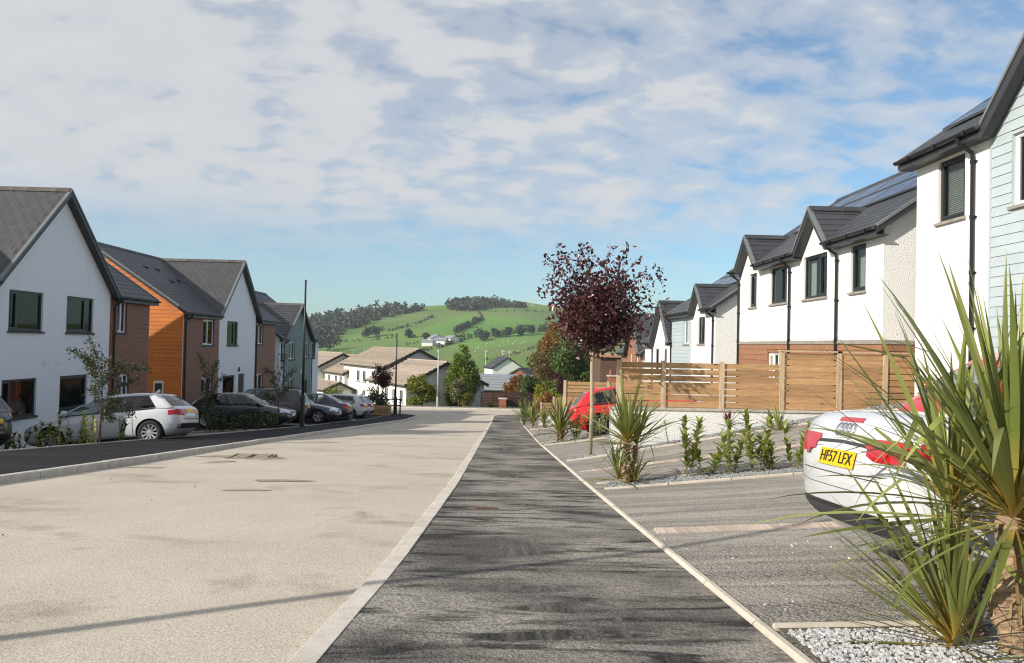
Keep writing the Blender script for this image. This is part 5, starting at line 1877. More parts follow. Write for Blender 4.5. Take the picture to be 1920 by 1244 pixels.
# ---------------------------------------------------------------- posts, cabinets, covers
def lamp_post(x, y, z, h, label, material, r=0.055, base_h=1.0, base_r=0.085, head=None, group='street lamp posts'):
    root = empty('lamp_post', (x, y, z), label=label, cat='lamp post', group=group)
    q = MB()
    q.tube([(x, y, z - 0.1), (x, y, z + base_h), (x, y, z + base_h + 0.06)], [base_r, base_r, r], 12)
    b = q.build('post_base', material, root, smooth=False)
    q = MB()
    q.boxM(lambda u, v, w: V((x + u, y - base_r - w, v)), -0.045, 0.045, z + 0.25, z + 0.8, -0.012, 0.004)
    q.build('access_door', material, b)
    q = MB()
    q.tube([(x, y, z + base_h + 0.05), (x, y, z + h)], [r, r * 0.62], 12)
    q.build('post_shaft', material, root, smooth=True)
    q = MB()
    q.tube([(x, y, z + h), (x, y, z + h + 0.05)], [r * 0.75, r * 0.7], 12)
    q.build('post_cap', material, root)
    if head:
        q = MB()
        q.tube([(x, y, z + h), (x, y - 0.25, z + h + 0.06)], 0.025, 6)
        q.build('bracket', material, root)
        q = MB()
        q.hexa([(x - 0.12, y - 0.95, z + h - 0.02), (x + 0.12, y - 0.95, z + h - 0.02), (x + 0.15, y - 0.2, z + h - 0.04), (x - 0.15, y - 0.2, z + h - 0.04)],
               [(x - 0.08, y - 0.9, z + h + 0.09), (x + 0.08, y - 0.9, z + h + 0.09), (x + 0.1, y - 0.25, z + h + 0.14), (x - 0.1, y - 0.25, z + h + 0.14)])
        q.build('lantern', material, root)
    return root


p = W(566, 800, 31.0)
lamp_post(p.x, 31.0, zr(31) + 0.10, 6.0, 'tall dark lamp post without a lantern beside the blue-grey saloon', M['lamp_black'], 0.06, 1.25, 0.10)
p = W(748, 778, 58.2)
lamp_post(p.x, 56.0, zr(56) + 0.1, 5.95, 'dark lamp post without a lantern at the far street corner by the timber planter', M['lamp_black'], 0.07, 1.2, 0.14)
p = W(820, 765, 73.2)
lamp_post(p.x, 73.2, zr(73.2) + 0.05, 5.5, 'pale galvanised street lamp with a flat lantern in front of the bungalow', M['galv'], 0.09, 1.0, 0.11, head=True)
lamp_post(-7.35, 0.9, zr(0.9) + 0.1, 6.6, 'dark lamp post whose long thin shadow crosses the road', M['lamp_black'], 0.06, 1.2, 0.10)


def street_cabinet():
    x0, x1, y0, y1 = -9.2, -8.05, 41.0, 41.75
    z = zlot(-8.6, 41) - 0.02
    root = empty('street_cabinet', (-8.6, 41.3, z), label='dark grey-green street cabinet with a sloping lid beside the dark saloon', cat='cabinet')
    q = MB()
    q.hexa([(x0, y0, z), (x1, y0, z), (x1, y1, z), (x0, y1, z)], [(x0, y0, z + 1.02), (x1, y0, z + 0.92), (x1, y1, z + 0.98), (x0, y1, z + 1.08)])
    q.build('case', M['cabinet'], root)
    q = MB()
    q.hexa([(x0 - 0.04, y0 - 0.04, z + 1.025), (x1 + 0.04, y0 - 0.04, z + 0.925), (x1 + 0.04, y1 + 0.04, z + 0.985), (x0 - 0.04, y1 + 0.04, z + 1.085)],
           [(x0 - 0.04, y0 - 0.04, z + 1.065), (x1 + 0.04, y0 - 0.04, z + 0.965), (x1 + 0.04, y1 + 0.04, z + 1.025), (x0 - 0.04, y1 + 0.04, z + 1.125)])
    q.build('lid', M['cabinet'], root)
    for k in range(2):
        q = MB()
        a = x0 + 0.05 + k * 0.54
        q.box(a, a + 0.50, y0 - 0.02, y0 - 0.001, z + 0.08, z + 0.86)
        d = q.build('door', M['cabinet'], root)
        q = MB()
        q.box(a + 0.42, a + 0.45, y0 - 0.035, y0 - 0.021, z + 0.45, z + 0.55)
        q.build('handle', M['black'], d)


street_cabinet()


def planter():
    p = W(735, 772, 53.5)
    x, y, z = -8.6, 53.2, zr(53.2) + 0.1
    root = empty('timber_planter', (x, y, z), label='low timber sleeper planter at the foot of the far dark lamp post', cat='planter')
    for k in range(3):
        q = MB()
        q.box(x - 1.0, x + 1.0, y - 0.5, y - 0.4, z - 0.05 + k * 0.25, z + 0.19 + k * 0.25)
        q.build('sleeper', M['fence'], root)
        q = MB()
        q.box(x + 0.9, x + 1.0, y - 0.398, y + 0.6, z - 0.05 + k * 0.25, z + 0.19 + k * 0.25)
        q.build('sleeper', M['fence'], root)
    q = MB()
    q.box(x - 1.0, x + 0.898, y - 0.398, y + 0.6, z - 0.05, z + 0.6)
    q.build('planter_soil', M['soil'], root)
    # railing behind
    rr = empty('low_railing', (x, y + 0.8, z), label='low dark post-and-rail barrier behind the timber planter', cat='railing')
    for k in range(3):
        q = MB()
        q.box(x - 1.6 + k * 1.6 - 0.05, x - 1.6 + k * 1.6 + 0.05, y + 0.8, y + 0.9, z, z + 1.1)
        q.build('rail_post', M['barge_dark'], rr)
    for h in (0.6, 1.02):
        q = MB()
        q.box(x - 1.7, x + 1.7, y + 0.77, y + 0.8, z + h, z + h + 0.08)
        q.build('rail', M['barge_dark'], rr)


planter()


def cover(name, x, y, zf, sx, sy, label, raised=0.004, bars=6, edge='rust'):
    z = zf(x, y)
    root = empty(name, (x, y, z), label=label, cat='drain cover')
    q = MB()
    for (a, b, c, d) in ((-sx, sx, -sy, -sy + 0.03), (-sx, sx, sy - 0.03, sy), (-sx, -sx + 0.03, -sy + 0.03, sy - 0.03), (sx - 0.03, sx, -sy + 0.03, sy - 0.03)):
        q.box(x + a, x + b, y + c, y + d, z - 0.05, z + raised)
    q.build('frame', M[edge], root)
    for i in range(bars):
        w_ = (2 * sx - 0.06) / bars
        a = x - sx + 0.03 + i * w_
        q = MB()
        q.box(a + w_ * 0.15, a + w_ * 0.85, y - sy + 0.03, y + sy - 0.03, z - 0.03, z + raised - 0.002)
        q.build('grate_bar', M[edge], root)


p = W(910, 962, 8.35)
cover('drain_cover', p.x, 8.35, lambda x, y: zr(y) + 0.027, 0.13, 0.07, 'small rusty drain grate set in the dark pavement', 0.006)
p = W(478, 855, 15.6)
cover('road_manhole', p.x, 15.4, lambda x, y: zr(y) - 0.02, 0.42, 0.34, 'raised manhole frame standing proud in the pale road', 0.045, 2, 'road_iron')


def mud(x, y, rx, ry, n=18):
    q_ = MB()
    pts_ = []
    for k in range(n):
        a = 2 * PI * k / n
        s = R.uniform(0.55, 1.15)
        xx, yy = x + math.cos(a) * rx * s, y + math.sin(a) * ry * s
        pts_.append((xx, yy, zr(yy) - 0.02 + 0.012 * math.sin(xx * 1.3 + yy * 0.5) + 0.006))
    c_ = (x, y, zr(y) - 0.02 + 0.012 * math.sin(x * 1.3 + y * 0.5) + 0.022)
    for k in range(n):
        q_.poly([c_, pts_[k], pts_[(k + 1) % n]])
    tag(q_.build('mud_patch', M['mud'], smooth=True), kind='structure')


for (px, py, rx, ry) in ((455, 853, 0.9, 0.35), (505, 857, 0.55, 0.28), (430, 862, 0.3, 0.2), (535, 898, 0.5, 0.16), (470, 915, 0.35, 0.1), (290, 871, 0.35, 0.10), (610, 826, 0.6, 0.14)):
    y = 1400 * 1.2 / (py - (757 + 0.022 * (px - 960)))
    mud((px - 935) / F * y, y, rx, ry)

# ---------------------------------------------------------------- houses beyond the junction
def far_house(gx, gy, zb, width, length, eave, rise, rz, label, tilecols=9, windows=(), gwin=None, group='cream houses beyond the junction', walls='bwall', tile='btile', asym=0.0, fw='frame_white', tile_parts=True):
    """near gable centre at gx,gy; ridge runs away along local +y"""
    root = empty('house', (gx, gy, zb), rz, label, 'house', group)
    h = width / 2
    ap = asym
    q = MB()
    for y in (0, length):
        q.poly([(-h, y, -1.5), (h, y, -1.5), (h, y, eave), (ap, y, eave + rise), (-h, y, eave)])
    q.poly([(h, 0, -1.5), (h, length, -1.5), (h, length, eave), (h, 0, eave)])
    q.poly([(-h, 0, -1.5), (-h, length, -1.5), (-h, length, eave), (-h, 0, eave)])
    q.build('wall', M[walls], root)
    for sg in (-1, 1):
        ov = 0.35
        tk = (h + ov + sg * -ap) / (h + sg * -ap)
        zl = eave - (tk - 1) * rise
        A, B, C, D_ = V((sg * (h + ov), -ov, zl)), V((sg * (h + ov), length + ov, zl)), V((ap, length + ov, eave + rise)), V((ap, -ov, eave + rise))
        nr = (B - A).cross(D_ - A).normalized()
        if nr.z < 0:
            nr = -nr
        for k in range(tilecols):
            t0, t1 = k / tilecols, min(1.0, (k + 1.12) / tilecols)
            l0, r0, l1, r1_ = A.lerp(D_, t0), B.lerp(C, t0), A.lerp(D_, t1), B.lerp(C, t1)
            m = MB()
            m.hexa([l0 + nr * 0.01, r0 + nr * 0.01, r1_ + nr * 0.01, l1 + nr * 0.01], [l0 + nr * 0.15, r0 + nr * 0.15, r1_ + nr * 0.03, l1 + nr * 0.03])
            m.build('tile_course', M[tile], root)
        for ya, ax_ in ((-ov, V((0, -1, 0))), (length + ov, V((0, 1, 0)))):
            m = MB()
            barge(m, (sg * (h + ov), ya, zl), (ap, ya, eave + rise), ax_, 0.26, 0.05, 0.05)
            m.build('barge_board', M['barge_dark'], root)
        m = MB()
        m.tube([(sg * (h + ov + 0.05), -ov, zl - 0.05), (sg * (h + ov + 0.05), length + ov, zl - 0.05)], 0.07, 6)
        m.build('gutter', M['barge_dark'], root)
    m = MB()
    m.tube([(ap, -0.35, eave + rise + 0.06), (ap, length + 0.35, eave + rise + 0.06)], 0.11, 6)
    m.build('ridge', M[tile], root)
    for (sg, y0, y1, z0, z1) in windows:
        Mw = lambda u, v, w: V((sg * (h - w), u, v))
        m = MB()
        m.boxM(Mw, y0, y1, z0, z1, -0.04, -0.002)
        wo = m.build('window', M[fw], root)
        n_ = 2
        for k in range(n_):
            m = MB()
            ya, yb = y0 + (y1 - y0) * k / n_ + 0.05, y0 + (y1 - y0) * (k + 1) / n_ - 0.05
            m.boxM(Mw, ya, yb, z0 + 0.06, z1 - 0.06, -0.046, -0.04)
            m.build('pane', M['ink'], wo)
        m = MB()
        m.boxM(Mw, y0 - 0.1, y1 + 0.1, z0 - 0.1, z0 - 0.005, -0.12, -0.002)
        m.build('sill', M['sill_stone'], wo)
    if gwin:
        for (x0, x1, z0, z1) in gwin:
            m = MB()
            m.box(x0, x1, -0.05, -0.002, z0, z1)
            wo = m.build('window', M[fw], root)
            m = MB()
            m.box(x0 + 0.07, x1 - 0.07, -0.058, -0.05, z0 + 0.07, z1 - 0.07)
            m.build('pane', M['ink'], wo)
    return root


ZB = zr(76)
# near bungalow gable facing the junction: photo pixels give its place at y = 80
g0 = W(836, 765, 80)
far_house(g0.x + 0.0, 80, zr(80) - 0.1, 9.2, 11.0, 2.5, 2.25, math.radians(30), 'nearest cream bungalow with a broad gable behind the round shrub', 9,
          windows=[(-1, 0.8, 1.7, 0.5, 1.8), (-1, 2.9, 3.7, 0.5, 1.8), (-1, 5.0, 5.9, 0.5, 1.8), (-1, 7.6, 8.5, 0.5, 1.8)], asym=-0.1)
g1 = W(782, 765, 90)
far_house(g1.x, 90, zr(90) - 0.75, 8.4, 15, 5.1, 2.05, math.radians(30), 'two-storey cream house with the highest brown ridge', 10,
          windows=[(-1, 1.2, 2.2, 2.9, 4.3), (-1, 3.2, 4.2, 2.9, 4.3), (-1, 6.4, 7.4, 2.9, 4.3), (-1, 8.6, 9.6, 2.9, 4.3), (-1, 1.2, 2.2, 0.4, 1.7), (-1, 6.4, 7.4, 0.2, 1.9)],
          gwin=[(-0.6, 0.7, 4.7, 6.0)])
g2 = W(700, 760, 101)
far_house(g2.x, 101, zr(101) - 0.6, 8.2, 12, 4.2, 2.1, math.radians(30), 'middle cream house stepped down behind the highest one', 10,
          windows=[(-1, 1.0, 1.9, 2.4, 3.7), (-1, 3.0, 3.9, 2.4, 3.7), (-1, 6.0, 6.9, 2.4, 3.7)])
g3 = W(640, 760, 108)
far_house(g3.x, 108, zr(108) - 0.4, 9.0, 14, 4.4, 2.3, math.radians(30), 'cream house farthest left of the row with a plain shaded gable', 10,
          windows=[(-1, 2.0, 3.0, 2.4, 3.7)])
p = W(634, 755, 95)
far_house(p.x, 95, zr(95) - 0.2, 3.6, 6.0, 1.6, 0.8, math.radians(35), 'low lean-to outbuilding with a tiled roof before the shaded gable', 5)
p = W(962, 735, 120)
far_house(p.x - 6.5, 118, zr(118) - 0.6, 9.0, 13.0, 2.4, 2.0, math.radians(-97), 'low building with a wide plain grey sheet roof', 6, tile='metalroof', group='buildings in the valley', walls='brownwall')
p = W(952, 700, 190)
far_house(p.x, 190, W(952, 700, 190).z - 2.2, 8, 9, 3.6, 2.6, math.radians(14), 'small white house with a slate roof down in the valley', 6, tile='slate', group='buildings in the valley', walls='render')
p = W(973, 706, 170)
far_house(p.x, 170, p.z - 2.8, 6.5, 5, 2.9, 1.7, math.radians(-35), 'small red-brick house with pale verges beside the white valley house', 6, tile='slate', group='buildings in the valley', walls='redbrick')
# aerials on the far roofs
for (px, py, y, lab) in ((663, 655, 104, 'television aerial on the left brown roof'), (684, 653, 109, 'second television aerial a little right on the brown roofs')):
    p = W(px, py, y)
    root = empty('television_aerial', (p.x, y, p.z - 2.0), label=lab, cat='aerial')
    q = MB()
    q.tube([(p.x, y, p.z - 2.4), (p.x, y, p.z)], 0.035, 6)
    q.build('mast', M['galv'], root)
    q = MB()
    q.tube([(p.x - 0.7, y, p.z - 0.1), (p.x + 0.7, y, p.z + 0.05)], 0.03, 5)
    for k in range(6):
        x = p.x - 0.6 + k * 0.24
        q.tube([(x, y - 0.25, p.z - 0.05), (x, y + 0.25, p.z - 0.05)], 0.015, 4)
    q.build('antenna_array', M['galv'], root)

ax_ = empty('television_aerial', (8.2, 38.4, E(2.0)), label='small television aerial on the steep white gable at right', cat='aerial')
q = MB()
q.tube([(8.22, 38.4, E(1.6)), (8.05, 38.4, E(1.75)), (8.05, 38.4, E(2.15))], 0.02, 5)
q.build('mast', M['black'], ax_)
q = MB()
q.tube([(8.05, 38.1, E(2.12)), (8.05, 39.0, E(2.12))], 0.018, 4)
for k in range(5):
    q.tube([(7.8, 38.2 + k * 0.18, E(2.12)), (8.3, 38.2 + k * 0.18, E(2.12))], 0.011, 4)
q.build('antenna_array', M['black'], ax_)

# dark slatted fence and brick pier across the junction
x0, x1, y = W(902, 750, 74.6).x, W(1016, 750, 74.6).x, 74.6
zf_ = zr(74) + 0.0
root = empty('slatted_fence', ((x0 + x1) / 2, y, zf_), label='dark brown slatted fence across the junction', cat='fence')
n = 5
for i in range(n + 1):
    x = x0 + (x1 - x0) * i / n
    q = MB()
    q.box(x - 0.06, x + 0.06, y - 0.03, y + 0.09, zf_ - 0.3, zf_ + 1.75)
    q.build('post', M['dkfence'], root)
for i in range(n):
    a, b = x0 + (x1 - x0) * i / n + 0.062, x0 + (x1 - x0) * (i + 1) / n - 0.062
    for k in range(8):
        z = zf_ + 0.05 + k * 0.205
        q = MB()
        q.box(a, b, y, y + 0.03, z, z + 0.165 - (0.04 if (i in (0, 1, 3, 4) and k > 4) else 0.0))
        q.build('slat', M['dkfence'], root)
p = W(942, 766, 73.9)
root = empty('brick_pier', (p.x, 73.9, zf_), label='short red-brick pier in front of the dark slatted fence', cat='pier')
for k in range(7):
    q = MB()
    q.box(p.x - 0.36, p.x + 0.36, 73.7, 74.3, zf_ - 0.05 + k * 0.15, zf_ + 0.09 + k * 0.15)
    q.build('brick_course', M['redbrick'], root)
q = MB()
q.box(p.x - 0.42, p.x + 0.42, 73.65, 74.35, zf_ + 1.0, zf_ + 1.1)
q.build('cap_stone', M['kerb'], root)

# low brown building with a yellow-brown eaves line beyond the fifth house
p = W(1148, 700, 62)
root = empty('outbuilding', (p.x, 62, zr(62)), label='dark brown outbuilding with a straw-coloured eaves edge behind the plum tree', cat='outbuilding')
ztop_ = W(1148, 670, 62).z
q = MB()
q.box(p.x - 1.0, p.x + 4, 62, 67, zr(62) - 1.0, ztop_)
q.build('wall', M['brownwall'], root)
q = MB()
q.hexa([(p.x - 1.3, 61.7, ztop_ - 0.02), (p.x + 4.2, 61.7, ztop_ - 0.02), (p.x + 4.2, 67.3, ztop_ + 0.1), (p.x - 1.3, 67.3, ztop_ + 0.1)],
       [(p.x - 1.3, 61.7, ztop_ + 0.14), (p.x + 4.2, 61.7, ztop_ + 0.14), (p.x + 4.2, 67.3, ztop_ + 0.3), (p.x - 1.3, 67.3, ztop_ + 0.3)])
q.build('roof', M['fence'], root)
p2 = W(1149, 705, 58)
root = empty('brick_chimney', (p2.x, 58, p2.z), label='squat red-brick chimney with a clay pot just left of the timber fence', cat='chimney')
q = MB()
q.box(p2.x - 0.35, p2.x + 0.45, 57.7, 58.3, zr(58) - 0.5, p2.z - 0.05)
q.build('brick_stack', M['redbrick'], root)
q = MB()
q.box(p2.x - 0.42, p2.x + 0.52, 57.62, 58.38, p2.z - 0.05, p2.z + 0.05)
q.build('cap_slab', M['kerb'], root)
q = MB()
q.tube([(p2.x - 0.15, 58, p2.z + 0.05), (p2.x - 0.15, 58, p2.z + 0.45)], [0.14, 0.11], 8)
q.build('clay_pot', M['redbrick'], root)

# ---------------------------------------------------------------- leaves and plants
def leaf_mesh(name, pts, size, material, aspect=0.5, tint=None, upbias=0.0, vary=0.35, fold=0.25):
    """many separate folded leaves at pts (N,3) as one mesh"""
    pts = np.asarray(pts, dtype=np.float64)
    n = len(pts)
    d = NP.normal(size=(n, 3))
    d[:, 2] += upbias
    d /= np.linalg.norm(d, axis=1, keepdims=True)
    r = NP.normal(size=(n, 3))
    s = np.cross(d, r)
    s /= np.linalg.norm(s, axis=1, keepdims=True)
    nn = np.cross(d, s)
    L = (np.asarray(size) * (1 + vary * NP.uniform(-1, 1, n)))[:, None]
    base = pts
    tip = pts + d * L
    mid = pts + d * L * 0.5 + nn * L * fold * aspect * 0.5
    a = mid + s * L * aspect * 0.5 - nn * L * fold * aspect
    b = mid - s * L * aspect * 0.5 - nn * L * fold * aspect
    v = np.stack([base, a, tip, b], axis=1).reshape(-1, 3)
    me = bpy.data.meshes.new(name)
    me.vertices.add(n * 4)
    me.vertices.foreach_set('co', v.ravel())
    idx = np.arange(n * 4).reshape(n, 4)
    tri = np.concatenate([idx[:, [0, 1, 2]], idx[:, [0, 2, 3]]], axis=1).reshape(-1, 3)
    me.loops.add(n * 6)
    me.loops.foreach_set('vertex_index', tri.ravel())
    me.polygons.add(n * 2)
    me.polygons.foreach_set('loop_start', np.arange(0, n * 6, 3))
    me.polygons.foreach_set('loop_total', np.full(n * 2, 3))
    me.update(calc_edges=True)
    tv = (NP.uniform(0, 1, n) if tint is None else np.clip(tint, 0, 1))
    at = me.attributes.new('tint', 'FLOAT', 'POINT')
    at.data.foreach_set('value', np.repeat(tv, 4).astype(np.float32))
    me.materials.append(material)
    return me


def cloud(clumps, n, shell=0.55):
    """points spread through ellipsoid clumps (centre, radii), denser to the outside; tint by clump"""
    vol = np.array([c[1][0] * c[1][1] * c[1][2] for c in clumps]) ** 0.75
    cnt = NP.multinomial(n, vol / vol.sum())
    P, T = [], []
    for (c, r), k in zip(clumps, cnt):
        d = NP.normal(size=(k, 3))
        d /= np.linalg.norm(d, axis=1, keepdims=True)
        rad = NP.uniform(0, 1, k) ** (1 / 3)
        rad = shell + (1 - shell) * rad if shell else rad
        rad *= NP.uniform(0.75, 1.08, k)
        P.append(np.asarray(c) + d * rad[:, None] * np.asarray(r))
        T.append(np.clip(NP.uniform(0.1, 0.8) + NP.normal(0, 0.22, k), 0, 1))
    return np.concatenate(P), np.concatenate(T)


def plant_root(name, loc, label, cat, group=None):
    return empty(name, loc, 0.0, label, cat, group)


def bush(name, loc, rx, ry, h, material, label, cat='shrub', group=None, n=2600, size=0.12, nclump=16, shape='round', trunk=True, aspect=0.55, dy=0, clump=0.42):
    loc = V(loc)
    root = plant_root(name, loc, label, cat, group)
    cl = []
    for k in range(nclump):
        z = R.uniform(0.10, 0.92)
        if shape == 'cone':
            w_ = max(0.10, (1 - z) ** 0.75)
        elif shape == 'column':
            w_ = max(0.15, (1 - z ** 3.0))
        else:
            w_ = math.sqrt(max(0.05, 1 - (2 * z - 0.95) ** 2))
        a = R.uniform(0, 2 * PI)
        rr = math.sqrt(R.uniform(0.05, 1)) * w_ * 0.78
        s = R.uniform(0.6, 1.15) * clump * max(0.45, w_)
        cl.append(((loc.x + math.cos(a) * rr * rx, loc.y + math.sin(a) * rr * ry, loc.z + z * h), (rx * s, ry * s, h * s * 0.42)))
    if shape == 'cone':
        cl.append(((loc.x, loc.y, loc.z + h * 0.93), (rx * 0.18, ry * 0.18, h * 0.09)))
    P, T = cloud(cl, n)
    P[:, 2] = np.maximum(P[:, 2], loc.z + 0.03)
    o = ORG[root.name]
    link('foliage', leaf_mesh('foliage', P - np.array(o), size, material, aspect, T, upbias=0.5), root)
    if trunk:
        q = MB()
        q.tube([loc + V((0, 0, -0.1)), loc + V((0.02 * rx, 0, h * 0.35)), loc + V((0, 0.03, h * 0.7))], [0.06 * min(rx, 2) + 0.02, 0.045 * min(rx, 2) + 0.015, 0.015], 6)
        for k in range(5):
            a = R.uniform(0, 6.28)
            b = loc + V((0, 0, h * R.uniform(0.15, 0.45)))
            q.tube([b, b + V((math.cos(a) * rx * 0.3, math.sin(a) * ry * 0.3, h * 0.18)), b + V((math.cos(a) * rx * 0.6, math.sin(a) * ry * 0.6, h * 0.3))], [0.03 * min(rx, 1.5) + 0.01, 0.02, 0.006], 5)
        q.build('stems', M['bark'], root)
    return root


# strap leaves for the spiky plants ----------------------------------------
def strap(L, w_, elev, droop, nseg=9, fold=0.35, twist=0.0, crook=None, mats=None, name='leaf'):
    vs_, fs_, al = [], [], []
    x = z = 0.0
    a = elev
    for k in range(nseg + 1):
        s = k / nseg
        prof = (0.55 + 0.45 * min(1, s / 0.3)) * (1 - max(0, (s - 0.45) / 0.55) ** 1.6) + 0.02
        hw_ = w_ * prof * 0.5
        ca, sa = math.cos(a), math.sin(a)
        nx_, nz_ = -sa, ca
        tw = twist * s
        f = fold * hw_ * (1 - 0.6 * s)
        for sd in (-1, 0, 1):
            oy = sd * hw_ * math.cos(tw)
            on = (f if sd else 0) + sd * hw_ * math.sin(tw)
            vs_.append((x + nx_ * on, oy, z + nz_ * on))
            al.append(s)
        if k < nseg:
            x += math.cos(a) * L / nseg
            z += math.sin(a) * L / nseg
            a -= droop * (0.25 + 1.5 * s) / nseg
            if crook and abs(s - crook[0]) < 0.5 / nseg:
                a -= crook[1]
    for k in range(nseg):
        for j in (0, 1):
            i = k * 3 + j
            fs_.append((i, i + 1, i + 4, i + 3))
    me = bpy.data.meshes.new(name)
    me.from_pydata(vs_, [], fs_)
    me.polygons.foreach_set('use_smooth', [True] * len(fs_))
    at = me.attributes.new('along', 'FLOAT', 'POINT')
    at.data.foreach_set('value', al)
    at = me.attributes.new('tint', 'FLOAT', 'POINT')
    at.data.foreach_set('value', [R.random()] * len(vs_))
    me.materials.append(mats)
    return me


STRAPS = {}


def straps(key, material, w_=0.05, nseg=9):
    if key not in STRAPS:
        S = []
        for e in (-75, -55, -35, -15, 0, 12, 24, 36, 48, 58, 68, 77, 85):
            for v in range(4):
                er = math.radians(e + R.uniform(-5, 5))
                dr = R.uniform(0.10, 0.62 if 'thin' not in key else 0.35) * (0.4 + 1.0 * math.cos(er))
                cr = (R.uniform(0.4, 0.7), R.uniform(0.5, 1.3)) if (v == 3 and 0 < e < 60 and R.random() < 0.5 and 'thin' not in key) else None
                S.append((e, strap(1.0, w_ * R.uniform(0.8, 1.2), er, dr, nseg, twist=R.uniform(-0.7, 0.7), crook=cr, mats=material)))
        STRAPS[key] = S
    return STRAPS[key]


def rosette(root, c, n, L, key, material, w_=0.05, lo=-25, hi=88, nseg=9, az=None, name='leaf', skew=1.0):
    S = straps(key, material, w_, nseg)
    for k in range(n):
        e = lo + (hi - lo) * R.random() ** skew
        cand = [s for s in S if abs(s[0] - e) < 14] or [min(S, key=lambda s: abs(s[0] - e))]
        me = R.choice(cand)[1]
        a = az(k) if az else k * 2.39996 + R.uniform(-0.3, 0.3)
        l = L * R.uniform(0.62, 1.08) * (1.0 if e > -5 else 0.8)
        p = V(c) + V((0, 0, -0.10 * L * (1 - (e + 40) / 130) + R.uniform(-0.02, 0.02))) - ORG[root.name]
        link(name, me, root, mtx=Matrix.Translation(p) @ Matrix.Rotation(a, 4, 'Z') @ Matrix.Rotation(R.uniform(-0.12, 0.12), 4, 'X') @ Matrix.Diagonal((l, l * R.uniform(0.85, 1.2), l, 1)))


def cord_trunk(root, base, top, r0, r1, name='trunk'):
    base, top = V(base), V(top)
    q = MB()
    n = 22
    path = [base.lerp(top, i / n) + V((0.02 * math.sin(i * 0.5), 0.015 * math.cos(i * 0.7), 0)) for i in range(n + 1)]
    rad = [(r0 + (r1 - r0) * i / n) * (1.12 if i % 2 else 0.94) for i in range(n + 1)]
    q.tube(path, rad, 12)
    o = q.build(name, M['cord_trunk'], root, smooth=False)
    # old leaf bases
    q = MB()
    for k in range(46):
        i = R.uniform(0.03, 0.97)
        p = base.lerp(top, i)
        a = R.uniform(0, 2 * PI)
        r = r0 + (r1 - r0) * i
        d = V((math.cos(a), math.sin(a), 0))
        sd = V((-math.sin(a), math.cos(a), 0))
        w_ = R.uniform(0.012, 0.026)
        h_ = R.uniform(0.015, 0.045)
        b0 = p + d * r * 0.95
        e0 = b0 + d * R.uniform(0.012, 0.04) + V((0, 0, R.uniform(-0.01, 0.03)))
        q.hexa([b0 - sd * w_ + V((0, 0, -h_ * 0.3)), b0 + sd * w_ + V((0, 0, -h_ * 0.3)), e0 + sd * w_ * 0.4, e0 - sd * w_ * 0.4],
               [b0 - sd * w_ + V((0, 0, h_ * 0.3)), b0 + sd * w_ + V((0, 0, h_ * 0.3)), e0 + sd * w_ * 0.4 + V((0, 0, 0.006)), e0 - sd * w_ * 0.4 + V((0, 0, 0.006))])
    s = q.build('leaf_scars', M['cord_trunk'], o)
    s['kind'] = 'stuff'
    return o


CG = 'spiky cordyline plants along the right side'
# the big one at the right edge
cz = zd(2.46, 3.62)
rt = plant_root('cordyline', (2.46, 3.5, cz), 'very large spiky green plant with the thickest fibrous trunk, at the right edge', 'plant', CG)
cord_trunk(rt, (2.43, 3.5, cz - 0.05), (2.44, 3.5, cz + 0.66), 0.062, 0.052)
cord_trunk(rt, (2.62, 3.75, cz - 0.05), (2.72, 3.85, cz + 0.6), 0.05, 0.04)
rosette(rt, (2.45, 3.5, cz + 0.72), 134, 1.28, 'cord', M['cord_leaf'], 0.029, -30, 88, skew=0.72)
rosette(rt, (2.45, 3.5, cz + 0.64), 16, 0.62, 'dead', M['dry_leaf'], 0.03, -78, -45, name='dead_leaf')
rosette(rt, (2.74, 3.88, cz + 0.66), 76, 1.18, 'cord', M['cord_leaf'], 0.031, -20, 88, skew=0.7)
rosette(rt, (2.62, 3.48, cz + 0.06), 34, 0.6, 'cord_thin', M['cord_leaf'], 0.03, 5, 75)
rt = plant_root('cordyline', (2.30, 3.74, cz), 'large spiky green plant with low side shoots, just left of the thickest trunk', 'plant', CG)
cord_trunk(rt, (2.40, 3.72, cz - 0.05), (2.37, 3.84, cz + 0.62), 0.045, 0.038)
rosette(rt, (2.37, 3.86, cz + 0.66), 72, 1.1, 'cord', M['cord_leaf'], 0.028, -30, 88, skew=0.8)
rosette(rt, (2.22, 3.58, cz + 0.08), 70, 0.92, 'cord_thin', M['cord_leaf'], 0.024, 12, 82, az=lambda k: 3.0 + R.uniform(-1.9, 1.9))

# the middle one
mz = zd(1.86, 10.75)
rm = plant_root('cordyline', (1.86, 10.75, mz), 'tall spiky green plant with two thin trunks in the near gravel bed', 'plant', CG)
cord_trunk(rm, (1.84, 10.72, mz - 0.03), (1.87, 10.7, mz + 0.62), 0.045, 0.035)
cord_trunk(rm, (1.93, 10.8, mz - 0.03), (2.02, 10.8, mz + 0.55), 0.035, 0.03)
rosette(rm, (1.87, 10.7, mz + 0.66), 80, 0.98, 'cord_s', M['cord_leaf'], 0.042, -15, 88, 7, skew=0.7)
rosette(rm, (2.03, 10.8, mz + 0.6), 44, 0.8, 'cord_s', M['cord_leaf'], 0.042, -5, 86, 7, skew=0.7)
rosette(rm, (1.76, 10.74, mz + 0.12), 40, 0.72, 'cord_s', M['cord_leaf'], 0.042, 10, 85, 7)
rosette(rm, (2.0, 10.7, mz + 0.1), 24, 0.6, 'cord_s', M['cord_leaf'], 0.042, 10, 85, 7)
# dry grass behind it
gz = zd(2.75, 15.45)
rg = plant_root('grass_tuft', (2.75, 15.45, gz), 'dry straw-coloured grass tuft at the foot of the white wall', 'plant')
rosette(rg, (2.75, 15.45, gz), 60, 0.42, 'dry', M['dry_leaf'], 0.03, 20, 85, 5)

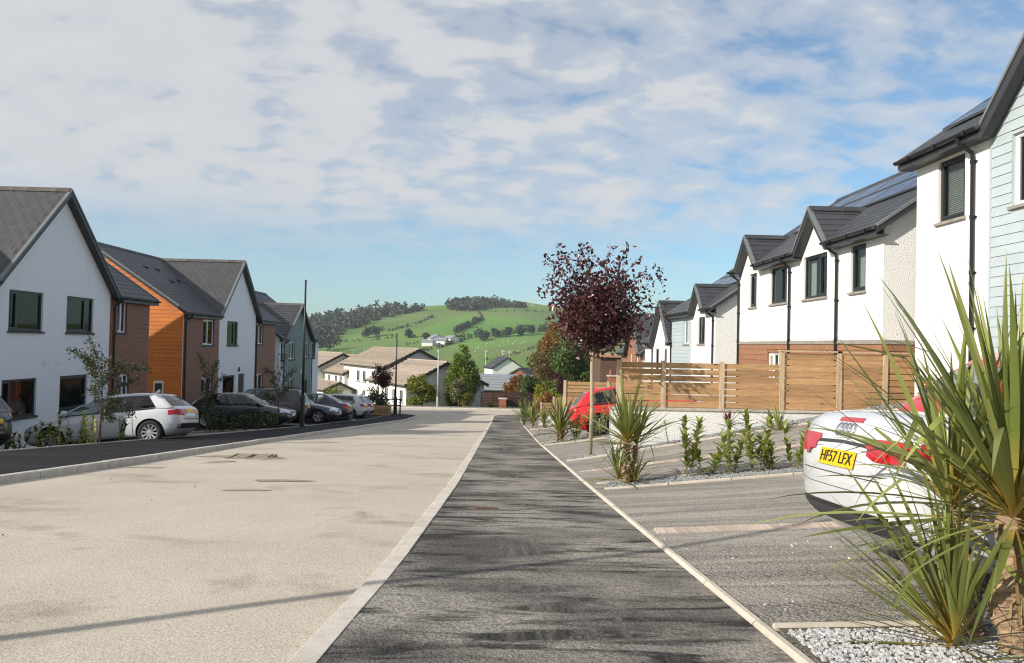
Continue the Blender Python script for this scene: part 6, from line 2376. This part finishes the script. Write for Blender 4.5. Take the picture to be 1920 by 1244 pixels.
for (px, y, L_, n1_, lab, th) in ((1052, 21.9, 1.12, 90, 'spiky green plant in front of the red hatchback, third from the picture front', 0.30),
                                  (1000, 36.0, 1.15, 70, 'spiky green plant at the far pavement bend, right one of the pair', 0.3),
                                  (984, 41.0, 1.25, 70, 'spiky green plant at the far pavement bend, left one of the pair', 0.3),
                                  (1022, 34.2, 0.9, 50, 'smaller spiky plant between the far pair and the red hatchback', 0.2)):
    x = (px - 935) / F * y
    z = zd(x, y)
    rc = plant_root('cordyline', (x, y, z), lab, 'plant', CG)
    cord_trunk(rc, (x, y, z - 0.03), (x + 0.02, y, z + th), 0.07, 0.05)
    rosette(rc, (x + 0.02, y, z + th + 0.05), n1_, L_, 'cord_m', M['cord_leaf'], 0.055, -5, 88, 5, skew=0.65)
    rosette(rc, (x + 0.1, y + 0.1, z + th * 0.5), n1_ // 3, L_ * 0.8, 'cord_m', M['cord_leaf'], 0.055, -25, 85, 5, skew=0.8)

x, y = 4.72, 15.2
z = zd(x, y)
rr_ = plant_root('red_cordyline', (x, y, z), 'small dark red spiky plant on a bare stem before the white wall', 'plant')
q = MB()
q.tube([(x, y, z - 0.02), (x + 0.01, y, z + 0.22)], [0.025, 0.02], 6)
q.build('trunk', M['stem'], rr_)
rosette(rr_, (x + 0.01, y, z + 0.23), 60, 0.38, 'cord_red', M['cord_red'], 0.06, 0, 88, 5)
x, y = 5.7, 15.05
z = zd(x, y)
rr_ = plant_root('grass_tuft', (x, y, z), 'green tufted plant at the upper end of the white wall', 'plant')
rosette(rr_, (x, y, z), 46, 0.5, 'cord_m', M['cord_leaf'], 0.055, 15, 88, 5)

# laurels: stems with whorls of separate leaves
LF = {}


def laurel_leaf(key, material):
    if key not in LF:
        LF[key] = []
        for v in range(4):
            q_v, q_f = [], []
            n = 4
            for k in range(n + 1):
                s = k / n
                w_ = 0.20 * math.sin(PI * min(1, 0.12 + s * 0.9)) ** 0.8 if k < n else 0.0
                zz = 0.12 * s - 0.22 * s * s
                for sd in (-1, 0, 1):
                    q_v.append((s, sd * w_, zz + (0.05 if sd else 0)))
            for k in range(n):
                for j in (0, 1):
                    i = k * 3 + j
                    q_f.append((i, i + 1, i + 4, i + 3))
            me = bpy.data.meshes.new('leaf')
            me.from_pydata(q_v, [], q_f)
            me.polygons.foreach_set('use_smooth', [True] * len(q_f))
            at = me.attributes.new('tint', 'FLOAT', 'POINT')
            at.data.foreach_set('value', [0.1 + 0.28 * v] * len(q_v))
            me.materials.append(material)
            LF[key].append(me)
    return LF[key]


def laurel(x, y, zf, h, nst, label, key='laurel', group=None, leaf=0.15, joined=False, spread=0.42, dens=0.06):
    z = zf(x, y)
    root = plant_root('laurel_shrub', (x, y, z), label, 'shrub', group)
    q = MB()
    spots = []
    for s in range(nst):
        a = R.uniform(0, 2 * PI)
        tx, ty = math.cos(a) * spread * R.uniform(0.3, 1), math.sin(a) * spread * R.uniform(0.3, 0.8)
        hh = h * R.uniform(0.55, 1.0) if s else h
        p0 = V((x + tx * 0.15, y + ty * 0.15, z - 0.02))
        p1 = V((x + tx * 0.6, y + ty * 0.6, z + hh * 0.5))
        p2 = V((x + tx, y + ty, z + hh))
        q.tube([p0, p1, p2], [0.012, 0.009, 0.004], 5)
        k = hh * 0.22
        b = R.uniform(0, 6)
        while k < hh:
            t = k / hh
            p = p0.lerp(p1, t * 2) if t < 0.5 else p1.lerp(p2, t * 2 - 1)
            for _ in range(4):
                b += 1.75
                spots.append((p, b, R.uniform(0.15, 0.95) + 0.3 * t))
            k += dens * R.uniform(0.7, 1.3) * (1.8 if R.random() < 0.12 else 1)
    q.build('stems', M['stem'], root)
    ms = laurel_leaf(key, M[key])
    org = ORG[root.name]
    if joined:
        vs_, fs_, tn = [], [], []
        for p, b, e in spots:
            me = R.choice(ms)
            l = leaf * R.uniform(0.7, 1.2)
            mt = Matrix.Translation(p - org) @ Matrix.Rotation(b, 4, 'Z') @ Matrix.Rotation(-e, 4, 'Y') @ Matrix.Scale(l, 4)
            i = len(vs_)
            vs_ += [tuple(mt @ v.co) for v in me.vertices]
            fs_ += [tuple(i + k for k in f.vertices) for f in me.polygons]
            tn += [R.random()] * len(me.vertices)
        me = bpy.data.meshes.new('foliage')
        me.from_pydata(vs_, [], fs_)
        at = me.attributes.new('tint', 'FLOAT', 'POINT')
        at.data.foreach_set('value', tn)
        me.materials.append(M[key])
        link('foliage', me, root)
    else:
        for p, b, e in spots:
            l = leaf * R.uniform(0.7, 1.2)
            link('leaf', R.choice(ms), root, mtx=Matrix.Translation(p - org) @ Matrix.Rotation(b, 4, 'Z') @ Matrix.Rotation(-e, 4, 'Y') @ Matrix.Scale(l, 4))
    return root


LG = 'young laurels in the near gravel bed'
for (px, h, ns, lab) in ((1300, 0.82, 3, 'pale green laurel nearest the tall spiky plant, two leaning stems'),
                         (1335, 0.42, 3, 'low bushy laurel, second from the tall spiky plant'),
                         (1382, 0.78, 3, 'upright laurel below the dark red spiky plant'),
                         (1428, 0.90, 3, 'tallest laurel, midway between red spiky plant and white car'),
                         (1462, 0.52, 4, 'broad low laurel next to the white open-top car'),
                         (1498, 0.72, 3, 'laurel partly hidden by the white open-top car')):
    y = 10.85
    laurel((px - 939) / F * y, y, zd, h, ns, lab, 'laurel', LG)
laurel(3.55, 15.3, zd, 0.5, 1, 'thin single-stemmed seedling before the white wall', 'laurel', leaf=0.06)
for (px, h, lab) in ((1088, 0.8, 'leafy green shrub just left of the plum tree trunk'), (1128, 1.0, 'leafy yellow-green shrub under the red hatchback, right of the plum trunk')):
    laurel((px - 939) / F * 21.8, 21.8, zd, h, 5, lab, 'laurel', leaf=0.12, joined=True, spread=0.4)
HG = 'laurels along the left footway'
for k, (px, h, lab) in enumerate(((20, 0.62, 'dark laurel at the left picture edge below the dark tall car'), (52, 0.55, 'dark spreading laurel second from the left edge'), (92, 0.75, 'dark upright laurel below the right ground-floor window'), (128, 0.85, 'dark laurel before the bonnet of the white hatchback'), (160, 0.8, 'dark laurel left of the first sapling stake'), (182, 0.95, 'tall yellowish laurel touching the first sapling'), (232, 0.62, 'thin laurel before the white hatchback front door'))):
    y = 18.9
    laurel((px - 935) / F * y, y, zlot, h, 4 if k < 6 else 2, lab, 'laurel_dark' if k not in (5,) else 'laurel', HG, leaf=0.13, joined=True, spread=0.34)
HG2 = 'low hedge plants before the dark green hatchback'
for k, px in enumerate((405, 425, 447, 468, 490, 512)):
    y = 28.4
    laurel((px - 935) / F * y, y, zlot, R.uniform(0.55, 0.8), 7, ('leftmost', 'second', 'third', 'fourth', 'fifth', 'rightmost')[k] + ' plant of the low dark hedge before the green hatchback', 'laurel_dark', HG2, leaf=0.13, joined=True, spread=0.36, dens=0.04)


# small trees
def small_tree(name, base, h, crown, label, material, tm, group=None, n=5200, leaf=0.075, tr=0.045, stem=0.42, nl=34, lean=0.0, aspect=0.62):
    """slender trunk, limbs and a crown of clumps round the twig ends"""
    base = V(base)
    root = plant_root(name, base, label, 'tree', group)
    cx, cy, cz, rx, ry, rzz = crown
    q = MB()
    top = V((base.x + lean, base.y, base.z + h * stem))
    mid = base.lerp(top, 0.5) + V((0.02, 0.0, 0))
    crown_c = V((base.x + cx, base.y + cy, base.z + cz))
    q.tube([base + V((0, 0, -0.1)), mid, top, crown_c.lerp(top, 0.4)], [tr, tr * 0.92, tr * 0.8, tr * 0.5], 9)
    q.build('trunk', tm, root, smooth=True)
    q = MB()
    cl = []
    for k in range(nl):
        a = k * 2.39996
        ph = math.acos(1 - 1.75 * (k + 0.5) / nl)
        rr = R.uniform(0.45, 1.0)
        e = crown_c + V((math.cos(a) * math.sin(ph) * rx * rr, math.sin(a) * math.sin(ph) * ry * rr, math.cos(ph) * rzz * rr))
        s = top.lerp(crown_c, R.uniform(0.0, 0.6))
        m = s.lerp(e, 0.5) + V((0, 0, 0.12 * rzz))
        q.tube([s, m, e], [tr * 0.33, tr * 0.2, tr * 0.07], 5)
        for t_ in (0.4, 0.7, 1.0):
            c = s.lerp(m, t_ * 2) if t_ < 0.5 else m.lerp(e, t_ * 2 - 1)
            sz = (0.20 + 0.10 * R.random()) * min(rx, rzz)
            cl.append((c, (sz, sz, sz * 1.05)))
    for k in range(11):            # free shoots
        a = R.uniform(0, 6.28)
        e = crown_c + V((math.cos(a) * rx * R.uniform(0.5, 1.05), math.sin(a) * ry * R.uniform(0.5, 1.0), rzz * R.uniform(0.55, 1.15)))
        s = crown_c.lerp(e, 0.45)
        q.tube([s, s.lerp(e, 0.5) + V((0, 0, 0.05)), e], [tr * 0.16, tr * 0.1, tr * 0.05], 4)
        for t_ in (0.5, 0.62, 0.74, 0.86, 0.97):
            cl.append((s.lerp(e, t_), (0.09, 0.09, 0.12)))
    q.build('limbs', M['bark'], root)
    P, T = cloud(cl, n, 0.0)
    link('crown', leaf_mesh('crown', P - np.array(ORG[root.name]), leaf, material, aspect, T, upbias=-0.3), root)
    return root


bx, by = 1.97, 15.7
small_tree('plum_tree', (bx, by, zd(bx, by)), 4.5, (0.12, 0, 3.12, 1.26, 1.2, 1.26), 'purple-leaved plum tree on a straight pale trunk by the pavement', M['plum'], M['trunk'], n=8200, leaf=0.095, tr=0.046, stem=0.44, nl=46)
p = W(718, 770, 55)
small_tree('plum_tree', (p.x, 54.6, zr(54.6) + 0.05), 3.75, (0.05, 0, 2.75, 0.85, 0.85, 0.85), 'small purple tree by the far dark lamp post', M['plum'], M['bark'], n=2200, leaf=0.14, tr=0.045, stem=0.45, nl=24)
p = W(1051, 740, 62)
small_tree('plum_tree', (p.x, 62, zr(62)), 3.6, (0, 0, 2.45, 0.55, 0.55, 0.95), 'narrow dark purple tree behind the second fence', M['plum'], M['trunk'], n=1500, leaf=0.14, tr=0.05, stem=0.4, nl=18)


def sapling(px, y, h, arms, label, zf, stake=True, n=700, leaf=0.10):
    x = (px - 935) / F * y
    z = zf(x, y)
    root = plant_root('sapling', (x, y, z), label, 'tree', 'staked saplings on the left')
    q = MB()
    q.tube([(x, y, z - 0.05), (x + 0.02, y, z + h * 0.5), (x - 0.02, y, z + h * 0.92)], [0.022, 0.018, 0.006], 6)
    P = []
    for (dx, z0, z1, sag) in arms:
        s = V((x, y, z + z0))
        e = V((x + dx, y + R.uniform(-0.3, 0.3), z + z1))
        m = s.lerp(e, 0.5) + V((0, 0, sag))
        q.tube([s, m, e], [0.010, 0.007, 0.003], 4)
        for i in range(int(n / len(arms))):
            t_ = R.uniform(0.2, 1.0)
            c = s.lerp(m, t_ * 2) if t_ < 0.5 else m.lerp(e, t_ * 2 - 1)
            P.append(c + V((R.gauss(0, 0.05), R.gauss(0, 0.05), R.gauss(0, 0.05))))
    q.build('trunk', M['bark'], root)
    link('crown', leaf_mesh('crown', np.array([tuple(p_ - ORG[root.name]) for p_ in P]), leaf, M['sapling'], 0.30, upbias=0.1), root)
    if stake:
        q = MB()
        q.box(x - 0.13, x - 0.08, y - 0.03, y + 0.02, z - 0.05, z + 0.75)
        st_ = q.build('stake', M['post'], root)


sapling(200, 18.9, 2.75, [(-0.95, 1.9, 2.45, 0.1), (-0.2, 1.8, 2.75, 0.1), (-0.45, 1.4, 2.1, 0.1), (0.55, 1.5, 2.2, 0.12), (1.15, 1.6, 2.0, 0.25), (0.75, 1.2, 1.75, 0.1), (0.45, 0.9, 1.2, 0.15), (0.8, 0.9, 0.85, 0.2), (-0.35, 1.0, 1.5, 0.1), (0.2, 1.3, 2.3, 0.0), (-0.5, 1.7, 2.3, 0.05), (0.3, 0.8, 0.75, 0.1)], 'wispy sapling with a short stake before the white hatchback', zlot, n=2100)
sapling(396, 28.0, 3.2, [(-0.3, 1.8, 3.0, 0.1), (0.4, 1.6, 2.7, 0.1), (0.55, 1.2, 2.2, 0.15), (-0.2, 1.0, 1.9, 0.1), (0.2, 0.7, 1.3, 0.1), (-0.15, 0.4, 1.1, 0.0)], 'wispy sapling at the left end of the low dark hedge', zlot, stake=False, n=1200)
sapling(527, 28.2, 2.9, [(-0.55, 1.8, 2.3, 0.1), (0.15, 1.8, 2.9, 0.1), (0.5, 1.5, 2.3, 0.15), (-0.3, 1.3, 1.9, 0.1), (0.35, 1.1, 1.6, 0.15), (-0.45, 1.0, 1.35, 0.1)], 'wispy sapling at the right end of the low dark hedge', zlot, stake=False, n=1100)

# shrubs and trees round the junction
def at_px(px, py, y):
    return W(px, py, y)


p = W(703, 778, 55)
bush('shrub', (p.x, 55.6, zr(55) - 0.1), 0.9, 0.8, 2.2, M['green_tree'], 'dark rounded shrub beside the small purple tree', n=1500, size=0.16)
p = W(790, 765, 76)
bush('shrub', (p.x, 76.3, zr(76)), 1.75, 1.5, 3.3, M['goldbush'], 'large rounded yellow-green shrub left of the pale street lamp', n=7500, size=0.2, nclump=34)
p = W(866, 765, 79)
bush('conifer', (p.x, 78.3, zr(78) - 0.2), 2.05, 1.7, 6.9, M['conifer'], 'big dense bright green conifer behind the pale street lamp', cat='tree', n=15000, size=0.24, nclump=70, shape='column', aspect=0.4, clump=0.36)
p = W(860, 765, 76.5)
bush('shrub', (p.x, 76.0, zr(76)), 1.0, 0.9, 3.0, M['varieg'], 'pale variegated shrub at the foot of the conifer', n=4500, size=0.17, nclump=22)
p = W(876, 765, 76)
bush('shrub', (p.x, 75.3, zr(75)), 0.9, 0.6, 1.5, M['goldbush'], 'low dull green shrub right of the variegated one', n=1200, size=0.14)
p = W(917, 765, 74)
bush('shrub', (p.x, 74.0, zr(74)), 0.5, 0.4, 0.7, M['green_tree'], 'tiny green shrub at the left end of the dark fence', n=500, size=0.12)
TG = 'trees beyond the right-hand fences'
for (px, py, y, rx, h, m_, lab, n_, sh) in (
        (1040, 765, 88, 2.2, 8.8, 'autumn', 'tall orange autumn tree left of the plum crown', 4200, 'round'),
        (1010, 765, 84, 2.0, 5.2, 'brown_tree', 'olive-brown bushy tree right of the valley houses', 3200, 'round'),
        (1075, 765, 78, 2.4, 7.0, 'green_tree', 'large dark glossy green tree behind the plum trunk', 5200, 'round'),
        (1102, 765, 80, 2.0, 5.6, 'brown_tree', 'russet bushy tree just right of the plum trunk', 3000, 'round'),
        (995, 765, 78, 1.3, 3.6, 'green_tree', 'bright green shrub over the dark slatted fence', 2000, 'round'),
        (968, 765, 86, 1.6, 3.6, 'autumn', 'orange-brown shrub over the middle of the dark slatted fence', 2000, 'round'),
        (1030, 765, 70, 1.4, 3.0, 'goldbush', 'yellowing shrub at the right end of the dark slatted fence', 2400, 'round'),
        (1020, 768, 66, 0.9, 1.9, 'autumn', 'low rusty shrub before the dark slatted fence end', 1000, 'round'),
        (1125, 765, 92, 2.4, 6.6, 'brown_tree', 'brown bare-looking tree behind the outbuilding', 2600, 'round')):
    x = W(px, py, y).x
    bush('tree' if h > 4 else 'shrub', (x, y, zr(y) - 0.2), rx * 1.15, rx * 1.15, h * (1.22 if h > 4 else 1.05), M[m_], lab, 'tree' if h > 4 else 'shrub', TG, n=int(n_ * 2.4), size=0.24, nclump=26, shape=sh)
p = W(652, 758, 93)
bush('shrub', (p.x, 86, zr(86) - 0.3), 1.4, 1.2, 2.6, M['goldbush'], 'olive shrub before the shaded cream gable', n=1200, size=0.18)

# the valley: tree masses and separate things -----------------------------------------
def blobs(name, pts, material, n_per, size, kind='stuff', parent=None):
    """pts: (x, y, z, rx, rz)"""
    cl = [((x, y, z + rz * 0.8), (rx, rx, rz)) for x, y, z, rx, rz in pts]
    P, T = cloud(cl, n_per * len(cl), 0.5)
    o = link(name, leaf_mesh(name, P, size, material, 0.8, T, upbias=0.3))
    if kind:
        o['kind'] = kind
    return o


def inpoly(x, y, P):
    c = False
    j = len(P) - 1
    for i in range(len(P)):
        if (P[i][1] > y) != (P[j][1] > y) and x < (P[j][0] - P[i][0]) * (y - P[i][1]) / (P[j][1] - P[i][1]) + P[i][0]:
            c = not c
        j = i
    return c


# wood on the left shoulder of the hill
wood = [(480, 620), (560, 604), (640, 592), (700, 582), (775, 577), (800, 580), (760, 590), (700, 606), (650, 622), (612, 645), (585, 662), (480, 672)]
pts = []
for _ in range(1500):
    px, py = R.uniform(480, 800), R.uniform(572, 672)
    if inpoly(px, py, wood):
        h = hit(px, py)
        if h.y < 1480:
            s = R.uniform(2.4, 4.6)
            pts.append((h.x, h.y, h.z - 1, s, s * R.uniform(0.9, 1.6)))
blobs('wood', pts[:700], M['wood_leaf'], 26, 3.2)
# wood on the summit
wood2 = [(836, 580), (850, 572), (900, 568), (945, 570), (985, 576), (985, 579), (930, 578), (880, 584), (845, 584)]
pts = []
for _ in range(900):
    px, py = R.uniform(830, 990), R.uniform(566, 586)
    if inpoly(px, py, wood2):
        h = hit(px, py)
        s = R.uniform(3.2, 5.0)
        pts.append((h.x, min(h.y, 1180), hz(h.x, min(h.y, 1180)) - 0.5, s, s * (1.5 if px < 930 else 0.9)))
blobs('wood', pts[:170], M['wood_leaf'], 34, 2.8)


def hedge_line(path, s, name='hedge', step=3.2, jit=0.5):
    pts = []
    hp = [hit(*p_) for p_ in path]
    for a, b in zip(hp, hp[1:]):
        n = max(1, int((b - a).length / step))
        for i in range(n):
            q_ = a.lerp(b, i / n)
            if R.random() < 0.93:
                ss = s * 0.8 * R.uniform(0.6, 1.25)
                pts.append((q_.x + R.gauss(0, jit), q_.y + R.gauss(0, jit), hz(q_.x, q_.y) - 0.3, ss, ss * R.uniform(0.8, 1.3)))
    return pts


hp = []
hp += hedge_line([(763, 613), (790, 605), (815, 594)], 1.6)
hp += hedge_line([(730, 622), (745, 618), (762, 613)], 2.2)
hp += hedge_line([(855, 625), (880, 612), (905, 600)], 3.4)
hp += hedge_line([(905, 600), (900, 586), (985, 584), (1020, 586)], 1.0)
hp += hedge_line([(790, 660), (820, 654), (868, 640)], 2.0)
hp += hedge_line([(620, 643), (680, 640), (735, 634), (760, 634), (800, 632)], 1.1)
hp += hedge_line([(855, 640), (880, 634), (930, 630), (1010, 622)], 4.2, step=7)
hp += hedge_line([(1010, 622), (1060, 612), (1140, 600), (1230, 596)], 3.0)
hp += hedge_line([(910, 678), (960, 668), (1010, 650), (1020, 646)], 1.2)
hp += hedge_line([(720, 652), (760, 648), (790, 642)], 0.9)
hp += hedge_line([(1150, 640), (1180, 630), (1230, 622)], 3.0)
blobs('hedgerow', hp, M['hedge_leaf'], 30, 1.7)
# belt of trees along the valley floor
vp = []
for k in range(190):
    px = R.uniform(560, 1250)
    y = R.uniform(330, 520)
    x = (px - 935) / F * y
    s = R.uniform(1.6, 3.6)
    if 840 < px < 1010 and y > 400:
        s *= 0.55
    vp.append((x, y, hz(x, y) - 0.5, s, s * R.uniform(0.8, 1.3)))
blobs('valley_trees', vp, M['wood_leaf'], 60, 1.3)
bp = []
for k in range(26):
    px = R.uniform(625, 760) if k < 14 else R.uniform(880, 930)
    y = R.uniform(180, 260)
    x = (px - 935) / F * y
    s = R.uniform(1.4, 2.6)
    bp.append((x, y, hz(x, y) - 0.5, s, s * R.uniform(1.2, 1.6)))
blobs('valley_bushes', bp, M['autumn'], 70, 0.8)

FT = 'separate trees on the far hillside'
for (px, py, s, lab) in ((765, 634, 5.0, 'round dark tree alone on the hillside above the bungalow roofs'), (690, 634, 6.0, 'left of the two joined dark hillside trees'), (706, 632, 5.6, 'right of the two joined dark hillside trees'), (618, 658, 7.0, 'dark tree at the foot of the left wood'), (800, 640, 4.5, 'grey bare tree left of the white farm'), (905, 640, 5.0, 'first dark tree right of the white farm'), (930, 634, 5.5, 'second dark tree right of the white farm'), (952, 632, 5.0, 'third dark tree right of the white farm'), (975, 630, 4.6, 'fourth dark tree right of the white farm'), (996, 627, 4.4, 'fifth dark tree right of the white farm')):
    h = hit(px, py)
    root = plant_root('tree', h, lab, 'tree', FT)
    q = MB()
    q.tube([h + V((0, 0, -0.5)), h + V((0, 0, s * 0.9))], [0.5, 0.3], 6)
    q.build('trunk', M['bark'], root)
    cl = [((R.gauss(0, s * 0.35), R.gauss(0, s * 0.35), s * R.uniform(0.5, 1.3)), (s * 0.5, s * 0.5, s * 0.42)) for _ in range(9)]
    P, T = cloud(cl, 420)
    link('crown', leaf_mesh('crown', P, 1.5, M['hedge_leaf'], 0.8, T), root)

# white farm on the hillside
for (px, py, wd, ln, ev, rs, rz, lab) in ((822, 645, 13, 9, 4.5, 3.2, 0.5, 'tallest white farmhouse at the left of the hillside farm'), (838, 646, 9, 12, 3.0, 2.4, 1.4, 'long low white barn in the middle of the hillside farm'), (853, 644, 9, 10, 3.4, 2.6, 0.7, 'white farm building at the right of the hillside farm'), (812, 648, 7, 9, 2.6, 2.0, 1.5, 'low grey-roofed shed at the left foot of the hillside farm')):
    h = hit(px, py)
    far_house(h.x, h.y, h.z, wd, ln, ev, rs, rz, lab, 4, tile='metalroof', group='hillside farm', walls='render')
# mast on the ridge, floodlight poles in the valley
h = hit(998, 577)
q = MB()
q.tube([h, h + V((0, 0, 16))], [0.5, 0.3], 6)
q.tube([h + V((-1.0, 0, 14.5)), h + V((1.0, 0, 14.5))], 0.25, 4)
tag(q.build('mast', M['galv'], origin=h), 'thin mast on the hilltop right of the summit wood', 'mast')
for (px, py, lab) in ((911, 660, 'leftmost valley floodlight pole'), (943, 660, 'middle valley floodlight pole'), (955, 662, 'rightmost valley floodlight pole')):
    y = 300
    p = W(px, py, y)
    q = MB()
    z0 = hz(p.x, y)
    q.tube([(p.x, y, z0), (p.x, y, p.z)], [0.22, 0.16], 6)
    q.box(p.x - 0.7, p.x + 0.7, y - 0.3, y + 0.3, p.z, p.z + 0.7)
    tag(q.build('floodlight_pole', M['galv'], origin=(p.x, y, z0)), lab, 'pole', 'floodlight poles in the valley')
# sheep
q = MB()
sm = MB()
for k in range(1):
    sm.lathe([(0.0, -0.62), (0.34, -0.5), (0.42, 0.0), (0.36, 0.45), (0.16, 0.6), (0.15, 0.85), (0.0, 0.92)], (0, 0, 0.75), (1, 0, 0), 8)
    for (a, b) in ((-0.35, -0.2), (-0.35, 0.2), (0.35, -0.2), (0.35, 0.2)):
        sm.tube([(a, b, 0.0), (a, b, 0.6)], 0.07, 4)
sme = sm.mesh('sheep', M['wool'])
for k in range(60):
    if k < 30:
        px, py = R.uniform(890, 985), R.uniform(638, 668)
    elif k < 75:
        px, py = R.uniform(660, 830), R.uniform(590, 634)
    else:
        px, py = R.uniform(640, 760), R.uniform(618, 640)
    if px < 700 and py < 612:
        continue
    h = hit(px, py)
    o = link('sheep', sme)
    o.matrix_world = Matrix.Translation(h) @ Matrix.Rotation(R.uniform(0, 6.28), 4, 'Z') @ Matrix.Scale(0.75, 4)
    tag(o, 'tiny white sheep grazing on the far green hillside', 'sheep', 'sheep on the far hillside')

# haze of the valley air
q = MB()
q.box(-1505, 1505, -85, 2605, -100, 95)
hzo = q.build('haze', [], None)
hm = bpy.data.materials.new('haze')
hm.use_nodes = True
t = hm.node_tree
t.nodes.clear()
pv = nd(t, 'ShaderNodeVolumePrincipled')
pv.inputs['Color'].default_value = (0.80, 0.88, 1.0, 1)
pv.inputs['Density'].default_value = 0.00016
ot = nd(t, 'ShaderNodeOutputMaterial')
t.links.new(pv.outputs[0], ot.inputs['Volume'])
hzo.data.materials.append(hm)
hzo['kind'] = 'stuff'
